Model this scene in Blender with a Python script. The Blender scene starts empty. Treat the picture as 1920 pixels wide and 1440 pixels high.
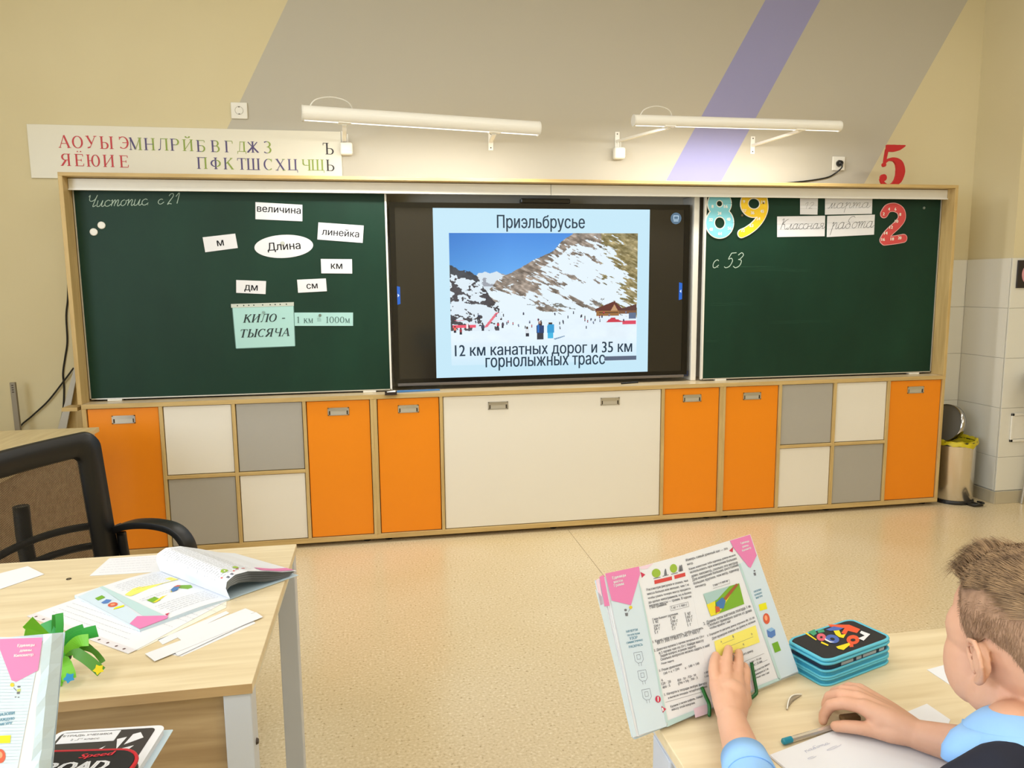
import bpy, math, random
import numpy as np
import mathutils
from mathutils import Matrix, Vector
random.seed(7); np.random.seed(7)
SC = bpy.context.scene
COL = SC.collection
rad = math.radians
# ------------------------------------------------------------------ camera
CAM = Vector((1.4947, -4.0855, 1.4203)); FPX = 1404.0
def _rot(a, b, c):
    a, b, c = rad(a), rad(b), rad(c)
    return Matrix.Rotation(a, 3, 'Z') @ Matrix.Rotation(b, 3, 'X') @ Matrix.Rotation(c, 3, 'Y')
ROT = _rot(-9.8661, -7.6102, 0.5536)
cd = bpy.data.cameras.new('camera'); cam = bpy.data.objects.new('camera', cd); COL.objects.link(cam)
cm = Matrix(((ROT[0][0], ROT[0][2], -ROT[0][1]), (ROT[1][0], ROT[1][2], -ROT[1][1]), (ROT[2][0], ROT[2][2], -ROT[2][1])))
cam.matrix_world = Matrix.Translation(CAM) @ cm.to_4x4()
cd.sensor_fit = 'HORIZONTAL'; cd.sensor_width = 36.0; cd.lens = 36.0 * FPX / 1920.0
cd.clip_start = 0.02; cd.clip_end = 60
SC.camera = cam
# survey helpers: a sight line through a picture point met with a real plane of the room
def ray(px, py): return ROT @ Vector(((px - 960) / FPX, 1.0, (720 - py) / FPX))
def onz(px, py, z):
    r = ray(px, py); return CAM + r * ((z - CAM.z) / r.z)
def ony(px, py, y):
    r = ray(px, py); return CAM + r * ((y - CAM.y) / r.y)
def onx(px, py, x):
    r = ray(px, py); return CAM + r * ((x - CAM.x) / r.x)
def dep(px, py, d): return CAM + ray(px, py) * d
def onp(px, py, o, n):
    r = ray(px, py); return CAM + r * ((o - CAM).dot(n) / r.dot(n))
# ------------------------------------------------------------------ world, lights, exposure
w = bpy.data.worlds.new('world'); SC.world = w; w.use_nodes = True
w.node_tree.nodes['Background'].inputs[0].default_value = (0.75, 0.87, 1.0, 1)
w.node_tree.nodes['Background'].inputs[1].default_value = 1.0
SC.view_settings.view_transform = 'Standard'; SC.view_settings.look = 'None'
SC.view_settings.exposure = 0.12; SC.view_settings.gamma = 1.0
SC.view_settings.use_curve_mapping = False
SC.cycles.use_denoising = True; SC.cycles.max_bounces = 6; SC.cycles.diffuse_bounces = 4
SC.cycles.glossy_bounces = 3; SC.cycles.transmission_bounces = 4; SC.cycles.transparent_max_bounces = 8
SC.cycles.caustics_reflective = False; SC.cycles.caustics_refractive = False
SC.cycles.sample_clamp_indirect = 4.0
def area(name, loc, size, power, col, rot=(0, 0, 0)):
    l = bpy.data.lights.new(name, 'AREA'); l.shape = 'RECTANGLE'; l.size, l.size_y = size
    l.energy = power; l.color = col
    o = bpy.data.objects.new(name, l); o.location = loc; o.rotation_euler = rot; COL.objects.link(o)
    return o
CEIL = 3.45
WARM = (1.0, 0.985, 0.945)
LPOS = [(0.3, -1.7), (2.6, -1.7), (4.9, -1.7), (0.3, -4.2), (2.6, -4.2), (4.9, -4.2), (.3, -5.9), (2.6, -5.9), (4.9, -5.9)]  # rearmost row is added, unseen, to brighten faces turned towards the camera
for i, (x, y) in enumerate(LPOS):
    area('ceiling_light_lamp', (x, y, CEIL - 0.075), (1.1, 0.55), 8.3 if y > -2 else 11.5, WARM if y > -2 else (1, .975, .93))
# daylight through the two windows of the left wall
for y0, pw_ in ((-3.4, 50), (-5.4, 66)):
    area('window_daylight', (-1.72, y0, 1.85), (1.7, 1.8), pw_, (0.78, 0.88, 1.0), (0, rad(-90), 0))
# ------------------------------------------------------------------ materials
def lin(c):
    return tuple((v / 255 / 12.92 if v <= 10 else ((v / 255 + 0.055) / 1.055) ** 2.4) for v in c)
MATS = {}
def mat(name, col, rough=0.5, metal=0.0, spec=0.5, **kw):
    if name in MATS: return MATS[name]
    m = bpy.data.materials.new(name); m.use_nodes = True; nt = m.node_tree
    b = nt.nodes['Principled BSDF']; c = lin(col)
    b.inputs['Base Color'].default_value = (*c, 1); b.inputs['Roughness'].default_value = rough
    b.inputs['Metallic'].default_value = metal; b.inputs['Specular IOR Level'].default_value = spec
    for k, v in kw.items(): b.inputs[k.replace('_', ' ')].default_value = v
    m.diffuse_color = (*c, 1); MATS[name] = m
    return m
def N(nt, t, **kw):
    n = nt.nodes.new(t)
    for k, v in kw.items():
        if k.startswith('i_'): n.inputs[k[2:]].default_value = v
        else: setattr(n, k, v)
    return n
def ramp(nt, stops, src):
    r = nt.nodes.new('ShaderNodeValToRGB'); e = r.color_ramp.elements
    while len(e) < len(stops): e.new(0.5)
    for el, (p, c) in zip(e, stops): el.position = p; el.color = (*lin(c), 1)
    nt.links.new(src, r.inputs[0]); return r
def noise_mat(name, c0, c1, scale=(1, 1, 1), ns=5, detail=6, rough=0.5, bump=0.0, lo=0.3, hi=0.7, spec=0.5, dist=0.0):
    if name in MATS: return MATS[name]
    m = mat(name, c0, rough, spec=spec); nt = m.node_tree; b = nt.nodes['Principled BSDF']
    tc = N(nt, 'ShaderNodeTexCoord'); mp = N(nt, 'ShaderNodeMapping'); mp.inputs['Scale'].default_value = scale
    nz = N(nt, 'ShaderNodeTexNoise'); nz.inputs['Scale'].default_value = ns; nz.inputs['Detail'].default_value = detail
    nz.inputs['Distortion'].default_value = dist
    nt.links.new(tc.outputs['Object'], mp.inputs[0]); nt.links.new(mp.outputs[0], nz.inputs['Vector'])
    r = ramp(nt, [(lo, c0), (hi, c1)], nz.outputs['Fac']); nt.links.new(r.outputs[0], b.inputs['Base Color'])
    if bump:
        bp = N(nt, 'ShaderNodeBump'); bp.inputs['Strength'].default_value = bump; bp.inputs['Distance'].default_value = 0.002
        nt.links.new(nz.outputs['Fac'], bp.inputs['Height']); nt.links.new(bp.outputs[0], b.inputs['Normal'])
    return m
def emis(name, col, strength=1.0):
    if name in MATS: return MATS[name]
    m = mat(name, (5, 5, 5), 0.3); b = m.node_tree.nodes['Principled BSDF']
    b.inputs['Emission Color'].default_value = (*lin(col), 1); b.inputs['Emission Strength'].default_value = strength
    return m
def wood(name, c0, c1, axis='x', rough=0.45):
    s = {'x': (1.2, 14, 14), 'y': (14, 1.2, 14), 'z': (14, 14, 1.2)}[axis]
    return noise_mat(name, c0, c1, s, 3.0, 8, rough, 0.08, 0.32, 0.72, 0.35, 0.6)
M_oakedge = wood('oak_edge', (205, 178, 122), (184, 155, 100), 'x')
M_oakedgez = wood('oak_edge_upright', (205, 178, 122), (184, 155, 100), 'z')
M_worktop = noise_mat('oak_worktop', (226, 208, 170), (188, 162, 124), (1.5, 30, 8), 4, 8, 0.3, 0.05)
M_desk = wood('oak_desktop', (232, 216, 182), (212, 192, 154), 'x', 0.35)
M_deskedge = wood('oak_desk_edge', (186, 158, 116), (160, 130, 90), 'x', 0.5)
M_panel = wood('oak_modesty', (190, 166, 128), (160, 134, 98), 'x', 0.5)
M_orange = mat('orange_laminate', (236, 138, 10), 0.35)
M_white = mat('white_laminate', (230, 226, 216), 0.4)
M_grey = mat('grey_laminate', (170, 167, 160), 0.45)
M_board = noise_mat('green_chalkboard', (9, 45, 32), (16, 58, 42), (1.2, 1, 0.6), 2.5, 7, 0.5, 0.0, 0.3, 0.8, 0.28)
M_alu = mat('aluminium', (205, 203, 196), 0.35, 0.6)
M_steel = mat('steel', (200, 200, 198), 0.28, 0.9)
M_darksteel = mat('dark_steel', (70, 62, 54), 0.4, 0.6)
M_whitepl = mat('white_plastic', (232, 230, 222), 0.35)
M_enamel = mat('white_enamel', (240, 238, 230), 0.3)
M_black = mat('black_plastic', (16, 16, 17), 0.4)
M_blackglossy = mat('black_gloss', (8, 8, 9), 0.15)
M_paper = mat('paper', (228, 229, 234), 0.7, spec=0.2)
M_ink = mat('ink', (38, 38, 42), 0.7, spec=0.1)
M_chalk = mat('chalk', (175, 195, 182), 0.9, spec=0.05)
M_greyblue = mat('blue_grey_enamel', (196, 204, 218), 0.35)
M_greylegs = mat('grey_enamel', (178, 176, 168), 0.4)
# ------------------------------------------------------------------ mesh helpers
WM = {}
def wm(o): return WM.get(o.name, Matrix.Identity(4))
class G:
    def __init__(s, M=None): s.v = []; s.f = []; s.m = []; s.M = M or Matrix.Identity(4); s.mi = 0
    def add(s, vs, fs):
        o = len(s.v); s.v += [s.M @ Vector(p) for p in vs]
        s.f += [tuple(i + o for i in f) for f in fs]; s.m += [s.mi] * len(fs); return s
    def box(s, x0, x1, y0, y1, z0, z1):
        return s.add([(x0, y0, z0), (x1, y0, z0), (x1, y1, z0), (x0, y1, z0), (x0, y0, z1), (x1, y0, z1), (x1, y1, z1), (x0, y1, z1)],
              [(0, 3, 2, 1), (4, 5, 6, 7), (0, 1, 5, 4), (1, 2, 6, 5), (2, 3, 7, 6), (3, 0, 4, 7)])
    def obox(s, c, ax, ay, az):   # centre and three half-axis vectors
        c, ax, ay, az = map(Vector, (c, ax, ay, az)); vs = []
        for k in (-1, 1):
            for i, j in ((-1, -1), (1, -1), (1, 1), (-1, 1)): vs.append(c + ax * i + ay * j + az * k)
        return s.add(vs, [(0, 3, 2, 1), (4, 5, 6, 7), (0, 1, 5, 4), (1, 2, 6, 5), (2, 3, 7, 6), (3, 0, 4, 7)])
    def slab(s, pts, d):          # polygon pts, thickness vector d
        n = len(pts); d = Vector(d); a = [Vector(p) for p in pts]
        return s.add(a + [p + d for p in a], [tuple(range(n))[::-1], tuple(range(n, 2 * n))] + [(i, (i + 1) % n, n + (i + 1) % n, n + i) for i in range(n)])
    def tube(s, pts, r, n=10, caps=True, closed=False):
        pts = [Vector(p) for p in pts]; rs = r if isinstance(r, (list, tuple)) else [r] * len(pts)
        vs = []; up = None
        for i, p in enumerate(pts):
            if closed: t = pts[(i + 1) % len(pts)] - pts[i - 1]
            else: t = pts[min(i + 1, len(pts) - 1)] - pts[max(i - 1, 0)]
            t.normalize()
            if up is None: up = Vector((0, 0, 1)) if abs(t.z) < 0.9 else Vector((1, 0, 0))
            a = t.cross(up).normalized(); b = a.cross(t).normalized(); up = b
            vs += [p + (a * math.cos(2 * math.pi * k / n) + b * math.sin(2 * math.pi * k / n)) * rs[i] for k in range(n)]
        fs = []; L = len(pts)
        for i in range(L if closed else L - 1):
            j = (i + 1) % L
            for k in range(n): fs.append((i * n + k, i * n + (k + 1) % n, j * n + (k + 1) % n, j * n + k))
        if caps and not closed: fs += [tuple(range(n)), tuple(range((L - 1) * n, L * n))[::-1]]
        return s.add(vs, fs)
    def lathe(s, prof, c=(0, 0, 0), n=32, cap=True):
        vs = []; c = Vector(c)
        for r, z in prof: vs += [c + Vector((r * math.cos(2 * math.pi * k / n), r * math.sin(2 * math.pi * k / n), z)) for k in range(n)]
        fs = [(i * n + k, i * n + (k + 1) % n, (i + 1) * n + (k + 1) % n, (i + 1) * n + k) for i in range(len(prof) - 1) for k in range(n)]
        if cap: fs += [tuple(range(n))[::-1], tuple(range((len(prof) - 1) * n, len(prof) * n))]
        return s.add(vs, fs)
    def ell(s, c, r, n=16, R=None):
        c = Vector(c); r = r if isinstance(r, (tuple, list)) else (r, r, r); vs = []; m = n // 2
        for i in range(m + 1):
            th = math.pi * i / m
            for k in range(n):
                ph = 2 * math.pi * k / n
                p = Vector((r[0] * math.sin(th) * math.cos(ph), r[1] * math.sin(th) * math.sin(ph), r[2] * math.cos(th)))
                vs.append(c + (R @ p if R else p))
        return s.add(vs, [(i * n + k, (i + 1) * n + k, (i + 1) * n + (k + 1) % n, i * n + (k + 1) % n) for i in range(m) for k in range(n)])
    def limb(s, pts, rs, n=14):
        for p, r in zip(pts, rs): s.ell(p, r, n)
        for i in range(len(pts) - 1):
            s.tube([pts[i], pts[i + 1]], [rs[i], rs[i + 1]], n)
        return s
    def stroke(s, pts, w, O, U, V, Nn, t=0.0004):   # flat ribbon drawn in a plane
        pts = [Vector((p[0], p[1])) for p in pts]; L = len(pts)
        if L < 2: return s
        ws = w if isinstance(w, (list, tuple)) else [w] * L
        a = []; b = []
        for i, p in enumerate(pts):
            t_ = pts[min(i + 1, L - 1)] - pts[max(i - 1, 0)]
            if t_.length < 1e-9: t_ = Vector((1, 0))
            t_.normalize(); q = Vector((-t_.y, t_.x)) * ws[i] / 2; a.append(p + q); b.append(p - q)
        f = lambda p, h: O + U * p.x + V * p.y + Nn * h
        if Nn.length < .5:
            s.k = getattr(s, 'k', 0) + 1; O = O + U.cross(V) * ((s.k % 9) * .00003)
        vs = [f(p, t) for p in a] + [f(p, t) for p in b]
        return s.add(vs, [(i, L + i, L + i + 1, i + 1) for i in range(L - 1)])
    def build(s, name, m, parent=None, smooth=False, bevel=0, loc=None, seg=2, angle=35):
        me = bpy.data.meshes.new(name); o = bpy.data.objects.new(name, me); COL.objects.link(o)
        if parent is not None:
            o.parent = parent; W = wm(parent); WM[o.name] = W.copy(); inv = W.inverted()
        elif loc is not None:
            o.location = loc; W = Matrix.Translation(Vector(loc)); WM[o.name] = W; inv = W.inverted()
        else: inv = Matrix.Identity(4); WM[o.name] = inv
        me.from_pydata([tuple(inv @ p) for p in s.v], [], s.f)
        ms = m if isinstance(m, (list, tuple)) else [m]
        for q in ms: me.materials.append(q)
        if len(ms) > 1: me.polygons.foreach_set('material_index', s.m)
        if smooth: me.polygons.foreach_set('use_smooth', [True] * len(me.polygons))
        me.validate(); me.update()
        if bevel:
            b = o.modifiers.new('bevel', 'BEVEL'); b.width = bevel; b.segments = seg; b.limit_method = 'ANGLE'; b.angle_limit = rad(angle)
        return o
def tag(o, label=None, cat=None, group=None, kind=None):
    if label: o['label'] = label
    if cat: o['category'] = cat
    if group: o['group'] = group
    if kind: o['kind'] = kind
    return o
def thing(name, label, cat, loc=(0, 0, 0), rz=0.0, group=None, kind=None):
    o = bpy.data.objects.new(name, None); COL.objects.link(o); o.location = loc; o.rotation_euler = (0, 0, rz)
    o.empty_display_size = 0.05
    WM[o.name] = Matrix.Translation(Vector(loc)) @ Matrix.Rotation(rz, 4, 'Z')
    return tag(o, label, cat, group, kind)
def rename_w(o): WM[o.name] = WM.get(o.name)
def catmull(P, n=8, closed=False):
    P = [Vector(p) for p in P]; L = len(P); out = []
    if L < 3 and not closed: return P
    for i in range(L if closed else L - 1):
        p0 = P[i - 1] if (i > 0 or closed) else P[0]; p1 = P[i]; p2 = P[(i + 1) % L]
        p3 = P[(i + 2) % L] if (closed or i + 2 < L) else P[-1]
        for k in range(n):
            t = k / n
            out.append(0.5 * ((2 * p1) + (p2 - p0) * t + (2 * p0 - 5 * p1 + 4 * p2 - p3) * t * t + (3 * p1 - p0 - 3 * p2 + p3) * t ** 3))
    if not closed: out.append(P[-1].copy())
    return out
# text in the built-in face turned into flat mesh glyphs
_tc = {}
def glyphs(s, res=2):
    if (s, res) in _tc: return _tc[(s, res)]
    c = bpy.data.curves.new('t', 'FONT'); c.body = s; c.resolution_u = res; c.fill_mode = 'NONE'
    o = bpy.data.objects.new('t', c); COL.objects.link(o)
    bpy.context.view_layer.update()
    m = bpy.data.meshes.new_from_object(o.evaluated_get(bpy.context.evaluated_depsgraph_get()))
    P = [(v.co.x, v.co.y) for v in m.vertices]; nb = {}
    for e in m.edges:
        a, b = e.vertices; nb.setdefault(a, []).append(b); nb.setdefault(b, []).append(a)
    seen = set(); loops = []
    for st in sorted(nb):
        if st in seen: continue
        lp = [st]; seen.add(st); cur = st; nxt = max(nb[st]) if min(nb[st]) > st + 1 else min(nb[st])
        while nxt is not None and nxt not in seen:
            lp.append(nxt); seen.add(nxt); cur = nxt; c2 = [q for q in nb[cur] if q not in seen]; nxt = c2[0] if c2 else None
        q = [P[i] for i in lp]; q = [p for i, p in enumerate(q) if (p[0] - q[i - 1][0]) ** 2 + (p[1] - q[i - 1][1]) ** 2 > 1e-10]
        if len(q) > 2: loops.append((lp[0], q))
    # non-zero winding fill in thin horizontal slabs (the face's contours overlap each other)
    E = []; flatY = set()
    for st, q in loops:
        for i in range(len(q)):
            (ax_, ay_), (bx_, by_) = q[i - 1], q[i]
            if abs(ay_ - by_) < 1e-6: flatY.add(round(ay_, 5)); continue
            E.append((min(ay_, by_), max(ay_, by_), ax_, ay_, bx_, by_, 1 if by_ > ay_ else -1))
    ylo, yhi = min(e[0] for e in E), max(e[1] for e in E); ns = {1: 15, 2: 34, 3: 44}.get(res, 34)
    ys = sorted(flatY | {ylo + (yhi - ylo) * i / ns for i in range(ns + 1)}); ys = [y for i, y in enumerate(ys) if i == 0 or y - ys[i - 1] > 1e-4]
    vs = []; fs = []
    for y0_, y1_ in zip(ys, ys[1:]):
        ym = (y0_ + y1_) / 2; cr_ = []
        for lo_, hi_, ax_, ay_, bx_, by_, d_ in E:
            if lo_ <= ym < hi_:
                k_ = (bx_ - ax_) / (by_ - ay_); f_ = lambda y: min(max(ax_ + k_ * (y - ay_), min(ax_, bx_)), max(ax_, bx_)); cr_.append((ax_ + k_ * (ym - ay_), f_(y0_), f_(y1_), d_))
        cr_.sort(); wn = 0
        for c_ in cr_:
            if wn == 0: stt = c_
            wn += c_[3]
            if wn == 0:
                o_ = len(vs); vs += [(stt[1], y0_), (c_[1], y0_), (c_[2], y1_), (stt[2], y1_)]; fs.append((o_, o_ + 1, o_ + 2, o_ + 3))
    bpy.data.objects.remove(o); bpy.data.curves.remove(c); bpy.data.meshes.remove(m)
    x0 = min(v[0] for v in vs); x1 = max(v[0] for v in vs); y0 = min(v[1] for v in vs); y1 = max(v[1] for v in vs)
    _tc[(s, res)] = (vs, fs, x0, x1, y0, y1); return _tc[(s, res)]
def put_text(g, s, O, U, V, width, height=None, shear=0.0, res=2, center=True, fn=None, bold=0.0):
    """lay string s in plane O,U,V (unit vectors), fitted to width (and height)"""
    vs, fs, x0, x1, y0, y1 = glyphs(s, res)
    sx = width / (x1 - x0); sy = sx if height is None else height / (y1 - y0)
    cx = (x0 + x1) / 2 if center else x0; cy = (y0 + y1) / 2 if center else 0
    Nt = U.cross(V)
    for kb, dx in enumerate((0,) if not bold else (-bold, bold)):
        pts = []
        for x, y in vs:
            a = (x - cx) * sx + (y - cy) * sy * shear + dx; b = (y - cy) * sy
            pts.append(fn(a, b) if fn else O + U * a + V * b + Nt * (.00006 * kb))
        g.add(pts, fs)
# ------------------------------------------------------------------ serif capitals drawn from strokes
T_, t_ = 0.17, 0.06
def _v(x, y0=0, y1=1, s='bt'): return ('v', x, y0, y1, s)
def _h(a, b, y, w=t_): return ('l', a, y, b, y, w)
def _l(*a): return ('l',) + a
def _a(*a): return ('a',) + a
SER = {
 'А': (.82, [_l(.05, 0, .4, 1, t_), _l(.4, 1, .74, 0, T_), _h(.2, .6, .35), _h(-.04, .16, .03), _h(.6, .88, .03)]),
 'О': (.8, [_a(.4, .5, .34, .47, 0, 360)]), 'С': (.75, [_a(.42, .5, .36, .47, 50, 310), _l(.66, .72, .68, .98, t_)]),
 'У': (.78, [_l(.1, 1, .42, .35, T_), _l(.7, 1, .3, .1, t_), _l(.3, .1, .1, .04, .12), _h(-.02, .24, .97), _h(.58, .82, .97)]),
 'Ы': (1.0, [_v(.14), _a(.36, .27, .22, .25, -90, 90), _h(.14, .36, .52), _h(.14, .36, .02), _v(.86)]),
 'Э': (.75, [_a(.3, .5, .36, .47, -130, 130), _h(.25, .64, .5), _l(.05, .72, .04, .98, t_)]),
 'М': (.95, [_l(.1, 0, .1, 1, t_), _l(.1, 1, .46, .05, T_), _l(.46, .05, .82, 1, t_), _v(.82), _h(0, .2, .03), _h(0, .16, .97)]),
 'Н': (.85, [_v(.14), _v(.7), _h(.14, .7, .5)]), 'Л': (.85, [_v(.7), _l(.28, 1, .2, .1, t_), _l(.2, .1, .04, .04, .1), _h(.24, .7, .97)]),
 'Р': (.72, [_v(.14), _a(.38, .73, .26, .25, -90, 90), _h(.14, .38, .97), _h(.14, .38, .49)]),
 'Й': (.9, [_v(.14), _v(.72), _l(.16, .1, .7, .9, t_), _a(.43, 1.26, .16, .12, 180, 360)]),
 'И': (.9, [_v(.14), _v(.72), _l(.16, .1, .7, .9, t_)]),
 'Б': (.75, [_v(.14), _a(.38, .28, .26, .26, -90, 90), _h(.14, .38, .53), _h(.14, .38, .03), _h(.14, .64, .97), _l(.64, .97, .66, .8, t_)]),
 'В': (.75, [_v(.14), _a(.38, .27, .27, .26, -90, 90), _a(.36, .75, .23, .23, -90, 90), _h(.14, .38, .52), _h(.14, .38, .03), _h(.14, .38, .97)]),
 'Г': (.68, [_v(.14), _h(.14, .62, .97), _l(.62, .97, .64, .75, t_)]),
 'Д': (.85, [_v(.66), _l(.3, 1, .2, .05, t_), _h(.26, .7, .97), _h(.02, .82, .04), _l(.04, .04, .02, -.2, t_), _l(.8, .04, .82, -.2, t_)]),
 'Ж': (1.05, [_v(.52), _l(.12, .95, .5, .5, .1), _l(.5, .5, .08, .03, T_), _l(.92, .95, .54, .5, .1), _l(.54, .5, .96, .03, T_), _h(0, .2, .03), _h(.86, 1.05, .03)]),
 'З': (.68, [_a(.3, .27, .3, .26, -140, 90), _a(.3, .75, .26, .23, -90, 140)]),
 'Ъ': (.95, [_v(.34), _a(.58, .27, .26, .25, -90, 90), _h(.34, .58, .52), _h(.34, .58, .03), _h(.02, .34, .97), _l(.03, .97, .02, .78, t_)]),
 'Ь': (.75, [_v(.14), _a(.38, .27, .26, .25, -90, 90), _h(.14, .38, .52), _h(.14, .38, .03)]),
 'Я': (.82, [_v(.64), _a(.4, .73, .25, .25, 90, 270), _h(.4, .64, .97), _h(.4, .64, .49), _l(.42, .48, .12, .04, T_), _h(0, .16, .03)]),
 'Е': (.72, [_v(.14), _h(.14, .62, .97), _h(.14, .5, .5), _h(.14, .64, .03), _l(.62, .97, .63, .8, t_), _l(.64, .03, .67, .22, t_), _l(.5, .4, .5, .6, t_)]),
 'Ю': (1.05, [_v(.14), _h(.14, .44, .5), _a(.7, .5, .27, .47, 0, 360)]),
 'П': (.85, [_v(.14), _v(.7), _h(.14, .7, .97)]), 'Ф': (.9, [_v(.44), _a(.44, .5, .36, .28, 0, 360)]),
 'К': (.82, [_v(.14), _l(.2, .5, .66, .95, .09), _l(.34, .6, .72, .03, T_), _h(.6, .84, .03), _h(.54, .76, .97)]),
 'Т': (.8, [_v(.4), _h(.06, .74, .97), _l(.06, .97, .05, .78, t_), _l(.74, .97, .75, .78, t_)]),
 'Ш': (1.15, [_v(.14), _v(.56), _v(.98), _h(.14, .98, .03)]),
 'Щ': (1.2, [_v(.14), _v(.56), _v(.98), _h(.14, 1.12, .03), _l(1.12, .03, 1.13, -.2, t_)]),
 'Х': (.85, [_l(.12, 1, .72, 0, T_), _l(.7, 1, .12, 0, t_), _h(0, .24, .03), _h(.58, .84, .03), _h(0, .24, .97), _h(.58, .82, .97)]),
 'Ц': (.92, [_v(.14), _v(.68), _h(.14, .84, .03), _l(.84, .03, .85, -.2, t_)]),
 'Ч': (.82, [_v(.68), _l(.14, 1, .14, .66, .13), _a(.36, .66, .22, .2, 180, 300), _h(.36, .68, .46), _h(.04, .24, .97)]),
 '1': (.5, [_v(.28, 0, 1, 'b'), _l(.28, .97, .1, .85, t_)]), '0': (.7, [_a(.33, .5, .27, .47, 0, 360)]),
 '=': (.7, [_h(.05, .65, .35), _h(.05, .65, .6)]), '-': (.45, [_h(.05, .4, .4, .1)]), ' ': (.4, [])}
SER['Ё'] = (.72, SER['Е'][1] + [_l(.2, 1.2, .3, 1.2, .1), _l(.45, 1.2, .55, 1.2, .1)])
def serif(g, ch, O, U, V, hgt, wgt=1.0, shear=0.0, xs=1.0, two=None):
    """draw one serif glyph with its lower left corner at O; returns its advance"""
    adv, S = SER[ch]; zz = Vector((0, 0, 0)); k0 = len(g.f)
    def P(x, y): return Vector((x * hgt * xs + y * hgt * shear, y * hgt))
    for q in S:
        if q[0] == 'v':
            _, x, y0, y1, s = q
            g.stroke([P(x, y0), P(x, y1)], T_ * hgt * wgt, O, U, V, zz)
            if 'b' in s: g.stroke([P(x - .15, y0 + .025), P(x + .15, y0 + .025)], .05 * hgt * wgt, O, U, V, zz)
            if 't' in s: g.stroke([P(x - .15, y1 - .025), P(x + .15, y1 - .025)], .05 * hgt * wgt, O, U, V, zz)
        elif q[0] == 'l':
            _, a, b, c, d, w_ = q; g.stroke([P(a, b), P(c, d)], w_ * hgt * wgt, O, U, V, zz)
        else:
            _, cx, cy, rx, ry, a0, a1 = q; n = max(6, int(abs(a1 - a0) / 18)); pts = []; ws = []
            for i in range(n + 1):
                a = rad(a0 + (a1 - a0) * i / n); pts.append(P(cx + rx * math.cos(a), cy + ry * math.sin(a)))
                ws.append((t_ + (T_ - t_) * abs(math.cos(a)) ** 1.5) * hgt * wgt)
            g.stroke(pts, ws, O, U, V, zz)
    if two:
        for i in range(k0, len(g.f)):
            c = sum((g.v[j] for j in g.f[i]), Vector()) / len(g.f[i])
            g.m[i] = two[0] if (c - O).dot(U) < adv * hgt * xs * 0.5 else two[1]
    return adv * hgt * xs
def serif_line(g, s, O, U, V, width, hgt, wgt=1.0, shear=0.0, small=''):
    tot = sum(SER[c][0] * (.7 if c in small else 1) + .1 for c in s.upper()) - .1
    xs = width / (tot * hgt); x = 0
    for raw in s:
        k = .72 if raw in small else 1; c = raw.upper()
        serif(g, c, O + U * x, U, V, hgt * k, wgt / max(k, .8), shear, xs); x += (SER[c][0] * k + .1) * hgt * xs
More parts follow.
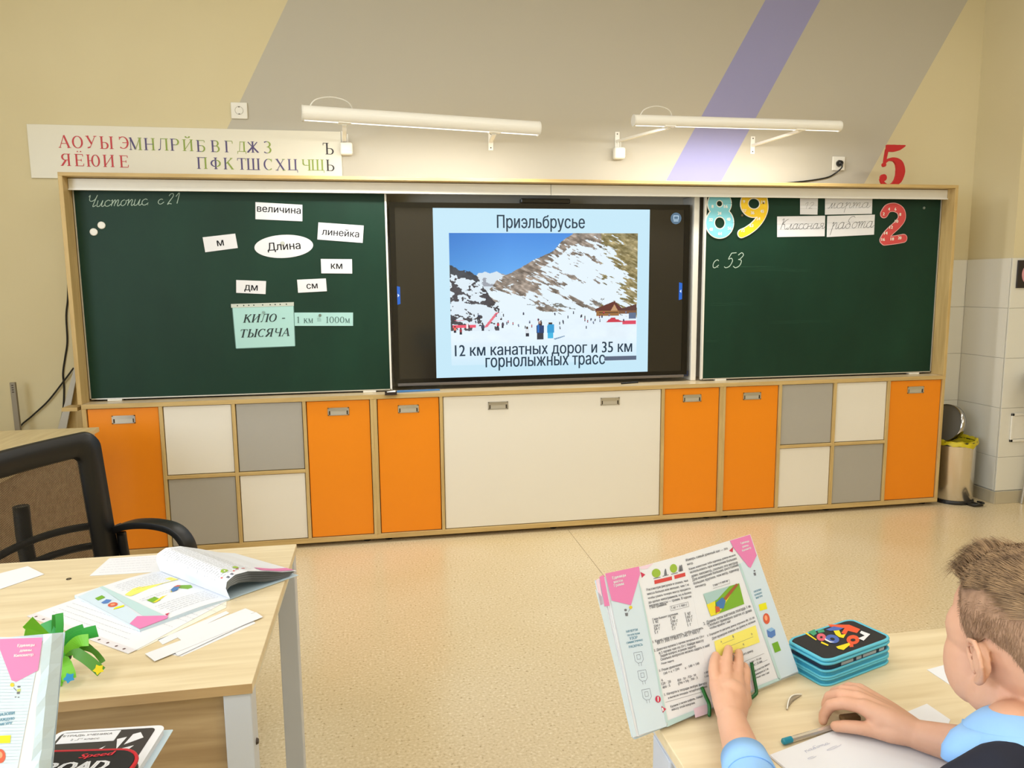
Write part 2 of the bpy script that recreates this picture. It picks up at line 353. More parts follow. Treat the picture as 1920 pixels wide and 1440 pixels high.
# ------------------------------------------------------------------ handwriting
CUR = {
 'и': (.8, [[(0, 1), (0, .15), (.15, 0), (.35, .2), (.5, 1)], [(.5, 1), (.5, .15), (.65, 0), (.85, .3)]]),
 'с': (.62, [[(.5, .85), (.3, 1), (.05, .8), (0, .4), (.15, .05), (.4, .02), (.68, .35)]]),
 'а': (.82, [[(.5, .9), (.25, 1), (0, .6), (.05, .1), (.25, 0), (.5, .35), (.52, 1)], [(.52, 1), (.5, .2), (.62, 0), (.87, .35)]]),
 'т': (1.05, [[(0, .85), (.1, 1), (.12, 0)], [(.12, .3), (.3, .95), (.42, .9), (.42, 0)], [(.42, .3), (.6, .95), (.75, .9), (.73, .15), (.85, 0), (1.1, .35)]]),
 'п': (.78, [[(0, .85), (.1, 1), (.12, 0)], [(.12, .3), (.35, .95), (.5, .85), (.48, .15), (.6, 0), (.82, .35)]]),
 'о': (.66, [[(.3, 1), (.05, .75), (.03, .25), (.25, 0), (.5, .3), (.5, .75), (.3, 1), (.45, .85), (.7, .9)]]),
 'м': (.9, [[(-.05, .1), (.1, 0), (.3, 1)], [(.3, 1), (.35, 0), (.6, 1)], [(.6, 1), (.6, .15), (.72, 0), (.95, .35)]]),
 'р': (.78, [[(0, .8), (.12, 1), (.1, -.9)], [(.1, .3), (.35, .98), (.5, .8), (.5, .15), (.62, 0), (.82, .35)]]),
 'л': (.75, [[(-.05, .1), (.12, 0), (.4, 1)], [(.4, 1), (.42, .15), (.55, 0), (.8, .35)]]),
 'н': (.8, [[(0, 1), (0, 0)], [(0, .45), (.5, .55)], [(.5, 1), (.5, .15), (.62, 0), (.85, .35)]]),
 'я': (.78, [[(-.05, .05), (.1, .05), (.35, .5)], [(.55, 1), (.25, .98), (.15, .7), (.35, .5), (.55, .5)], [(.55, 1), (.53, .15), (.65, 0), (.85, .35)]]),
 'б': (.75, [[(.45, .6), (.2, .75), (0, .4), (.2, 0), (.48, .2), (.45, .7), (.15, 1.2), (.3, 1.75), (.6, 1.9), (.8, 1.7)]]),
 'К': (1.05, [[(0, 1.7), (.2, 1.9), (.1, 0)], [(.8, 1.9), (.5, 1.6), (.15, .95)], [(.15, .95), (.5, .9), (.6, .3), (.8, 0), (1.05, .3)]]),
 'Ч': (.95, [[(-.1, 1.6), (0, 1.9), (.05, 1.1), (.3, .9), (.6, 1.2), (.75, 1.9)], [(.75, 1.9), (.55, .3), (.6, 0), (.85, .25)]]),
 '1': (.7, [[(0, 1.3), (.35, 1.9), (.3, 0)]]), '2': (.85, [[(0, 1.5), (.15, 1.85), (.45, 1.85), (.5, 1.4), (.25, .7), (0, 0), (.2, .12), (.5, 0)]]),
 '3': (.85, [[(0, 1.6), (.25, 1.9), (.5, 1.6), (.3, 1.1), (.15, 1.05)], [(.15, 1.05), (.5, .9), (.5, .3), (.2, 0), (-.1, .2)]]),
 '5': (.85, [[(.15, 1.85), (.05, 1.1), (.3, 1.2), (.5, .85), (.4, .2), (.1, 0), (-.1, .15)], [(.15, 1.85), (.6, 1.9)]]),
 '.': (.45, [[(0, .06), (.08, .06)]]), ' ': (.6, [])}
def cursive(g, s, O, U, V, width, xh, w, shear=0.45):
    tot = sum(CUR[c][0] for c in s); sx = width / (tot * xh); x = 0; zz = Vector((0, 0, 0))
    for c in s:
        adv, S = CUR[c]
        for P in S:
            pts = catmull([(a, b, 0) for a, b in P], 6)
            g.stroke([((x + p.x) * xh * sx + p.y * xh * shear * .8, p.y * xh) for p in pts], w, O, U, V, zz)
        x += adv
# ------------------------------------------------------------------ the room shell
X0, X1, Y0, YW = -1.78, 7.3, -6.6, 0.33
def wall_paint():
    m = mat('wall_paint', (218, 205, 168), 0.85, spec=0.2); nt = m.node_tree; b = nt.nodes['Principled BSDF']; L = nt.links
    g = N(nt, 'ShaderNodeNewGeometry'); sp = N(nt, 'ShaderNodeSeparateXYZ'); L.new(g.outputs['Position'], sp.inputs[0])
    def side(x, z, k):   # 1 where a point lies right of the painted edge
        a = N(nt, 'ShaderNodeMath', operation='MULTIPLY_ADD'); L.new(sp.outputs['Z'], a.inputs[0]); a.inputs[1].default_value = -k; L.new(sp.outputs['X'], a.inputs[2])
        c = N(nt, 'ShaderNodeMath', operation='GREATER_THAN'); L.new(a.outputs[0], c.inputs[0]); c.inputs[1].default_value = x - k * z
        return c.outputs[0]
    A = side(1.058, 2.949, .518); B = side(5.197, 3.163, .578); l0 = side(3.826, 3.092, .5714); l1 = side(4.185, 3.111, .5655)
    nz = N(nt, 'ShaderNodeTexNoise'); nz.inputs['Scale'].default_value = 1.3; L.new(g.outputs['Position'], nz.inputs['Vector'])
    cream = ramp(nt, [(.3, (213, 201, 164)), (.7, (218, 207, 172))], nz.outputs['Fac'])
    cur = cream.outputs[0]
    for fac, col in ((A, (190, 185, 172)), (l0, (156, 156, 200)), (l1, (190, 185, 172))):
        mx = N(nt, 'ShaderNodeMix', data_type='RGBA'); L.new(fac, mx.inputs[0]); L.new(cur, mx.inputs[6]); mx.inputs[7].default_value = (*lin(col), 1); cur = mx.outputs[2]
    mx = N(nt, 'ShaderNodeMix', data_type='RGBA'); L.new(B, mx.inputs[0]); L.new(cur, mx.inputs[6]); L.new(cream.outputs[0], mx.inputs[7])
    L.new(mx.outputs[2], b.inputs['Base Color'])
    n2 = N(nt, 'ShaderNodeTexNoise'); n2.inputs['Scale'].default_value = 260; L.new(g.outputs['Position'], n2.inputs['Vector'])
    bp = N(nt, 'ShaderNodeBump'); bp.inputs['Strength'].default_value = .12; bp.inputs['Distance'].default_value = .001
    L.new(n2.outputs['Fac'], bp.inputs['Height']); L.new(bp.outputs[0], b.inputs['Normal'])
    return m
def floor_mat():
    m = mat('speckled_vinyl', (205, 190, 155), 0.24, spec=0.5); nt = m.node_tree; b = nt.nodes['Principled BSDF']; L = nt.links
    g = N(nt, 'ShaderNodeNewGeometry')
    v = N(nt, 'ShaderNodeTexNoise'); v.inputs['Scale'].default_value = 105; v.inputs['Detail'].default_value = 4; L.new(g.outputs['Position'], v.inputs['Vector'])
    r = ramp(nt, [(.27, (160, 140, 104)), (.37, (212, 194, 158)), (.60, (224, 208, 174)), (.74, (240, 230, 206))], v.outputs['Fac'])
    v2 = N(nt, 'ShaderNodeTexNoise'); v2.inputs['Scale'].default_value = 1.1; L.new(g.outputs['Position'], v2.inputs['Vector'])
    r2 = ramp(nt, [(.3, (246, 240, 228)), (.7, (255, 255, 255))], v2.outputs['Fac'])
    mx = N(nt, 'ShaderNodeMix', data_type='RGBA', blend_type='MULTIPLY'); mx.inputs[0].default_value = 1
    L.new(r.outputs[0], mx.inputs[6]); L.new(r2.outputs[0], mx.inputs[7]); L.new(mx.outputs[2], b.inputs['Base Color'])
    bp = N(nt, 'ShaderNodeBump'); bp.inputs['Strength'].default_value = .1; bp.inputs['Distance'].default_value = .0005
    L.new(v.outputs['Fac'], bp.inputs['Height']); L.new(bp.outputs[0], b.inputs['Normal'])
    return m
M_wall = wall_paint(); M_floor = floor_mat()
M_cream = noise_mat('cream_paint', (213, 201, 164), (218, 207, 172), (1, 1, 1), 1.3, 3, .85, spec=.2)
M_tile = mat('wall_tile', (224, 222, 212), 0.2); M_grout = mat('grout', (212, 210, 200), 0.8)
M_ceil = mat('ceiling_white', (232, 230, 222), 0.8)
def struct(name, g, m, parent=None, **k): return tag(g.build(name, m, parent, **k), kind='structure')
struct('floor', G().box(X0 - .1, X1 + .1, Y0 - .1, YW + .1, -.12, 0), M_floor)
struct('ceiling', G().box(X0 - .1, X1 + .1, Y0 - .1, YW + .1, CEIL, CEIL + .12), M_ceil)
struct('wall_back', G().box(X0, X1, YW, YW + .12, 0, CEIL), M_wall)
struct('wall_right', G().box(X1, X1 + .12, Y0, YW, 0, CEIL), M_cream)
struct('wall_front', G().box(X0, X1, Y0 - .12, Y0, 0, CEIL), M_cream)
# left wall with two window openings
g = G(); g.box(X0 - .12, X0, Y0, YW, 0, .9); g.box(X0 - .12, X0, Y0, YW, 2.8, CEIL)
for a, b in ((Y0, -6.3), (-4.5, -4.3), (-2.5, YW)): g.box(X0 - .12, X0, a, b, .9, 2.8)
struct('wall_left', g, M_cream)
for i, (a, b) in enumerate(((-6.3, -4.5), (-4.3, -2.5))):
    wn = tag(thing('window_%d' % (i + 1), None, None, (X0 - .06, (a + b) / 2, .9)), kind='structure')
    g = G(); x0, x1 = X0 - .09, X0 - .02
    for q in ((a, a + .06, .9, 2.8), (b - .06, b, .9, 2.8), (a, b, .9, .96), (a, b, 2.74, 2.8), ((a + b) / 2 - .04, (a + b) / 2 + .04, .9, 2.8)): g.box(x0, x1, *q)
    g.build('window_frame', M_whitepl, wn)
    G().box(X0 - .056, X0 - .05, a + .05, b - .05, .95, 2.75).build('pane', emis('overcast_daylight', (205, 222, 245), 1.2), wn)
    G().box(X0 - .05, X0 + .16, a - .05, b + .05, .865, .895).build('window_sill', M_whitepl, wn)
# the pilaster with the plumbing, right of the cabinets, then the tiled strip of the back wall
PX, PY = 5.325, -0.035
struct('wall_pilaster', G().box(PX, X1, PY, YW, 0, CEIL), M_cream)
struct('trim_1', G().box(4.99, PX, YW - .006, YW, .0, 1.545).box(PX - .006, PX, PY, YW - .006, 0, 1.545).box(PX - .006, 6.6, PY - .006, PY, 0, 1.545), M_grout)
tw = tag(thing('trim_2', None, None, (PX, PY, 0)), kind='structure')
zj = [.085, .302, .617, .932, 1.242, 1.549]
rt = random.Random(3)
def tile(x0, x1, y0, y1, z0, z1):
    G().box(x0, x1, y0, y1, z0, z1).build('tile', M_tile, tw, bevel=.0007, seg=1)
for k in range(5):
    z0, z1 = zj[k] + .0009, zj[k + 1] - .0009
    tile(4.995, PX - .013, YW - .014, YW - .006, z0, z1)
    tile(PX - .014, PX - .006, PY + .001, YW - .016, z0, z1)
    for j in range(3):
        tile(PX - .0135 + j * .42, PX - .0145 + (j + 1) * .42, PY - .014, PY - .006, z0, z1)
# baseboards
M_base = mat('beige_baseboard', (186, 176, 152), 0.5)
struct('baseboard_back', G().box(X0, -.03, YW - .014, YW, 0, .08).box(4.98, PX - .02, YW - .022, YW - .014, 0, .08), M_base, bevel=.002)
struct('baseboard_right', G().box(PX - .022, PX - .014, PY - .022, YW - .022, 0, .08).box(PX - .014, 6.6, PY - .022, PY - .014, 0, .08), M_base, bevel=.002)
struct('baseboard_left', G().box(X0, X0 + .014, Y0, YW - .02, 0, .08), M_base, bevel=.002)
# floor seam
struct('trim_3', G().slab([(2.527, .0, 0.0002), (2.5285, .0, 0.0002), (2.538, -3.4, 0.0002), (2.5365, -3.4, 0.0002)], (0, 0, .0006)), mat('vinyl_weld', (132, 112, 84), .5))
# ceiling light fittings; the rear row is added fill light
for i, (x, y) in enumerate(LPOS):
    rowt = 'near the board wall' if y > -2 else 'over the pupils' if y > -5 else 'added for fill at the back of the room'
    t = thing('ceiling_light', '%s ceiling light panel %s' % (('left', 'middle', 'right')[i % 3] + ' oblong', rowt), 'ceiling light', (x, y, CEIL), 0, 'ceiling lights')
    G().box(x - .6, x + .6, y - .3, y + .3, CEIL - .06, CEIL).build('frame', M_enamel, t, bevel=.004)
    G().box(x - .57, x + .57, y - .27, y + .27, CEIL - .066, CEIL - .0605).build('diffuser', emis('ceiling_diffuser', (255, 248, 232), 3.0), t)
# ------------------------------------------------------------------ storage cabinets under the boards
Z0, ZT, ZTOP = .05, .809, .832
dx = [.3552, .3596, .3610, .3644, .3669, 1.2887, .3694, .3674, .3588, .3618, .3668]
xs = [0]
for d in dx: xs.append(xs[-1] + d)
ZM = (Z0 + ZT) / 2
def handle(door, cx, cz, y):
    w2, h2 = .056, .021
    t = G()
    for a, b, c, d in ((cx - w2, cx + w2, cz + h2 - .004, cz + h2), (cx - w2, cx + w2, cz - h2, cz - h2 + .004), (cx - w2, cx - w2 + .006, cz - h2, cz + h2), (cx + w2 - .006, cx + w2, cz - h2, cz + h2)):
        t.box(a, b, y - .004, y + .001, c, d)
    t.box(cx - w2 + .006, cx + w2 - .006, y - .0035, y, cz + .004, cz + h2 - .004)
    t.mi = 1; t.box(cx - w2 + .006, cx - w2 + .013, y - .001, y, cz - h2 + .004, cz + .006)
    t.box(cx + w2 - .013, cx + w2 - .006, y - .001, y, cz - h2 + .004, cz + .006)
    t.mi = 2; t.box(cx - w2 + .013, cx + w2 - .013, y - .0008, y, cz - h2 + .004, cz + .004)
    t.build('handle', [M_steel, M_darksteel, M_alu], door)
def door(cab, x0, x1, z0, z1, m, lab, hs=()):
    gp = .0035; y = .006
    d = G().box(x0 + gp, x1 - gp, y, y + .018, z0 + gp, z1 - gp).build('door', m, cab, bevel=.0012, seg=1)
    d['label'] = lab
    for hx in hs: handle(d, hx, z1 - .062, y)
def cabinet(i0, i1, label, cols):
    xa, xb = xs[i0], xs[i1]
    t = thing('storage_cabinet', label, 'cabinet', ((xa + xb) / 2, .165, 0), 0, 'storage cabinets below the boards')
    pt = .018; D1 = .31
    ins = {i0: (xa, xa + pt), i1: (xb - pt, xb)}
    if i0 == 0: ins[i0] = (xa - .02, xa)
    if i1 == 11: ins[i1] = (xb, xb + .018)
    L, R = ins[i0][0], ins[i1][1]
    G().box(L, R, -.004, D1, ZT, ZTOP).build('worktop', [M_worktop], t, bevel=.001, seg=1)
    G().box(L, R, -.0055, -.0035, ZT, ZTOP).build('edge_band', M_oakedge, t)
    G().box(L, R, -.004, D1, Z0 - .026, Z0).build('bottom_panel', M_oakedge, t, bevel=.001, seg=1)
    for q in (i0, i1): G().box(ins[q][0], ins[q][1], -.004, D1, Z0, ZT).build('side_panel', M_oakedgez, t, bevel=.001, seg=1)
    for q in range(i0 + 1, i1): G().box(xs[q] - .009, xs[q] + .009, -.004, D1 - .01, Z0, ZT).build('divider', M_oakedgez, t, bevel=.001, seg=1)
    G().box(L + .01, R - .01, D1 - .008, D1, Z0, ZT).build('back_panel', M_white, t)
    for fx in (L + .06, (L + R) / 2, R - .06): 
        for fy in (.06, .26): G().lathe([(.02, 0), (.02, .004), (.012, .006), (.012, Z0 - .0265)], (fx, fy, 0), 14).build('foot', M_black, t)
    edge = lambda q, s: (ins[q][1] if s > 0 else ins[q][0]) if q in ins else xs[q] + .009 * s
    for q, kind in zip(range(i0, i1), cols):
        a, b = edge(q, 1), edge(q + 1, -1)
        if kind == 'O': door(t, a, b, Z0, ZT, M_orange, 'tall orange door', ((a + b) / 2,))
        elif kind == 'W': door(t, a, b, Z0, ZT, M_white, 'wide cream-white flap door', (a + .31, b - .31))
        else:
            G().box(a, b, -.004, D1 - .01, ZM - .009, ZM + .009).build('shelf', M_oakedge, t, bevel=.001, seg=1)
            up, lo = (M_white, M_grey) if kind == 'w' else (M_grey, M_white)
            nm = {id(M_white): 'square cream-white door', id(M_grey): 'square grey door'}
            door(t, a, b, ZM + .009, ZT, up, nm[id(up)]); door(t, a, b, Z0, ZM - .009, lo, nm[id(lo)])
    return t
cabinet(0, 4, 'left storage cabinet with checkered square doors behind the office chair', 'OwgO')
cabinet(4, 7, 'middle storage cabinet with wide white flap door under the screen', 'OWO')
cabinet(7, 11, 'right storage cabinet with checkered square doors beside the pedal bin', 'OgwO')
# ------------------------------------------------------------------ wooden surround of the boards
fr = thing('board_surround', 'light oak surround framing the chalkboards and the screen', 'frame', (2.46, .165, ZTOP))
FL, FR_, FT = -.036, 4.94, 1.983
G().box(FL, FR_, -.004, .325, FT - .018, FT).build('top_panel', M_oakedge, fr, bevel=.001, seg=1)
G().box(FL, FL + .02, -.004, .325, ZTOP + .0005, FT - .018).build('side_panel', M_oakedgez, fr, bevel=.001, seg=1)
G().box(FR_ - .02, FR_, -.004, .325, ZTOP + .0005, FT - .018).build('side_panel', M_oakedgez, fr, bevel=.001, seg=1)
G().box(FL + .02, FR_ - .02, .305, .32, ZTOP + .0005, FT - .018).build('back_panel', M_white, fr)
for a, b in ((FL + .021, 2.4437), (2.4462, FR_ - .021)):
    r = G().box(a, b, .058, .075, 1.905, 1.962).build('rail_cover', M_whitepl, fr, bevel=.002)
    G().box(a, b, .052, .0575, 1.905, 1.9095).build('rail_lip', M_enamel, r)
G().box(FL + .021, FR_ - .021, .08, .17, 1.925, 1.96).build('sliding_rail', M_alu, fr)
# bright post between screen and right board
ps = G().box(3.318, 3.352, .13, .30, ZTOP + .001, 1.92).build('post', M_whitepl, fr, bevel=.004)
for z in (1.0, 1.25, 1.55): 
    for s in (-.006, .006): G().lathe([(.0025, -.001), (.0025, .001)], (0, 0, 0), 8)
# ------------------------------------------------------------------ chalkboards
YB = .100
def chalkboard(x0, x1, label, side):
    z0, z1 = .842, 1.945
    t = thing('chalkboard', label, 'chalkboard', ((x0 + x1) / 2, YB + .01, z0), 0, 'green sliding chalkboards')
    G().box(x0 + .006, x1 - .006, YB, YB + .018, z0 + .006, z1 - .006).build('writing_surface', M_board, t)
    G().box(x0, x1, YB - .003, YB + .02, z0, z0 + .006).build('frame_strip', M_alu, t)
    G().box(x0, x1, YB - .003, YB + .02, z1 - .006, z1).build('frame_strip', M_alu, t)
    ws = .010
    G().box(x0 - (.004 if side < 0 else 0), x0 + .006, YB - .003, YB + .02, z0, z1).build('frame_strip', M_whitepl if side < 0 else M_alu, t)
    G().box(x1 - .006, x1 + (.004 if side > 0 else 0), YB - .003, YB + .02, z0, z1).build('frame_strip', M_whitepl if side > 0 else M_alu, t)
    for cx in (x0 + .12, x1 - .12): G().box(cx - .035, cx + .035, YB - .006, YB + .02, z0 - .009, z0 - .0005).build('glide', M_whitepl, t)
    return t
bl = chalkboard(-.012, 1.541, 'left green chalkboard with word cards and magnets', 1)
br = chalkboard(3.374, 4.915, 'right green chalkboard with handwriting cards and number cutouts', -1)
UX, UZ = Vector((1, 0, 0)), Vector((0, 0, 1))
def bp(px, py, off=0.0): return ony(px, py, YB - off)
def chalk_text(board, s, p0, p1, xh, w=.0035, name='chalk_writing'):
    a, b = bp(*p0, .0008), bp(*p1, .0008); U = (b - a).normalized(); V = Vector((0, -1, 0)).cross(U) * -1
    V = U.cross(Vector((0, -1, 0))); V = V if V.z > 0 else -V
    g = G(); cursive(g, s, a, U, V, (b - a).length, xh, w); g.build(name, M_chalk, board)
chalk_text(bl, 'Чистопис.', (164, 388), (284, 384), .030, .003)
chalk_text(bl, 'с', (296, 383), (306, 382), .024, .003)
chalk_text(bl, '21', (314, 383), (338, 381), .027, .0035)
chalk_text(br, 'с.', (1335, 502), (1352, 502), .046, .0042)
chalk_text(br, '53', (1359, 502), (1392, 502), .046, .0045)
# smeared chalk strokes
g = G(); rr = random.Random(5); O = bp(1316, 712, .0006)
for px, py, l in ((1360, 502, 120), (1400, 505, 110), (1470, 508, 60), (1330, 570, 90), (1440, 605, 140), (1322, 640, 30)):
    a = bp(px, py, .0006); 
    for k in range(2):
        y = rr.uniform(-.008, .008); pts = [(a.x + i * l * .003 / 6, a.z + y + rr.uniform(-.002, .002)) for i in range(7)]
        g.stroke(pts, [.0003, .0008, .001, .0008, .0008, .0006, .0002], Vector((0, YB - .0006, 0)), UX, UZ, Vector((0, 0, 0)))
g.build('chalk_smears', mat('chalk_dust', (60, 96, 78), .9, spec=.05), br)
# ------------------------------------------------------------------ cards on the boards
VN = Vector((0, -1, 0))
def quad_card(name, corners, label, cat, m, group, thick=.0016):
    P = [bp(x, y, .0012) for x, y in corners]
    c = sum(P, Vector()) / 4
    o = G().slab([p for p in P[::-1]], (0, -thick, 0)).build(name, m, loc=c)
    tag(o, label, cat, group)
    return o, P, thick
def frame_of(P, off):
    U = (P[1] - P[0] + P[2] - P[3]).normalized(); V = (P[0] - P[3] + P[1] - P[2]).normalized()
    return sum(P, Vector()) / 4 + Vector((0, -off, 0)), U, V
GC = 'printed word cards on the left chalkboard'
for word, cs, wf, dy, lab in (
    ('величина', ((479, 379), (567, 384), (567, 415), (479, 411)), .93, .1, 'white card reading величина at the top of the left board'),
    ('линейка', ((597, 417), (682, 423), (680, 455.5), (595, 449)), .82, .0, 'white tilted card reading линейка beside the screen edge'),
    ('м', ((380, 445), (441, 438), (446, 465), (385, 473)), .2, -.02, 'white tilted card with the single letter м left of the oval'),
    ('км', ((601.5, 485.5), (660, 486), (660.5, 513), (602.5, 512.5)), .36, .0, 'white card reading км below the линейка card'),
    ('дм', ((443, 525), (499, 527), (498, 551.5), (443, 549)), .44, -.12, 'white card reading дм above the teal plastic sleeve'),
    ('см', ((557, 524.5), (611, 522), (613, 546), (559, 549)), .38, -.05, 'white card reading см right of the дм card')):
    o, P, th = quad_card('word_card', cs, lab, 'card', M_paper, GC)
    c, U, V = frame_of(P, th + .0005); g = G()
    h = (P[0] - P[3]).length; put_text(g, word, c + V * h * dy, U, V, (P[1] - P[0]).length * wf, bold=.0006)
    g.build('lettering', M_ink, o)
# oval
c = bp(532.5, 462, .0012); U = (bp(585, 459, .0012) - bp(480, 465, .0012)).normalized(); V = Vector((0, -1, 0)).cross(U); V = V if V.z > 0 else -V
ra = (bp(587.5, 459, .0012) - bp(477.5, 465, .0012)).length / 2; rb = ra * .40
o = G().slab([c + U * ra * math.cos(a) + V * rb * math.sin(a) for a in [2 * math.pi * i / 48 for i in range(48)]], (0, -.0016, 0)).build('word_card', M_paper, loc=c)
tag(o, 'white oval card reading Длина in the middle of the left board', 'card', GC)
g = G(); put_text(g, 'Длина', c + Vector((0, -.0022, -.002)), U, V, ra * 1.12, bold=.0006); g.build('lettering', M_ink, o)
def magnet(px, py, r, label, m, off=.0, group='round board magnets', d=.006):
    c = bp(px, py, .0012 + off)
    M = Matrix.Translation(c) @ Matrix.Rotation(rad(90), 4, 'X')
    tag(G(M).lathe([(r, 0), (r, d * .6), (r * .85, d)], (0, 0, 0), 24).build('magnet', m, loc=c), label, 'magnet', group)
magnet(190.5, 422.5, .0185, 'upper right white round magnet below the chalk word', M_whitepl)
magnet(176, 435, .0185, 'lower left white round magnet below the chalk word', M_whitepl)
M_clear = mat('clear_magnet', (190, 195, 190), .15)
magnet(530, 456, .010, 'small pale magnet holding the oval card', M_clear, .0025)
magnet(1732, 390, .008, 'small grey magnet alone near the right board corner', mat('grey_magnet', (110, 122, 112), .4))
magnet(494, 585.5, .007, 'small clear magnet on the teal sleeve sheet', mat('teal_magnet', (130, 160, 158), .4), .004)
magnet(600, 591, .007, 'small grey magnet on the teal equation strip', mat('grey_magnet'
 , (110, 122, 112), .4), .0025)
magnet(1391, 404, .007, 'small brown magnet beside the yellow nine', mat('brown_magnet', (96, 84, 60), .4))
magnet(1431, 381, .005, 'tiny olive magnet on the yellow nine', mat('brown_magnet', (96, 84, 60), .4), .004)
# teal sheet in plastic sleeve
M_teal = mat('teal_paper', (172, 216, 214), .6, spec=.3)
tr = thing('plastic_sleeve', 'teal sheet in a clear punched sleeve reading КИЛО-ТЫСЯЧА', 'sleeve', bp(494, 612, .0012))
P = [bp(x, y, .0012) for x, y in ((436, 574.5), (550, 571.5), (553, 648.5), (443, 653))]
G().slab(P[::-1], (0, -.0012, 0)).build('sheet', M_teal, tr)
Q = [bp(x, y, .0026) for x, y in ((433, 570), (551, 566.5), (551, 573.5), (433.5, 577))]
st = G().slab(Q[::-1], (0, -.001, 0)).build('binding_strip', mat('clear_strip', (196, 204, 196), .3), tr)
g = G()
for k in (.1, .2, .28, .36, .5, .62, .7, .78, .88):
    p = Q[0].lerp(Q[1], k).lerp(Q[3].lerp(Q[2], k), .5); g.slab([p + Vector((.0035 * math.cos(a), -.0012, .0035 * math.sin(a))) for a in [i * math.pi / 4 for i in range(8)]], (0, -.0002, 0))
g.build('punch_holes', M_board, st)
g = G(); E_ = .0035
for a, b in ((0, 1), (1, 2), (2, 3), (3, 0)):
    d = (P[b] - P[a]).normalized(); n = Vector((0, -1, 0)).cross(d)
    g.slab([P[a] + Vector((0, -.0014, 0)), P[b] + Vector((0, -.0014, 0)), P[b] + n * E_ + Vector((0, -.0014, 0)), P[a] + n * E_ + Vector((0, -.0014, 0))], (0, -.0004, 0))
g.build('sleeve_edge', mat('sleeve_edge', (90, 130, 126), .2), tr)
g = G(); U = (P[1] - P[0]).normalized(); V = Vector((0, -1, 0)).cross(U); V = V if V.z > 0 else -V
of = Vector((0, -.0022, 0))
a = bp(456, 605, .0012) + of; serif_line(g, 'КИЛО -', a, U, V, (bp(534, 603, .0012) - a).length, .043, 1.05, .3)
a = bp(448, 633, .0012) + of; serif_line(g, 'ТЫСЯЧА', a, U, V, (bp(542, 631, .0012) - a).length, .043, 1.05, .3)
g.build('lettering', mat('dark_teal_ink', (24, 44, 46), .6), tr)
o, P, th = quad_card('equation_strip', ((552, 586), (662, 586), (662, 611), (552, 611)), 'teal paper strip reading 1 км = 1000м right of the sleeve', 'card', M_teal, None)
c, U, V = frame_of(P, th + .0006); g = G(); a = bp(556, 605.5, .0012) + Vector((0, -.0024, 0))
serif_line(g, '1 км = 1000м', a, U, V, (bp(655, 605.5, .0012) - a).length, .034, .75, 0, 'кКмМ')
g.build('lettering', mat('grey_teal_ink', (58, 92, 92), .6), o)
# handwriting cards on the right board
GR = 'handwriting sample cards on the right chalkboard'
M_rule = mat('ruled_line', (176, 184, 186), .8)
def hand_card(s, cs, base, xh, lab, w=.0016, p0=.06, p1=.94, m=M_ink):
    o, P, th = quad_card('handwriting_card', cs, lab, 'card', M_paper, GR)
    c, U, V = frame_of(P, th + .0004); W = (P[1] - P[0]).length; H = (P[0] - P[3]).length
    L0 = P[3] + Vector((0, -th - .0004, 0)); g = G()
    for f in (base, base + xh): g.stroke([(.0, f * H), (W, f * H)], .0012, L0, U, V, Vector((0, 0, 0)))
    g.build('ruled_lines', M_rule, o)
    g = G(); cursive(g, s, L0 + U * W * p0 + V * H * base + Vector((0, -.0004, 0)), U, V, W * (p1 - p0), H * xh, w, .4); g.build('lettering', m, o)
hand_card('12', ((1500, 371), (1533.5, 371), (1532.5, 402.5), (1500, 402)), .35, .2, 'small white ruled card with faint number 12 above Классная', .0014, .2, .8, mat('pale_ink', (120, 120, 126), .7))
hand_card('марта', ((1547, 371), (1635.5, 370), (1634.5, 401), (1546.5, 402.5)), .38, .3, 'white ruled card with handwritten word марта, top row')
hand_card('Классная', ((1457, 406), (1547, 404.5), (1546, 443), (1457, 444.5)), .37, .26, 'white ruled card with handwritten word Классная, bottom left', .002, .05, .97)
hand_card('работа', ((1551, 405), (1640, 402.5), (1638.5, 440), (1550, 444.5)), .37, .3, 'white ruled card with handwritten word работа, bottom right', .002, .08, .97)
# number cutouts
def cutout(name, paths, wo, wi, mo, mi_, label, nums, txt):
    P3 = [[bp(x, y, .0012) for x, y in p] for p, cl in paths]
    c = sum(sum(P3, []), Vector()) / sum(len(p) for p in P3)
    def ribb(g, off, wd):
        for ip, (p, (raw, cl)) in enumerate(zip(P3, paths)):
            off += .00025 * ip
            q = catmull([(v.x, v.z, 0) for v in p], 8, cl)
            pts = [(v.x, v.y) for v in q]; 
            if cl: pts = pts + pts[:1]
            g.stroke(pts, wd, Vector((0, YB - off, 0)), UX, UZ, Vector((0, 0, 0)))
            if not cl:
                for e in (pts[0], pts[-1]):
                    g.add([(e[0] + wd / 2 * math.cos(k * math.pi / 10), YB - off + .0002, e[1] + wd / 2 * math.sin(k * math.pi / 10)) for k in range(20)], [tuple(range(20))])
    g = G(); ribb(g, .004, wo); o = g.build(name, mo, loc=c)
    sd = o.modifiers.new('thick', 'SOLIDIFY'); sd.thickness = .0025; sd.offset = 0
    tag(o, label, 'number cutout', 'number cutouts on the right chalkboard')
    g = G(); ribb(g, .0062, wi); g.build('coloured_face', mi_, o)
    for (x, y), s in zip(nums, txt):
        g = G()
        q = bp(x, y, .0076); put_text(g, s, q, UX, UZ, .0110 * len(s), .018, bold=.0012); g.build('numeral', mat('cutout_white', (240, 236, 226), .6), o)
def ell_px(cx, cy, rx, ry, n=14): return [(cx + rx * math.cos(2 * math.pi * k / n), cy + ry * math.sin(2 * math.pi * k / n)) for k in range(n)]
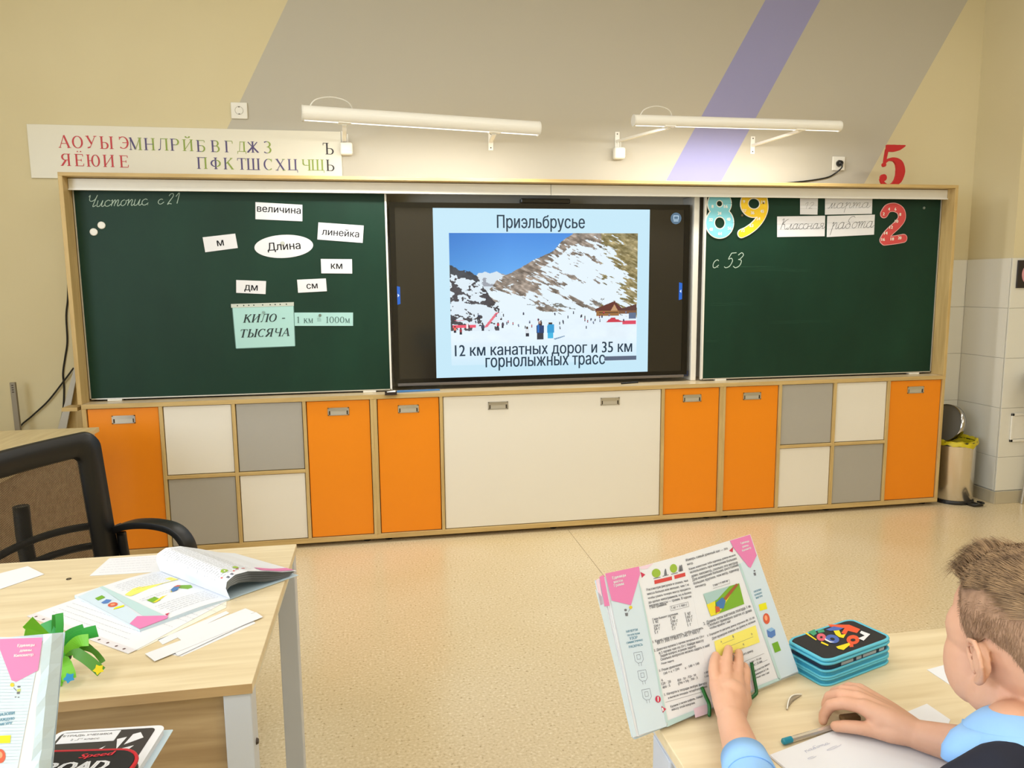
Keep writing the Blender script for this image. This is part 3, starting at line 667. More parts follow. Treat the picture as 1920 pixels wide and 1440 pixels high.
cutout('number_eight', [(ell_px(1348.5, 382, 14, 15), True), (ell_px(1349, 418, 18, 20), True)], .060, .050, mat('cutout_white', (240, 236, 226), .6), mat('cutout_blue', (128, 204, 220), .4),
       'light blue cutout of the number eight beside the screen', [(1336, 387), (1361, 387), (1349, 400), (1333, 412), (1366, 411), (1333, 430), (1368, 428), (1350, 438)], ['8', '16', '24', '32', '40', '48', '56', '64'])
cutout('number_nine', [(ell_px(1413, 382, 18, 18), True), ([(1431, 375), (1432, 392), (1426, 408), (1415, 422), (1402, 432), (1390, 438)], False)], .054, .044, mat('cutout_white', (240, 236, 226), .6), mat('cutout_yellow', (244, 204, 44), .4),
       'yellow cutout of the number nine right of the blue eight', [(1395, 378), (1431, 379), (1396, 395), (1411, 399), (1429, 396), (1422, 410), (1409, 423), (1393, 432)], ['9', '18', '27', '36', '45', '54', '63', '72'])
cutout('number_two', [([(1657, 401), (1664, 391), (1677, 389), (1688, 396), (1690, 409), (1682, 421), (1669, 433), (1660, 443), (1656, 450)], False), ([(1658, 452), (1676, 450), (1693, 447)], False)], .054, .046, mat('cutout_pink', (232, 176, 176), .6), mat('cutout_red', (208, 74, 76), .45),
       'red cutout of the number two beside the марта card', [(1657, 401), (1667, 392), (1679, 392), (1688, 402), (1681, 415), (1671, 426), (1661, 437), (1656, 449), (1673, 448), (1687, 446)], ['2', '4', '6', '8', '10', '12', '14', '16', '18', '20'])
# chalk box, eraser cloth and marker on the worktop
cb = thing('chalk_box', 'small dark tray of white chalk below the left board corner', 'tray', tuple(onz(733, 741, ZTOP)))
c = wm(cb).to_translation(); g = G().box(c.x - .032, c.x + .032, c.y - .0, c.y + .004, ZTOP, ZTOP + .016).box(c.x - .032, c.x + .032, c.y + .036, c.y + .04, ZTOP, ZTOP + .016).box(c.x - .032, c.x - .028, c.y + .004, c.y + .036, ZTOP, ZTOP + .016).box(c.x + .028, c.x + .032, c.y + .004, c.y + .036, ZTOP, ZTOP + .016).box(c.x - .028, c.x + .028, c.y + .004, c.y + .036, ZTOP, ZTOP + .003)
g.build('tray', mat('dark_brown_plastic', (40, 24, 20), .5), cb)
for k in range(4):
    a = Vector((c.x - .02, c.y + .009 + k * .007, ZTOP + .0075 + (k % 2) * .004)); tag(G().tube([a, a + Vector((.045, .002 * (k % 2), .002 * k))], .0042, 10).build('chalk_stick', mat('chalk_white', (240, 240, 236), .9), loc=a), 'white chalk stick lying in the small dark tray', 'chalk', 'chalk sticks in the tray')
a, b = onz(742, 734.5, ZTOP), onz(822, 727, ZTOP)
tag(G().slab([(a.x, .045, ZTOP + .0008), (b.x, .075, ZTOP + .0008), (b.x, .118, ZTOP + .0008), (a.x + .01, .118, ZTOP + .0008)], (0, 0, .003)).build('cloth', mat('blue_cloth', (70, 120, 172), .8), loc=(a.x, .08, ZTOP)), 'flat blue cloth on the worktop under the screen', 'cloth')
a, b = onz(1165, 719, ZTOP + .005), onz(1196, 716.5, ZTOP + .005)
tag(G().tube([a, b], .005, 10).build('marker', M_black, loc=a), 'dark marker lying on the worktop under the screen', 'marker')
# ------------------------------------------------------------------ interactive screen
YT = .14
tx0, tx1, tz0, tz1 = 1.558, 3.294, .872, 1.868
ax0, ax1 = ony(738.8, 390.3, YT).x, ony(1284, 392.2, YT).x
ax0, ax1 = (ax0 + ony(750.3, 710, YT).x) / 2, (ax1 + ony(1276, 696, YT).x) / 2
az1 = (ony(738.8, 390.3, YT).z + ony(1284, 392.2, YT).z) / 2; az0 = (ony(750.3, 710, YT).z + ony(1276, 696, YT).z) / 2
tv = thing('interactive_screen', 'large black interactive screen showing a ski resort slide between the chalkboards', 'screen', ((tx0 + tx1) / 2, YT + .03, tz0))
G().box(tx0, tx1, YT, YT + .07, tz0, tz1).build('housing', M_black, tv, bevel=.004)
g = G()
for q in ((tx0, tx1, az1, tz1), (tx0, tx1, tz0, az0), (tx0, ax0, az0, az1), (ax1, tx1, az0, az1)): g.box(q[0], q[1], YT - .006, YT - .0005, q[2], q[3])
g.build('bezel', M_blackglossy, tv)
G().box(tx0 + .02, tx1 - .02, YT - .012, YT + .04, tz0 - .016, tz0 - .0005).build('lower_trim', mat('grey_trim', (112, 106, 102), .35, .4), tv, bevel=.002)
M_glass = mat('screen_glass_dark', (34, 32, 28), .12, spec=.6)
sc = G().box(ax0, ax1, YT - .003, YT - .0008, az0, az1).build('screen', M_glass, tv)
G().box(2.29, 2.575, YT - .004, YT + .05, tz1 + .001, tz1 + .028).build('camera_bar', M_blackglossy, tv, bevel=.006)
G().box(tx1 - .03, tx1 + .012, YT - .004, YT + .03, tz0 - .012, tz0 + .02).build('corner_clip', mat('navy_clip', (22, 34, 62), .4), tv)
# slide (all printed matter is given off by the panel)
def on_tv(px, py, off): return ony(px, py, YT - off)
sx0 = (on_tv(810.6, 391.9, 0).x + on_tv(819, 707.8, 0).x) / 2; sx1 = (on_tv(1219, 393.4, 0).x + on_tv(1212.8, 695, 0).x) / 2
G().box(sx0, sx1, YT - .0045, YT - .0035, az0 + .001, az1 - .001).build('slide', emis('slide_blue_white', (190, 224, 240), 1.0), sc)
def vnoise(w_, h_, cells, seed, octs=5):
    r = np.random.RandomState(seed); out = np.zeros((h_, w_)); amp = 1; tot = 0
    for o in range(octs):
        n = cells * 2 ** o; gr = r.rand(n + 2, n + 2); y = np.linspace(0, n, h_); x = np.linspace(0, n, w_)
        yi = y.astype(int); xi = x.astype(int); fy = (y - yi)[:, None]; fx = (x - xi)[None, :]; fy = fy * fy * (3 - 2 * fy); fx = fx * fx * (3 - 2 * fx)
        a = gr[yi][:, xi]; b = gr[yi][:, xi + 1]; c = gr[yi + 1][:, xi]; d = gr[yi + 1][:, xi + 1]
        out += amp * ((a * (1 - fx) + b * fx) * (1 - fy) + (c * (1 - fx) + d * fx) * fy); tot += amp; amp *= .55
    return out / tot
PW, PH = 400, 275
u = np.linspace(0, 1, PW)[None, :].repeat(PH, 0); v = np.linspace(0, 1, PH)[:, None].repeat(PW, 1)
n1 = vnoise(PW, PH, 6, 1, 6); n2 = vnoise(PW, PH, 14, 2, 5); n3 = vnoise(PW, PH, 40, 3, 3)
# slanting streaks for the rock ribs
uu = (u * .8 + v * .6); vv = (v - u * .75)
def samp(tex, a, b): return tex[np.clip((b % 1) * PH, 0, PH - 1).astype(int), np.clip((a % 1) * PW, 0, PW - 1).astype(int)]
st_ = samp(vnoise(PW, PH, 24, 4, 4), uu * .35, vv * 1.1)
img = np.zeros((PH, PW, 3))
img[:] = np.array([66, 136, 218]); img += (v[..., None] * np.array([90, 90, 50]) * 1.1); img += ((.3 - u).clip(0, 1)[..., None] * -60)
snow = np.array([222, 236, 246.])
def ridge(pts): return np.interp(np.linspace(0, 1, PW), [p[0] for p in pts], [p[1] for p in pts])[None, :]
far = ridge([(0, .4), (.12, .36), (.14, .31), (.18, .285), (.21, .30), (.24, .29), (.29, .31), (.4, .4), (1, .4)]) + (n3 - .5) * .02
m = v > far; img[m] = (snow - 14) ; mm = m & (n2 > .56) & (v < .40); img[mm] = np.array([150, 156, 168])
R1 = ridge([(0, 1), (.12, .55), (.25, .345), (.30, .305), (.38, .25), (.45, .195), (.50, .16), (.54, .13), (.6, .05), (.65, 0), (1, -.2)]) + (n2 - .5) * .03
m = v > R1; img[m] = snow
fs_ = samp(vnoise(PW, PH, 70, 9, 2), uu * .4, vv * 1.2); rock = (n1 * .36 + st_ * .34 + fs_ * .30)
dens = np.interp(u + (v - .2) * -.1, [.25, .35, .5, .62, .72, .8, 1.0], [.41, .47, .49, .40, .41, .54, .58]) - np.clip(v - .35, 0, 1) * .55 - np.clip(.62 - u, 0, 1) * np.clip(v - .42, 0, 1) * 3
dens += np.exp(-((u - .36) ** 2 / .006 + (v - .42) ** 2 / .003)) * .25 + ((v - R1) < .09) * .12
cr = m & (rock < dens) & (v < .66)
browns = np.array([146, 134, 124]) + (fs_[..., None] - .5) * 90 + (n3[..., None] - .5) * np.array([110, 100, 90]) + np.where(u > .8, 1, 0)[..., None] * np.array([4, 4, -26])
img[cr] = browns[cr]
cr2 = m & (st_ < .36) & (v < .6) & (v > R1 + .05); img[cr2] = (browns * .9)[cr2]
lt = (np.abs(v - .5 - (u - .5) * .3 + (n1 - .5) * .3) < .006) & (u > .4) & (n3 > .5); img[lt] = np.array([120, 120, 116])
# left wooded slope
Lr = ridge([(0, .24), (.03, .25), (.08, .29), (.12, .30), (.14, .32), (.18, .42), (.22, .50), (.25, .55), (.27, .66), (1, 2)]) + (n3 - .5) * .05
m = (v > Lr) & (v < .74); img[m] = snow - 6
tree = m & (((n2 * .7 + n3 * .8) > .84 - np.clip(.1 - np.abs(v - Lr - .05), 0, .1) * 1.6)); img[tree] = (np.array([60, 58, 66]) + (n3[..., None] - .5) * 60)[tree]
top = (v > Lr) & (v < Lr + .06) & (u < .14); img[top] = (np.array([46, 52, 62]) + n3[..., None] * 30)[top]
img = np.where(((v > .66) & (u > .25))[..., None] | (v > .74)[..., None], snow + (n2[..., None] - .5) * 14, img)
fade = np.clip((v - .8) / .2, 0, 1)[..., None]; img = img * (1 - fade) + np.array([200, 228, 243]) * fade
def rect(a, b, c, d, col, rot=0):
    m = (u >= a) & (u <= b) & (v >= c) & (v <= d); img[m] = np.array(col)
def poly(pts, col):
    inside = np.zeros(u.shape, bool); n = len(pts)
    for i in range(n):
        x1, y1 = pts[i]; x2, y2 = pts[(i + 1) % n]
        c = ((y1 > v) != (y2 > v)) & (u < (x2 - x1) * (v - y1) / (y2 - y1 + 1e-9) + x1); inside ^= c
    img[inside] = np.array(col)
# chalets on the right
poly([(.77, .585), (.875, .525), (.93, .60), (.915, .615), (.77, .61)], (96, 50, 46)); rect(.775, .90, .60, .64, (150, 104, 62)); rect(.79, .895, .612, .62, (80, 56, 40))
poly([(.855, .60), (.875, .55), (.895, .60)], (190, 150, 110)); poly([(.90, .59), (1, .55), (1, .60), (.90, .615)], (86, 56, 56)); rect(.90, .995, .60, .625, (120, 84, 60)); rect(.955, .995, .62, .665, (90, 110, 140))
rect(.84, .90, .67, .69, (206, 60, 84)); rect(.92, .995, .68, .71, (214, 70, 96)); rect(.855, .88, .655, .67, (180, 40, 60)); poly([(.83, .69), (.86, .655), (.93, .69)], (196, 56, 76))
# red fences and lift on the left
rect(.01, .13, .69, .715, (230, 84, 108)); rect(.02, .07, .655, .66, (220, 90, 120)); poly([(.17, .715), (.235, .60), (.25, .60), (.19, .71)], (226, 110, 128)); rect(.08, .09, .68, .72, (240, 220, 226))
rp = random.Random(11)
def skier(cx, cy, s, c1, c2=(40, 44, 60)):
    rect(cx - s * .18, cx + s * .18, cy - s, cy - s * .45, c1); rect(cx - s * .15, cx + s * .15, cy - s * .45, cy, c2); rect(cx - s * .1, cx + s * .1, cy - s * 1.25, cy - s, (60, 44, 44))
for k in range(46):
    cx = rp.choice((rp.uniform(.08, .3), rp.uniform(.28, .6), rp.uniform(.62, .98))); cy = rp.uniform(.62, .74)
    skier(cx, cy, .018, rp.choice(((50, 60, 90), (200, 60, 80), (60, 60, 66), (120, 130, 160))))
for cx, cy, s, c in ((.02, .75, .04, (226, 110, 90)), (.05, .765, .04, (150, 60, 70)), (.165, .74, .045, (60, 66, 90)), (.40, .79, .06, (214, 222, 230)), (.245, .72, .035, (200, 60, 80)), (.27, .72, .035, (70, 60, 80))): skier(cx, cy, s, c)
skier(.47, .815, .11, (30, 60, 110), (50, 54, 66)); rect(.455, .465, .70, .76, (30, 110, 190)); rect(.462, .472, .675, .69, (190, 150, 140))
skier(.525, .81, .10, (40, 160, 214), (60, 176, 220)); rect(.51, .545, .70, .765, (44, 150, 206)); poly([(.54, .812), (.6, .79), (.605, .795), (.55, .82)], (120, 150, 180))
poly([(.81, .0), (.0, 0), (0, 0)], (0, 0, 0))
img = np.clip(img, 0, 255)
pc = [on_tv(841, 437, 0), on_tv(1196, 437.5, 0), on_tv(847, 685, 0), on_tv(1192, 676, 0)]
px0, px1 = (pc[0].x + pc[2].x) / 2, (pc[1].x + pc[3].x) / 2; pz1 = (pc[0].z + pc[1].z) / 2; pz0 = (pc[2].z + pc[3].z) / 2
X = np.linspace(px0, px1, PW + 1); Z = np.linspace(pz1, pz0, PH + 1)
vs = [(float(x), YT - .005, float(z)) for z in Z for x in X]
fs = [(r * (PW + 1) + c, (r + 1) * (PW + 1) + c, (r + 1) * (PW + 1) + c + 1, r * (PW + 1) + c + 1) for r in range(PH) for c in range(PW)]
inv = wm(sc).inverted(); me = bpy.data.meshes.new('picture'); me.from_pydata([tuple(inv @ Vector(p)) for p in vs], [], fs)
ca = me.color_attributes.new('shown', 'FLOAT_COLOR', 'CORNER'); s = img / 255.0
ln = np.where(s <= .04045, s / 12.92, ((s + .055) / 1.055) ** 2.4).reshape(-1, 3)
buf = np.ones((PW * PH * 4, 4), dtype=np.float32); buf[:, :3] = np.repeat(ln, 4, axis=0); ca.data.foreach_set('color', buf.ravel())
mp_ = mat('shown_picture', (4, 4, 4), .3); nt = mp_.node_tree; at = N(nt, 'ShaderNodeVertexColor'); at.layer_name = 'shown'
bb = nt.nodes['Principled BSDF']; nt.links.new(at.outputs['Color'], bb.inputs['Emission Color']); bb.inputs['Emission Strength'].default_value = 1.0
me.materials.append(mp_); po = bpy.data.objects.new('picture', me); COL.objects.link(po); po.parent = sc; WM[po.name] = wm(sc).copy()
M_sink = emis('slide_dark_letters', (22, 52, 74), 1.0)
def sl_(g): g.build('slide_lettering', M_sink, sc)
g = G(); O = on_tv(1015, 419, .0058); put_text(g, 'Приэльбрусье', O, UX, UZ, (on_tv(1097, 419, 0) - on_tv(933, 419, 0)).length, .093, res=3, bold=.0012)
sl_(g); g = G(); O = on_tv(1022.5, 656.5, .0058); U = (on_tv(1188, 652, 0) - on_tv(857, 660, 0)).normalized()
put_text(g, '12 км канатных дорог и 35 км', O, UX, UZ, (on_tv(1188, 656, 0) - on_tv(857, 656, 0)).length, .082, res=3, bold=.0012)
sl_(g); g = G(); O = on_tv(1024, 680, .0058); put_text(g, 'горнолыжных трасс', O, UX, UZ, (on_tv(1136, 680, 0) - on_tv(913, 680, 0)).length, .076, res=3, bold=.0012)
sl_(g)
g = G(); a, b = on_tv(1133, 669, .006), on_tv(1193, 674.5, .006); g.box(a.x, b.x, YT - .0062, YT - .006, b.z, a.z + .002); g.build('address_bar', emis('bar_grey', (84, 98, 122), 1), sc)
for (x, s) in ((747, 1), (1276, -1)):
    yy = 554 if s > 0 else 546; c = on_tv(x, yy, .0045); b = G().slab([(c.x - .010, YT - .0042, c.z - .052), (c.x + .010, YT - .0042, c.z - .047), (c.x + .010, YT - .0042, c.z + .047), (c.x - .010, YT - .0042, c.z + .052)], (0, -.0006, 0)).build('side_tab', emis('tab_blue', (30, 100, 200), 1), sc)
    G().add([(c.x - .004 * s, YT - .006, c.z + .010), (c.x - .004 * s, YT - .006, c.z - .010), (c.x + .006 * s, YT - .006, c.z)], [(0, 1, 2)]).build('arrow_mark', emis('mark_white', (225, 235, 250), 1), sc)
c = on_tv(1267.5, 409.5, .0045)
G().add([(c.x + .033 * math.cos(a), YT - .0046, c.z + .033 * math.sin(a)) for a in [k * math.pi / 16 for k in range(32)]], [tuple(range(32))]).build('round_button', emis('button_blue', (84, 112, 134), 1), sc)
g = G()
for q in ((-.016, .016, .012, .017), (-.016, .016, -.008, -.004), (-.016, -.012, -.008, .017), (.012, .016, -.008, .017), (-.015, .015, -.017, -.012)): g.box(c.x + q[0], c.x + q[1], YT - .0056, YT - .005, c.z + q[2], c.z + q[3])
g.build('button_symbol', emis('mark_pale', (180, 204, 222), 1), sc)
# ------------------------------------------------------------------ alphabet banner
ban = thing('alphabet_banner', 'white alphabet banner with coloured serif letters above the left board', 'banner', (.5, YW - .006, 2.0))
bx0, bx1, bz0, bz1 = -.285, 1.309, 1.995, 2.268
G().box(bx0, bx1, YW - .010, YW - .002, bz0, bz1).build('panel', mat('banner_white', (226, 222, 206), .35), ban, bevel=.001, seg=1)
yb = YW - .0112
def bl_(px, py): return ony(px, py, yb)
M_red = mat('letter_red', (196, 62, 70), .6); M_pur = mat('letter_purple', (82, 72, 120), .6); M_grn = mat('letter_green', (142, 164, 74), .6); M_dk = mat('letter_dark', (44, 42, 46), .6)
ROW = [('А', 111, 277, .97, 'r'), ('О', 136, 278, .97, 'r'), ('У', 162, 278, .97, 'r'), ('Ы', 188, 279, .97, 'r'), ('Э', 224, 279, .97, 'r'),
 ('М', 243, 281, .97, 'pg'), ('Н', 271, 281.5, .95, 'pg'), ('Л', 296, 282, .95, 'pg'), ('Р', 320, 282.5, .95, 'pg'), ('Й', 343, 283, .92, 'gg'), ('Б', 369, 284.5, .93, 'pg'), ('В', 396, 285, .93, 'pg'), ('Г', 422, 285.5, .93, 'pg'), ('Д', 445, 284.5, .82, 'gg'), ('Ж', 463, 286, .9, 'pp'), ('З', 494, 287, .95, 'pg'), ('Ъ', 606, 289.5, .95, 'k'),
 ('Я', 114, 311, .95, 'r'), ('Ё', 141, 311.5, .95, 'r'), ('Ю', 163, 312.5, .95, 'r'), ('И', 194, 313, .95, 'r'), ('Е', 225, 314, .95, 'r'),
 ('П', 370, 316.5, .93, 'pg'), ('Ф', 395, 317, .93, 'pg'), ('К', 420, 317.5, .93, 'pg'), ('Т', 445, 318, .93, 'pg'), ('Ш', 463, 318.5, .93, 'pp'), ('С', 495, 319, .93, 'pg'), ('Х', 517, 319.5, .93, 'pg'), ('Ц', 540, 319, .9, 'pp'), ('Ч', 566, 319.5, .9, 'gg'), ('Щ', 584, 319.5, .9, 'gg'), ('Ь', 612, 320.5, .93, 'k')]
for ch, px, py, sc_, cc in ROW:
    g = G(); O = bl_(px, py); h = .066 * sc_
    two = {'r': None, 'pg': (0, 1), 'gg': (1, 1), 'pp': (0, 0), 'k': None}[cc]
    serif(g, ch, O, UX, UZ, h, .82, 0, 1.02, two)
    g.build('letter', [M_red] if cc == 'r' else [M_dk] if cc == 'k' else [M_pur, M_grn], ban)
# ------------------------------------------------------------------ board lamps
M_led = emis('lamp_diffuser', (255, 250, 238), 1.6)
def board_lamp(pa, ya, pb, yb_, r, label, br_px, loopx):
    A = ony(*pa, ya); B = ony(*pb, yb_); d = (B - A).normalized()
    t = thing('board_lamp', label, 'lamp', tuple((A + B) / 2), 0, 'white tube lamps above the chalkboards')
    up = Vector((0, 0, 1)); bk = up.cross(d).normalized()  # towards the wall
    if bk.y < 0: bk = -bk
    up = d.cross(bk) if d.cross(bk).z > 0 else -d.cross(bk)
    def prof(a0, a1, rr_, n=12): return [up * math.sin(rad(a0 + (a1 - a0) * i / n)) * rr_ - bk * math.cos(rad(a0 + (a1 - a0) * i / n)) * rr_ for i in range(n + 1)]
    pr = prof(-62, 190, r, 20); g = G(); n = len(pr)
    inn = [q * .93 for q in pr]; ring = pr + inn[::-1]
    vs = [A + q for q in ring] + [B + q for q in ring]; m = len(ring)
    g.add(vs, [(i, (i + 1) % m, m + (i + 1) % m, m + i) for i in range(m)]); g.build('housing', M_enamel, t, smooth=False)
    pd = [q * .9 for q in prof(190, 298, r, 10)]; ring = pd; m = len(ring)
    g = G(); vs = [A + d * .004 + q for q in ring] + [B - d * .004 + q for q in ring]
    g.add(vs, [(i, i + 1, m + i + 1, m + i) for i in range(m - 1)]); g.build('diffuser', M_led, t)
    for E, s in ((A, -1), (B, 1)):
        full = [E + (up * math.sin(a) - bk * math.cos(a)) * r * 1.02 for a in [2 * math.pi * k / 24 for k in range(24)]]
        G().slab(full, d * s * .008).build('end_cap', M_whitepl, t)
    # brackets: wall plate, arm, clip
    for (px, py), k in zip(br_px, (.16, .80)):
        P = ony(px, py, YW); pl = G().box(P.x - .014, P.x + .014, YW - .005, YW - .0005, P.z - .06, P.z + .045).build('wall_plate', M_enamel, t, bevel=.001, seg=1)
        for zz in (.032, -.046): G(Matrix.Translation((P.x, YW - .005, P.z + zz)) @ Matrix.Rotation(rad(90), 4, 'X')).lathe([(.004, 0), (.003, .0025)], n=8).build('screw', M_darksteel, pl)
        T = A.lerp(B, k); T = Vector((T.x, T.y, T.z)) - up * (r * .98)
        s0 = Vector((P.x, YW - .005, P.z - .01)); ax = (T - s0).normalized(); sd = ax.cross(up).normalized()
        G().obox((s0 + T) / 2, ax * ((T - s0).length / 2), sd * .010, up * .007).build('arm', M_enamel, t, bevel=.001, seg=1)
        G().obox(T + up * .004, d * .03, bk * .02, up * .003).build('clip', M_enamel, t)
    # cable loop from the left end down to the junction box
    E = A + d * .03; L1 = A + d * .28
    G().tube(catmull([E + up * (r * .9), E + up * (r + .03) + d * .03, E + up * (r + .05) + d * .11 + bk * .02, E + up * (r + .03) + d * .19 + bk * .04, E + d * .22 + bk * .07 - up * .01], 6), .003, 8).build('cable', M_whitepl, t)
    l = area('board_lamp_light', tuple((A + B) / 2 + bk * .02 - up * (r + .012)), ((B - A).length * .95, .05), 11, (1.0, .98, .935))
    e = Matrix.Rotation(math.atan2(d.y, d.x), 4, 'Z') @ Matrix.Rotation(rad(14), 4, 'X'); l.rotation_euler = e.to_euler()
    return t
board_lamp((569, 212.5), -.32, (1008, 241.5), -.14, .037, 'left white tube lamp on wall brackets above the left board', ((645, 262), (920, 262)), 0)
board_lamp((1190, 226), -.20, (1572, 237), -.12, .030, 'right white tube lamp on wall brackets above the right board', ((1157, 262), (1411, 270)), 0)
for px, py, lab in ((650, 281, 'white round-cornered junction box beside the alphabet banner'), (1158, 289, 'white round-cornered junction box below the right lamp bracket')):
    P = ony(px, py, YW); t = thing('junction_box', lab, 'junction box', (P.x, YW - .03, P.z - .03), 0, 'junction boxes of the board lamps')
    G().box(P.x - .034, P.x + .034, YW - .052, YW - .001, P.z - .034, P.z + .034).build('box', M_enamel, t, bevel=.012, seg=3)
    G().box(P.x - .028, P.x + .028, YW - .0545, YW - .0522, P.z - .012, P.z - .008).build('seam', M_whitepl, t)
    G().tube([(P.x - .008, YW - .03, P.z + .0345), (P.x - .008, YW - .03, P.z + .075)], .003, 8).tube([(P.x + .008, YW - .03, P.z + .0345), (P.x + .008, YW - .03, P.z + .08)], .003, 8).build('cable', M_whitepl, t)
# wall sockets
def socket(px, py, lab, plug=False):
    P = ony(px, py, YW); t = thing('wall_socket', lab, 'socket', (P.x, YW, P.z), 0, 'white wall sockets above the boards')
    G().box(P.x - .043, P.x + .043, YW - .011, YW - .0005, P.z - .043, P.z + .043).build('frame', M_whitepl, t, bevel=.004)
    M = Matrix.Translation((P.x, YW - .0112, P.z)) @ Matrix.Rotation(rad(90), 4, 'X')
    G(M).lathe([(.022, .0006), (.020, .0012), (.0195, -.004), (.0005, -.004)], n=24, cap=False).build('recess', mat('socket_recess', (176, 172, 160), .5), t)
    G(M).lathe([(.0028, -.0035), (.0028, -.003)], (-.0095, 0, 0), 10).lathe([(.0028, -.0035), (.0028, -.003)], (.0095, 0, 0), 10).box(-.004, .004, .0165, .020, -.003, .002).box(-.004, .004, -.020, -.0165, -.003, .002).build('contacts', M_darksteel, t)
    return P
socket(449, 208, 'empty white wall socket above the alphabet banner')
P = socket(1571, 307, 'white wall socket with a black plug near the red five')
c = Vector((P.x, YW - .012, P.z)); pl = thing('power_plug', 'black power plug with cord running down behind the surround', 'plug', tuple(c))
M = Matrix.Translation(c) @ Matrix.Rotation(rad(90), 4, 'X')
G(M).lathe([(.0185, -.002), (.0185, .012), (.014, .026), (.010, .030)], n=24).build('plug_body', M_black, pl)
ends = [ony(1571, 315, YW - .02), ony(1566, 325, YW - .012), ony(1550, 333, YW - .008), ony(1515, 339, YW - .008), ony(1470, 344, YW - .008), ony(1430, 350, YW - .012)]
G().tube(catmull([c + Vector((0, -.028, -.004)), c + Vector((0, -.03, -.03))] + ends[1:], 8), .0045, 10).build('cord', M_black, pl)
# red standing five on top of the surround
c5 = ony(1671, 345, .12); g = G(); H5 = .245; base = Vector((c5.x - .08, .125, FT + .0005))
zz = Vector((0, 0, 0)); sc5 = lambda pts: [(x * H5, y * H5) for x, y in pts]
def strk(pts, ws):
    q = catmull([(x, y, 0) for x, y in pts], 6); n = len(q); w_ = np.interp(np.linspace(0, 1, n), np.linspace(0, 1, len(ws)), ws)
    g.stroke([(p.x * H5, p.y * H5) for p in q], [float(a * H5) for a in w_], base, UX, UZ, zz)
strk([(.17, .90), (.14, .72), (.12, .56)], [.07, .06, .05])
strk([(.15, .93), (.35, .93), (.50, .95), (.66, 1.0)], [.16, .17, .13, .02])
strk([(.12, .57), (.22, .65), (.38, .66), (.52, .56), (.57, .38), (.52, .18), (.38, .055), (.22, .035), (.10, .10), (.06, .20)], [.04, .06, .10, .20, .24, .20, .10, .06, .08, .10])
for cx, cy, r_ in ((.11, .22, .085), (.11, .53, .05)): g.add([base + Vector(((cx + r_ * math.cos(k * math.pi / 10)) * H5, 0, (cy + r_ * math.sin(k * math.pi / 10)) * H5)) for k in range(20)], [tuple(range(20))])
g.add([base + Vector((x * H5, 0, y * H5)) for x, y in ((.14, 0), (.46, 0), (.44, .07), (.18, .07))], [(0, 1, 2, 3)])
o = g.build('standing_number', mat('red_foam', (186, 30, 34), .55), loc=base)
sd = o.modifiers.new('thick', 'SOLIDIFY'); sd.thickness = .014; sd.offset = 0
tag(o, 'red upright number five standing on the board surround', 'number')
# ------------------------------------------------------------------ pedal bin
bc = Vector((5.115, .085, 0)); br_, bh = .118, .40
t = thing('pedal_bin', 'brushed steel pedal bin with raised lid and yellow liner beside the cabinet', 'bin', tuple(bc))
steel = mat('brushed_bin_steel', (236, 228, 214), .22, .95); steel.node_tree.nodes['Principled BSDF'].inputs['Anisotropic'].default_value = .6
G().lathe([(br_ - .004, .02), (br_, .024), (br_, bh - .03), (br_ + .002, bh - .025)], bc, 48, False).build('body', steel, t, smooth=True)
G().lathe([(br_ + .008, 0), (br_ + .008, .012), (br_ + .002, .022), (.05, .022)], bc, 40).build('base_ring', M_black, t)
G().lathe([(br_ - .004, bh - .028), (br_ + .004, bh - .025), (br_ + .004, bh), (br_ - .006, bh), (br_ - .008, bh - .1)], bc, 40, False).build('rim', M_black, t)
g = G(); rr = random.Random(2); n = 48; vs = []
for j, (r0, z0) in enumerate(((br_ - .012, bh - .14), (br_ - .009, bh - .02), (br_ - .002, bh + .006), (br_ + .007, bh + .002), (br_ + .010, bh - .022))):
    for k in range(n):
        wob = .004 * math.sin(k * 1.7 + j) + .003 * math.sin(k * .9 + 2 * j)
        a = 2 * math.pi * k / n; drop = (-.012 if 34 < k < 44 and j >= 3 else 0); lift = .012 * max(0, math.cos(a - .1)) if j >= 2 else 0
        vs.append(bc + Vector(((r0 + wob * (.5 if j >= 3 else 0)) * math.cos(a), (r0 + wob * (.5 if j >= 3 else 0)) * math.sin(a), z0 + (wob if j >= 2 else 0) + lift + drop + (.012 if 38 < k < 46 and j == 4 else 0))))
g.add(vs, [(i * n + k, i * n + (k + 1) % n, (i + 1) * n + (k + 1) % n, (i + 1) * n + k) for i in range(4) for k in range(n)])
o = g.build('liner', mat('yellow_liner', (196, 178, 20), .4), t, smooth=True)
# raised lid hinged at the back left
hl = bc + Vector((-.075, .085, bh)); ax = Vector((.45, -.30, .84)).normalized()
hz = Vector((-.55, .62, 0)).normalized(); lc = ony(1772, 792, .16); nn = (Vector((-.97, -.14, .20))).normalized()
Rm = nn.to_track_quat('Z', 'Y').to_matrix().to_4x4(); M = Matrix.Translation(lc) @ Rm
ld = G(M).lathe([(br_, .0), (br_ + .003, .003), (br_ + .003, -.040), (br_ - .006, -.046), (.06, -.056), (.001, -.06)], n=44, cap=False).build('lid', mat('mirror_steel', (190, 188, 186), .12, 1.0), t, smooth=True)
G(M).lathe([(br_ - .001, -.004), (.001, -.004)], n=40, cap=False).build('lid_lining', mat('grey_lining', (112, 110, 104), .5), ld)
G().tube(catmull([bc + Vector((-.09, .09, bh - .02)), bc + Vector((-.11, .10, bh + .04)), lc + Vector((-.03, .05, -.11))], 6), .008, 8).build('hinge', M_black, t)
pd_ = G().box(bc.x + .015, bc.x + .085, bc.y - br_ - .055, bc.y - br_ + .02, .004, .010).build('pedal', M_black, t, bevel=.002)
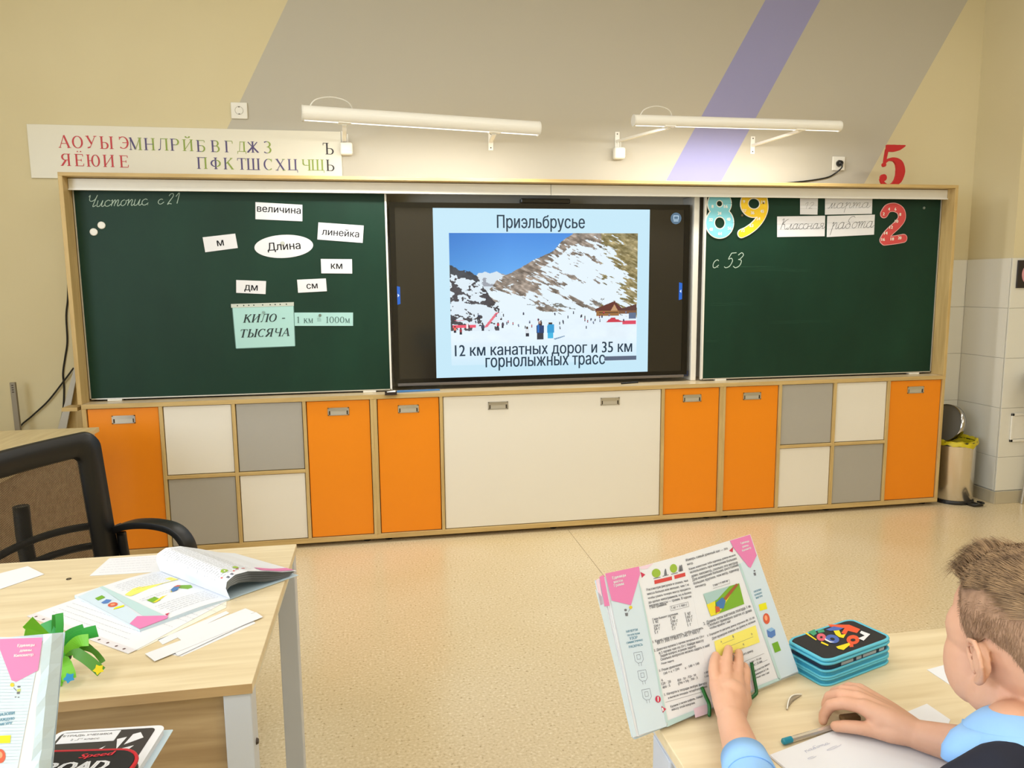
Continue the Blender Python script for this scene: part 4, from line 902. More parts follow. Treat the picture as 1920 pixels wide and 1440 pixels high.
G().tube(catmull([(bc.x + .01, bc.y - br_ - .0, .012), (bc.x + .015, bc.y - br_ - .05, .014), (bc.x + .05, bc.y - br_ - .065, .020), (bc.x + .088, bc.y - br_ - .05, .022), (bc.x + .09, bc.y - br_ + .0, .016)], 6), .007, 8).build('pedal_rim', M_black, pd_)
# ------------------------------------------------------------------ right edge: picture, washbasin, access panel
P0, P1 = ony(1908, 488, PY - .015), ony(1908, 540, PY - .015)
t = thing('framed_notice', 'black notice with a pink rim mark on the tiles at the right edge', 'notice', (P0.x + .1, PY - .016, P1.z))
G().box(P0.x, P0.x + .26, PY - .024, PY - .0155, P1.z, P0.z).build('panel', mat('notice_black', (36, 28, 30), .4), t, bevel=.001, seg=1)
g = G(); c = Vector((P0.x + .10, PY - .0245, (P0.z + P1.z) / 2)); g.stroke([(.062 * math.cos(k * math.pi / 20), .062 * math.sin(k * math.pi / 20)) for k in range(42)], .018, c, UX, UZ, Vector((0, 0, 0))); g.build('ring_mark', mat('notice_pink', (214, 150, 160), .5), t)
P0, P1 = ony(1896, 775, PY - .015), ony(1899, 828, PY - .015)
t = thing('access_panel', 'white square access hatch low on the tiled pilaster', 'hatch', (P0.x + .1, PY - .016, P1.z))
w_ = P0.z - P1.z; xa = P0.x
g = G()
for q in ((0, w_, w_ - .016, w_), (0, w_, 0, .016), (0, .016, 0, w_), (w_ - .016, w_, 0, w_)): g.box(xa + q[0], xa + q[1], PY - .026, PY - .0155, P1.z + q[2], P1.z + q[3])
g.build('frame', M_whitepl, t, bevel=.001, seg=1)
G().box(xa + .018, xa + w_ - .018, PY - .021, PY - .016, P1.z + .018, P0.z - .018).build('door', M_whitepl, t, bevel=.001, seg=1)
# washbasin just entering at the right
bw = thing('washbasin', 'white ceramic washbasin cut by the right edge of the photo', 'washbasin', (5.62, PY - .22, .68))
cx, cy = 5.62, PY - .245; g = G(); rings = []
for rx, ry, z in ((.10, .08, .62), (.20, .16, .70), (.275, .215, .80), (.285, .225, .85), (.265, .205, .852), (.245, .185, .84), (.18, .14, .76), (.05, .04, .735)):
    rings.append([(cx + rx * math.copysign(abs(math.cos(a)) ** .7, math.cos(a)), cy + ry * math.copysign(abs(math.sin(a)) ** .7, math.sin(a)), z) for a in [2 * math.pi * k / 40 for k in range(40)]])
vs = sum(rings, []); g.add(vs, [(i * 40 + k, i * 40 + (k + 1) % 40, (i + 1) * 40 + (k + 1) % 40, (i + 1) * 40 + k) for i in range(7) for k in range(40)] + [tuple(range(40))[::-1], tuple(range(280, 320))])
g.build('bowl', mat('ceramic', (236, 232, 224), .12), bw, smooth=True)
G().lathe([(.035, .0), (.035, .62)], (5.62, PY - .20, .005), 24).build('pedestal', mat('ceramic', (236, 232, 224), .12), bw)
G().tube(catmull([(cx, PY - .06, .853), (cx, PY - .06, .95), (cx, PY - .10, .99), (cx, PY - .17, .97)], 6), .011, 10).build('tap', M_steel, bw)
# chrome leg at the far right by the baseboard
a = onz(1915, 944, .0); tag(G().tube([a + Vector((.0, 0, .001)), a + Vector((.05, .0, .42))], .010, 12).build('chrome_leg', M_steel, loc=a), 'slanting chrome tube foot at the right edge by the baseboard', 'tube')
# ------------------------------------------------------------------ left side: cables, pole, leaning boards
def cable(name, pts, r, label, m=M_black):
    q = catmull(pts, 8); tag(G().tube(q, r, 8).build(name, m, loc=q[0]), label, 'cable', 'black cables on the wall left of the boards')
cable('cable', [ony(127.5, 519, YW - .006), ony(127, 560, YW - .006), ony(124, 592, YW - .006), ony(126, 640, YW - .006), ony(122, 670, YW - .006), ony(118, 700, YW - .006), ony(120, 730, YW - .006), ony(118, 770, YW - .006), ony(111, 805, YW - .006), ony(104, 880, YW - .006)], .0045, 'black cable hanging down the wall beside the surround')
cable('cable', [ony(138, 690, YW - .022), ony(120, 714, YW - .018), ony(90, 752, YW - .016), ony(60, 780, YW - .016), ony(36, 803, YW - .016), ony(20, 850, YW - .03)], .0045, 'black cable crossing diagonally to the metal upright')
a, b = ony(24, 717, YW - .09), ony(35, 812, YW - .09)
a2 = ony(48, 960, YW - .09); t = thing('metal_upright', 'thin grey perforated metal upright behind the teacher desk', 'upright', (a2.x, YW - .09, 0))
ax = (a - b).normalized(); bot = a - ax * (a.z / ax.z); g = G(); sd = Vector((0, 1, 0)).cross(ax).normalized()
g.obox((a + bot) / 2, sd * .013, Vector((0, .009, 0)), ax * ((a - bot).length / 2)).build('profile', mat('dull_steel', (142, 134, 118), .5, .4), t, bevel=.001, seg=1)
g = G()
for k in range(4): g.obox(a - ax * (.015 + .012 * k) + Vector((0, -.0093, 0)), sd * (.005), Vector((0, .0003, 0)), ax * .003)
g.build('slots', M_darksteel, t)
def leaning(name, pts, th, m, label, yv):
    o = G().slab([Vector(p) for p in pts], (0, th, 0)).build(name, m, loc=pts[0], bevel=.001, seg=1); tag(o, label, 'board', 'boards leaning beside the cabinets')
tp = ony(146, 680, .20); 
leaning('leaning_panel', [(tp.x - .012, .20, tp.z), (tp.x + .004, .20, tp.z - .01), (tp.x - .25, .17, .0), (tp.x - .34, .17, .0)], .012, mat('pale_grey_board', (186, 182, 172), .5), 'narrow pale grey board leaning against the cabinet side', 0)
tp = ony(148, 712, .24)
leaning('leaning_panel', [(tp.x - .03, .235, tp.z), (tp.x + .012, .235, tp.z), (tp.x - .0, .235, .0), (tp.x - .21, .235, .0)], .016, M_oakedgez, 'light wooden board leaning behind the pale grey board', 0)
a = ony(141, 768, -.02); tag(G().box(-.115, -.041, .0, .10, .800, .818).build('wooden_ledge', M_oakedge, loc=(-.08, .05, .8)), 'short light wooden ledge sticking out left of the cabinets', 'ledge')
# ------------------------------------------------------------------ desks
HD = .76
def desk(name, x0, x1, yn, yf, label, apron=True, legs='corner', lm=M_greyblue):
    t = thing('student_desk', label, 'desk', ((x0 + x1) / 2, (yn + yf) / 2, 0), 0, 'pupils desks')
    G().box(x0, x1, yn, yf, HD - .018, HD).build('desktop', [M_desk], t, bevel=.0015)
    G().box(x0, x1, yn - .0012, yn, HD - .0175, HD - .0005).build('edge_band', M_deskedge, t)
    G().box(x0 + .05, x1 - .05, yn + .025, yn + .041, HD - .42, HD - .0185).build('front_panel', M_panel, t)
    if legs == 'corner':
        for lx in (x0 + .003, x1 - .048):
            for ly in (yn + .002, yf - .05):
                l = G().box(lx, lx + .045, ly, ly + .045, .012, HD - .0185).build('leg', lm, t, bevel=.002)
                G().lathe([(.016, 0), (.016, .012)], (lx + .022, ly + .022, 0), 12).build('leg_glide', M_black, l)
            G().box(lx + .004, lx + .041, yn + .047, yf - .05, HD - .045, HD - .019).build('side_rail', mat('cream_enamel', (222, 214, 190), .4), t)
            if lx > (x0 + x1) / 2: G(Matrix.Translation((lx + .0451, yn + .024, HD - .12)) @ Matrix.Rotation(rad(90), 4, 'Y')).lathe([(.006, 0), (.004, .004)], n=10).build('bolt', M_darksteel, t)
    else:
        for lx, s in ((x0 + .012, 1), (x1 - .052, -1)):
            ym = (yn + yf) / 2 + .04
            l = G().box(lx, lx + .04, ym - .035, ym + .035, .03, HD - .045).build('leg', lm, t, bevel=.003)
            G().box(lx, lx + .04, yn + .02, yf - .02, .002, .032).build('foot', lm, t, bevel=.004)
            G().box(lx, lx + .04, yn + .03, yf - .05, HD - .044, HD - .0185).build('top_rail', lm, t, bevel=.003)
    return t
desk('student_desk', .06, 1.262, -2.847, -2.153, 'oak student desk at left with open book and paper strips')
desk('student_desk', 1.884, 3.09, -3.345, -2.889, 'oak student desk at right under the boy with the blue pencil case', legs='column')
desk('student_desk', -.06, 1.118, -3.62, -2.955, 'nearest oak desk at lower left under the black pencil case')
# teacher desk at the far left
td = thing('teacher_desk', 'oak teacher desk at the far left behind the black office chair', 'desk', (-.5, -.8, 0))
G().box(-1.35, .150, -1.33, -.27, HD - .022, HD).build('desktop', wood('oak_desktop_y', (214, 196, 152), (196, 174, 128), 'y', .35), td, bevel=.0015)
G().box(.112, .134, -1.28, -.32, .06, HD - .0225).build('side_panel', M_panel, td)
G().box(-1.32, -1.298, -1.28, -.32, .06, HD - .0225).build('side_panel', M_panel, td)
for y in (-1.31, -.33):
    for x in (.095, -1.33): G().box(x, x + .04, y, y + .04, .002, HD - .0225).build('leg', M_greyblue, td, bevel=.002)
# ------------------------------------------------------------------ office chair
oc = thing('office_chair', 'black mesh-back office chair behind the left student desk', 'office chair', (.78, -1.78, 0))
fw = Vector((.915, -.405, 0)).normalized(); sdv = Vector((-.405, -.915, 0)).normalized()   # forward; towards the near-left end of the backrest
TR = ony(185, 806, -1.5); Zt = TR.z + .004; BR = Vector((TR.x - .008, TR.y, 0))
lean = -.10
def bk_(s, z, bul=0.0):   # s: 0 far right end .. 1 near left end, z world height
    wd = .50; bow = -.022 * (1 - (2 * s - 1) ** 2)
    return BR + sdv * (wd * s) + fw * (bow + bul + (z - Zt) * lean) + Vector((0, 0, z))
zb, ztop = .50, Zt
hw = lambda z: .0 if z > .6 else (0.6 - z) * .22
def rr_ring(ins, rc, off, n=7):
    x0, x1, z0, z1 = ins, .5 - ins, zb + ins * .6, ztop - ins; out = []
    for cx, cz, a0 in ((x1 - rc, z0 + rc, -90), (x1 - rc, z1 - rc, 0), (x0 + rc, z1 - rc, 90), (x0 + rc, z0 + rc, 180)):
        for k in range(n + 1):
            a = rad(a0 + 90 * k / n); x = cx + rc * math.cos(a); z = cz + rc * math.sin(a)
            out.append(bk_(x / .5, z, off))
    # extra points along the long sides keep the bow of the frame
    res = []
    for i, p in enumerate(out):
        res.append(p)
        if i % (n + 1) == n:
            q = out[(i + 1) % len(out)]; 
            for k in range(1, 5):
                m_ = p.lerp(q, k / 5); sx_ = (m_ - BR).dot(sdv) / .5; res.append(bk_(sx_, m_.z, off))
    return res
g = G(); R_ = [rr_ring(.0, .055, .004), rr_ring(.006, .05, .016), rr_ring(.070, .028, .012), rr_ring(.078, .024, .0), rr_ring(.070, .028, -.014), rr_ring(.006, .05, -.016)]
n = len(R_[0]); m_ = len(R_); g.add(sum(R_, []), [(i * n + k, i * n + (k + 1) % n, ((i + 1) % m_) * n + (k + 1) % n, ((i + 1) % m_) * n + k) for i in range(m_) for k in range(n)])
bkf = g.build('back_frame', M_black, oc, smooth=True)
# woven mesh: two families of crossing strands
g = G(); z0_, z1_ = zb + .03, ztop - .035; Hh = z1_ - z0_; Wd = .46; sp_ = .0058
def strand(u0, v0, u1, v1, off):
    k = 7; a = []; 
    dx_, dz_ = (u1 - u0), (v1 - v0); l = math.hypot(dx_, dz_); nx, nz = -dz_ / l * .0007, dx_ / l * .0007
    L_ = []; R2 = []
    for i in range(k + 1):
        u_ = u0 + dx_ * i / k; v_ = v0 + dz_ * i / k
        L_.append(bk_(.04 + (u_ + nx) / .5, z0_ + v_ + nz, off)); R2.append(bk_(.04 + (u_ - nx) / .5, z0_ + v_ - nz, off))
    g.add(L_ + R2, [(i, i + 1, k + 2 + i, k + 1 + i) for i in range(k)])
m_ = int((Wd + Hh) / sp_)
for i in range(1, m_):
    c_ = i * sp_
    a = (max(0, c_ - Hh), min(c_, Hh)); b = (min(c_, Wd), max(0, c_ - Wd)); strand(a[0], a[1], b[0], b[1], 0)
    a = (max(0, c_ - Hh), Hh - min(c_, Hh)); b = (min(c_, Wd), Hh - max(0, c_ - Wd)); strand(a[0], a[1], b[0], b[1], .0006)
tag(g.build('mesh_back', mat('black_mesh', (30, 29, 27), .6), oc), kind='stuff')
for zc in (.665, .60):
    G().tube(catmull([bk_(s, zc - .03 * (abs(s - .5) * 2) ** 2 + .01, -.035) for s in (.06, .2, .35, .5, .65, .8, .94)], 4), [.012] * 25, 8).build('lumbar_bar', M_black, oc, smooth=True)
G().tube(catmull([bk_(.5, .78, -.05), bk_(.5, .62, -.06), bk_(.5, .5, -.03), bk_(.5, .42, .10)], 6), .022, 10).build('back_bracket', M_black, oc, smooth=True)
cs = BR + sdv * .25 + fw * .27; sv = []
g = G(); ring = []
for z, k in ((.40, .9), (.415, 1.0), (.455, 1.0), (.475, .93)):
    ring.append([cs + fw * (.24 * k * math.copysign(abs(math.cos(a)) ** .55, math.cos(a))) + sdv * (.245 * k * math.copysign(abs(math.sin(a)) ** .55, math.sin(a))) + Vector((0, 0, z)) for a in [2 * math.pi * i / 36 for i in range(36)]])
g.add(sum(ring, []), [(i * 36 + k, i * 36 + (k + 1) % 36, (i + 1) * 36 + (k + 1) % 36, (i + 1) * 36 + k) for i in range(3) for k in range(36)] + [tuple(range(36))[::-1], tuple(range(108, 144))])
g.build('seat', mat('black_fabric', (20, 20, 21), .85), oc, smooth=True)
for s in (-.02, 1.02):
    p0 = bk_(s, .63, .0); g = G()
    path = catmull([p0 + Vector((0, 0, -.0)), p0 + fw * .07 + Vector((0, 0, .022)), p0 + fw * .16 + Vector((0, 0, .028)), p0 + fw * .235 + Vector((0, 0, .012)), p0 + fw * .275 + Vector((0, 0, -.04)), p0 + fw * .27 + Vector((0, 0, -.11)), p0 + fw * .2 + Vector((0, 0, -.18)), cs + sdv * (.24 if s > .5 else -.24) + Vector((0, 0, .41))], 6)
    n = len(path); vs = []
    for i, p in enumerate(path):
        t_ = (path[min(i + 1, n - 1)] - path[max(i - 1, 0)]).normalized(); q = t_.cross(sdv).normalized()
        vs += [p + sdv * a * .026 + q * b * .011 for a, b in ((-1, -1), (1, -1), (1, 1), (-1, 1))]
    g.add(vs, [(i * 4 + k, i * 4 + (k + 1) % 4, (i + 1) * 4 + (k + 1) % 4, (i + 1) * 4 + k) for i in range(n - 1) for k in range(4)] + [(0, 1, 2, 3)])
    g.build('armrest', M_black, oc, smooth=True, bevel=.004)
    # lower return of the arm towards the back
    G().tube(catmull([p0 + fw * .02 + Vector((0, 0, -.01)), p0 + fw * .03 + Vector((0, 0, -.10)), p0 + fw * .06 + Vector((0, 0, -.17)), cs + sdv * (.2 if s > .5 else -.2) - fw * .1 + Vector((0, 0, .40))], 6), .016, 8).build('arm_strut', M_black, oc, smooth=True)
G().lathe([(.025, .10), (.025, .40)], (cs.x, cs.y, 0), 20).build('gas_column', M_black, oc)
for k in range(5):
    a = 2 * math.pi * k / 5 + .3; d = Vector((math.cos(a), math.sin(a), 0)); e = cs + d * .28
    G().tube([cs + Vector((0, 0, .11)), cs + d * .15 + Vector((0, 0, .095)), e + Vector((0, 0, .07))], [.026, .022, .014], 8).build('base_arm', M_black, oc)
    q = d.cross(Vector((0, 0, 1))); M = Matrix.Translation(e + Vector((0, 0, .0265))) @ q.to_track_quat('Z', 'Y').to_matrix().to_4x4()
    G(M).lathe([(.026, -.012), (.026, .012)], n=16).build('caster', M_black, oc)
oc.location = (cs.x, cs.y, 0)
dW = wm(oc).to_translation() - Vector((cs.x, cs.y, 0))
for ch in [o for o in COL.objects if o.parent == oc]: ch.location = dW
# ------------------------------------------------------------------ textbook pages (flat print helpers)
M_page = mat('book_page', (226, 229, 236), .5, spec=.3)
M_pblue = mat('page_margin_blue', (204, 221, 234), .5); M_pteal = mat('page_band_teal', (184, 212, 214), .5)
M_pink = mat('page_pink', (224, 128, 182), .45); M_pinkl = mat('page_pink_pale', (232, 206, 224), .5); M_crim = mat('page_crimson', (196, 52, 84), .5)
M_print = mat('page_print', (116, 118, 126), .7, spec=.1); M_bluep = mat('page_print_blue', (104, 150, 176), .7, spec=.1)
M_yel = mat('page_yellow', (226, 222, 20), .6); M_hl = mat('highlighter', (240, 230, 112), .6); M_pgreen = mat('page_green', (112, 168, 40), .6)
M_cube = mat('page_cube_blue', (84, 124, 190), .6); M_cubel = mat('page_cube_light', (140, 184, 224), .6); M_ball = mat('page_ball', (210, 92, 62), .6); M_balll = mat('page_ball_light', (240, 160, 120), .6)
M_redbar = mat('page_red', (206, 70, 66), .6); M_cover = mat('clear_blue_cover', (196, 216, 230), .15, spec=.6)
class Page:
    """a printed spread lying in a plane seen through picture points; crop coordinates (cx, cy) of one enlargement"""
    def __init__(s, O, U, V, Nn, cvt): s.O, s.U, s.V, s.N, s.cvt = O, U, V, Nn, cvt
    def P(s, x, y, h=.0012):
        px, py = s.cvt(x, y); return onp(px, py, s.O + s.N * h, s.N)
    def poly(s, g, pts, h): g.add([s.P(x, y, h) for x, y in pts], [tuple(range(len(pts)))])
    def line(s, g, a, b, w_, h):
        A, B = s.P(*a, h), s.P(*b, h); d = (B - A).normalized(); n = s.N.cross(d) * w_ / 2; g.add([A - n, B - n, B + n, A + n], [(0, 1, 2, 3)])
    def text(s, g, t, a, b, h, hh=None, bold=.00012, res=1):
        A, B = s.P(*a, h), s.P(*b, h); d = (B - A).normalized(); v = s.N.cross(d)
        if v.z < 0: v = -v
        put_text(g, t, A, d, v, (B - A).length, hh, 0, res, center=False, bold=bold)
def oval(cx, cy, rx, ry, rot=0, n=20):
    c, s = math.cos(rot), math.sin(rot)
    return [(cx + rx * math.cos(a) * c - ry * math.sin(a) * s, cy + rx * math.cos(a) * s + ry * math.sin(a) * c) for a in [2 * math.pi * k / n for k in range(n)]]
# ------------------------------------------------------------------ the boy's standing book
cv = lambda x, y: (1100 + x / 3.512, 990 + y / 3.512)
BL = onz(1190, 1386, HD + .008); BRr = onz(1495, 1265, HD + .008)
Ub = (BRr - BL); Wb = Ub.length; Ub.normalize()
def perp(px, py, B):
    r = ray(px, py); t_ = (B - CAM).dot(Ub) / r.dot(Ub); return CAM + r * t_
TLb = perp(1115, 1085, BL); Vb = (TLb - BL); Vb = (Vb - Ub * Vb.dot(Ub)); Hb = Vb.length; Vb.normalize(); Nb = Ub.cross(Vb); Nb = Nb if Nb.y < 0 else -Nb
bk = thing('textbook', 'open maths textbook standing upright before the boy under his hand', 'book', tuple(BL + Ub * Wb / 2), 0, 'open maths textbooks')
pg = Page(BL, Ub, Vb, Nb, cv)
LP = [(52, 342), (118, 300), (352, 252), (648, 172), (830, 1172), (345, 1368), (318, 1378), (300, 1360)]
RP = [(648, 172), (948, 80), (1076, 42), (1393, 945), (1115, 1062), (830, 1172)]
def slab_px(pts, h0, h1, name, m, par):
    return G().slab([pg.P(x, y, h0) for x, y in pts], Nb * (h1 - h0)).build(name, m, par)
slab_px([(52, 345), (650, 176), (1074, 46), (1388, 955), (830, 1185), (312, 1392), (295, 1375)], -.012, -.010, 'cover', M_cover, bk)
for k in range(5):   # fanned page block
    d = k * 6; slab_px([(60 + d * 2.2, 345 - d * .9), (352, 256), (648, 176), (1074 - k, 46), (1390 - k * 2, 950 - k * 2), (830, 1178), (340, 1374 - k), (306 + d * .8, 1378 - d * .3)], -.010 + k * .0019, -.0085 + k * .0019, 'page_block', M_page, bk)
lp = slab_px([(120, 302), (352, 254), (648, 174), (830, 1174), (345, 1366), (160, 480)], -.0004, .0, 'left_page', M_page, bk)
rp_ = slab_px(RP, -.0004, .0, 'right_page', M_page, bk)
def printed(par, name, m, fn, h=.0005): 
    g = G(); fn(g, h); return g.build(name, m, par)
P_ = pg
printed(lp, 'margin', M_pblue, lambda g, h: (P_.poly(g, [(130, 340), (335, 300), (370, 480), (528, 1306), (345, 1364)], h), P_.poly(g, [(55, 400), (118, 470), (330, 1372), (300, 1370)], h)))
printed(lp, 'page_band', M_pteal, lambda g, h: (P_.poly(g, [(336, 330), (358, 400), (536, 1272), (524, 1290)], h + .0003), P_.poly(g, [(536, 1268), (806, 1160), (822, 1176), (528, 1312)], h + .0003)))
printed(lp, 'pink_tab', M_pink, lambda g, h: (P_.poly(g, [(122, 300), (345, 253), (352, 302), (292, 508), (165, 478)], h + .0006), P_.poly(g, [(84, 322), (112, 308), (152, 512), (118, 516)], h + .0006)))
for q_, hh_ in (([(352, 254), (440, 232), (400, 268), (356, 272)], 0), ([(704, 1190), (790, 1160), (802, 1222), (716, 1250)], .0007), ([(60, 345), (80, 330), (110, 500), (90, 510)], 0)): printed(lp, 'pale_tab', M_pinkl, lambda g, h: P_.poly(g, q_, h + hh_))
printed(lp, 'crimson_marks', M_crim, lambda g, h: (P_.poly(g, [(354, 289), (386, 306), (364, 328)], h), P_.poly(g, oval(470, 1127, 18, 23, -.2), h + .0009), P_.poly(g, [(492, 1172), (524, 1192), (502, 1216)], h + .0009)))
printed(lp, 'red_bars', M_redbar, lambda g, h: (P_.poly(g, [(445, 345), (560, 318), (563, 342), (448, 370)], h), P_.poly(g, [(576, 312), (648, 293), (651, 317), (580, 336)], h)))
printed(lp, 'cabbages', mat('cabbage_green', (150, 182, 62), .6), lambda g, h: (P_.poly(g, oval(458, 297, 29, 29), h), P_.poly(g, oval(572, 266, 24, 29), h)))
printed(lp, 'weights', M_print, lambda g, h: [P_.poly(g, [(x - 9, y), (x - 6, y - 28), (x - 2, y - 42), (x + 3, y - 42), (x + 6, y - 28), (x + 11, y - 2)], h) for x, y in ((519, 311), (624, 284), (614, 288))] + [P_.line(g, (440, 334), (486, 323), .001, h), P_.line(g, (500, 318), (540, 308), .001, h), P_.line(g, (556, 305), (600, 294), .001, h)])
def ltext(g, h):
    rows = [('Рассмотри рисунки и скажи, чья', (397, 415), (668, 352)), ('масса больше или меньше, чем 1 кг.', (401, 442), (680, 377)), ('чтобы узнать точную массу предмета', (405, 470), (684, 403)), ('до целых килограммов, но и более', (409, 498), (690, 430)),
     ('мелкие массы — грамм. В одном', (414, 520), (690, 456)), ('1 000 граммов.', (419, 534), (530, 506)), ('1 кг = 1 000 г', (562, 535), (662, 511)), ('Гири бывают разными:', (436, 610), (604, 568)),
     ('1 кг', (441, 630), (476, 622)), ('500 г', (446, 655), (486, 646)), ('50 г', (448, 677), (484, 668)), ('5 г', (450, 698), (474, 692)), ('2 кг', (552, 604), (590, 594)), ('200 г', (555, 628), (602, 617)), ('20 г', (560, 650), (596, 641)), ('2 г', (564, 672), (588, 666)), ('1 кг', (652, 578), (688, 568)), ('100 г', (656, 600), (700, 590)), ('10 г', (662, 624), (698, 614)), ('1 г', (668, 648), (690, 642)),
     ('1. Какие гири надо взять, чтобы получить', (438, 758), (768, 664)), ('80 г? 300 г? 850 г? 345 г? 900 г?', (466, 768), (748, 690)), ('2. Девочка купила 2 пачки печенья по 120 г', (446, 815), (776, 718)), ('и 2 пачки чая по 50 г. Найди массу', (478, 832), (772, 746)), ('Задай вопрос и реши задачу.', (486, 852), (722, 782)), ('Сколько вопросов можно задать к ней?', (489, 875), (812, 778)), ('Реши задачу.', (494, 900), (578, 876)),
     ('3. Реши уравнения:', (480, 948), (630, 902)), ('100 + x = 290', (510, 968), (612, 934)), ('x · 140 = 140', (648, 930), (744, 898)), ('4.', (494, 1012), (506, 1008)), ('120 · 20', (496, 1036), (556, 1018)), ('400 : 5', (502, 1060), (552, 1044)), ('820 : 50 - 720 : 90', (600, 1012), (722, 974)), ('(790 + 50) : 700 : 3', (604, 1034), (732, 992)),
     ('5. Начерти в тетради любую фигуру', (512, 1106), (792, 1026)), ('и вычисли площадь четырёхугольника', (538, 1126), (794, 1048)), ('Купили 3 пачки вафель. Найди', (554, 1184), (764, 1112)), ('массу этой покупки.', (562, 1204), (716, 1156)), ('52', (738, 1216), (766, 1206)), ('1 000', (778, 962), (806, 952)), ('1 500', (780, 986), (806, 978))]
    for s, a, b in rows: P_.text(g, s, a, b, h)
    for a, b in (((549, 516), (668, 486)), ((668, 486), (674, 516)), ((674, 516), (555, 546)), ((555, 546), (549, 516)), ((520, 1148), (770, 1076))): P_.line(g, a, b, .0004, h)
printed(lp, 'print', M_print, ltext, .0008)
def hdr(g, h):
    for s, a, b in (('Единицы', (172, 338), (258, 318)), ('массы.', (180, 364), (242, 350)), ('Грамм', (182, 388), (246, 374))): P_.text(g, s, a, b, h, bold=.0002)
    P_.text(g, '1', (500, 1206), (508, 1203), h, .0045); P_.poly(g, [(466, 1112), (474, 1110), (474, 1142), (468, 1143)], h)
printed(lp, 'tab_lettering', M_paper, hdr, .0017)
def blu(g, h):
    for s, a, b in (('НАЧЕРТИ', (262, 690), (336, 676)), ('ПО КЛЕТКАМ', (270, 714), (350, 698)), ('УЗОР', (284, 738), (336, 728)), ('СИММЕТРИЧНО', (264, 764), (370, 742)), ('РАСКРАСЬ', (280, 792), (370, 774))): P_.text(g, s, a, b, h)
printed(lp, 'margin_lettering', M_bluep, blu, .0009)
def towers(g, h):
    for cx, cy in ((343, 850), (369, 970), (396, 1094)):
        r = -.18; q = lambda x, y: (cx + x * math.cos(r) + y * math.sin(r) * -1, cy + x * math.sin(r) + y * math.cos(r))
        big = [q(-28, -33), q(26, -33), q(28, 20), q(14, 38), q(-12, 38), q(-28, 20)]; sm = [q(-12, -16), q(10, -16), q(10, 14), q(-12, 14)]
        for P in (big, sm): 
            for i in range(len(P)): P_.line(g, P[i], P[(i + 1) % len(P)], .0005, h)
        for x in (-9, 9): P_.line(g, q(x, 38), q(x * .9, 60), .0005, h)
printed(lp, 'margin_drawing', mat('drawing_line', (120, 130, 150), .7), towers, .0009)
def fig(g, h):
    P_.poly(g, oval(256, 540, 9, 8), h); P_.poly(g, [(252, 560), (272, 558), (272, 580), (256, 580)], h); P_.line(g, (274, 552), (288, 530), .0006, h)
printed(lp, 'margin_figure', M_print, fig, .0009)
printed(lp, 'margin_sun', mat('sun_yellow', (222, 196, 50), .6), lambda g, h: P_.poly(g, oval(290, 523, 11, 11), h), .0010)
# right page
printed(rp_, 'margin', M_pblue, lambda g, h: P_.poly(g, [(1000, 240), (1122, 172), (1392, 944), (1268, 998)], h))
printed(rp_, 'page_band', M_pteal, lambda g, h: (P_.poly(g, [(1000, 238), (1012, 232), (1282, 992), (1266, 1000)], h + .0003), P_.poly(g, [(1112, 1046), (1268, 984), (1276, 1000), (1118, 1066)], h + .0003)))
printed(rp_, 'pink_tab', M_pink, lambda g, h: P_.poly(g, [(944, 84), (1076, 44), (1120, 180), (1080, 262), (1066, 256), (966, 128)], h + .0006))
printed(rp_, 'pale_tab', M_pinkl, lambda g, h: P_.poly(g, [(1066, 1010), (1112, 996), (1120, 1050), (1080, 1070)], h + .0006))
printed(rp_, 'crimson_marks', M_crim, lambda g, h: P_.poly(g, [(938, 150), (964, 124), (962, 160)], h))
printed(rp_, 'shapes_yellow', M_yel, lambda g, h: P_.poly(g, [(1132, 504), (1180, 490), (1190, 532), (1142, 546)], h + .0006))
printed(rp_, 'shapes_ball', M_ball, lambda g, h: P_.poly(g, oval(1184, 597, 22, 36, -.12), h + .0006))
printed(rp_, 'shapes_ball_light', M_balll, lambda g, h: P_.poly(g, oval(1181, 592, 10, 18, -.12), h + .0009))
printed(rp_, 'shapes_cube', M_cube, lambda g, h: P_.poly(g, [(1186, 670), (1218, 654), (1240, 668), (1244, 706), (1218, 724), (1194, 716)], h + .0006))
printed(rp_, 'shapes_cube_top', M_cubel, lambda g, h: P_.poly(g, [(1186, 670), (1218, 654), (1240, 668), (1210, 684)], h + .0009))
printed(rp_, 'shapes_green', M_pgreen, lambda g, h: P_.poly(g, [(1220, 762), (1258, 746), (1280, 806), (1240, 822)], h + .0006))
printed(rp_, 'highlight', M_hl, lambda g, h: P_.poly(g, [(840, 746), (1112, 640), (1140, 752), (1000, 804), (880, 870), (856, 830)], h + .0003))
pic = printed(rp_, 'picture_field', mat('pic_green', (120, 172, 44), .6), lambda g, h: P_.poly(g, [(768, 434), (1004, 364), (1038, 500), (820, 582)], h + .0003))
printed(rp_, 'picture_sky', mat('pic_sky', (164, 196, 196), .6), lambda g, h: P_.poly(g, [(768, 434), (940, 384), (860, 470), (796, 506)], h + .0006))
printed(rp_, 'picture_track', mat('pic_yellow', (228, 214, 50), .6), lambda g, h: (P_.poly(g, [(846, 574), (976, 376), (988, 374), (872, 562)], h + .0008), P_.poly(g, [(790, 505), (846, 480), (850, 570), (818, 580)], h + .0007)))
printed(rp_, 'picture_wagons', mat('pic_brown', (160, 92, 50), .6), lambda g, h: P_.poly(g, [(902, 462), (984, 366), (1000, 372), (918, 476)], h + .001))
printed(rp_, 'picture_engine', mat('pic_blue', (66, 118, 176), .6), lambda g, h: P_.poly(g, [(852, 492), (894, 456), (916, 480), (902, 530), (862, 530)], h + .0012))
printed(rp_, 'picture_engine_front', mat('pic_redorange', (196, 88, 60), .6), lambda g, h: P_.poly(g, [(846, 514), (874, 520), (880, 548), (852, 558)], h + .0014))
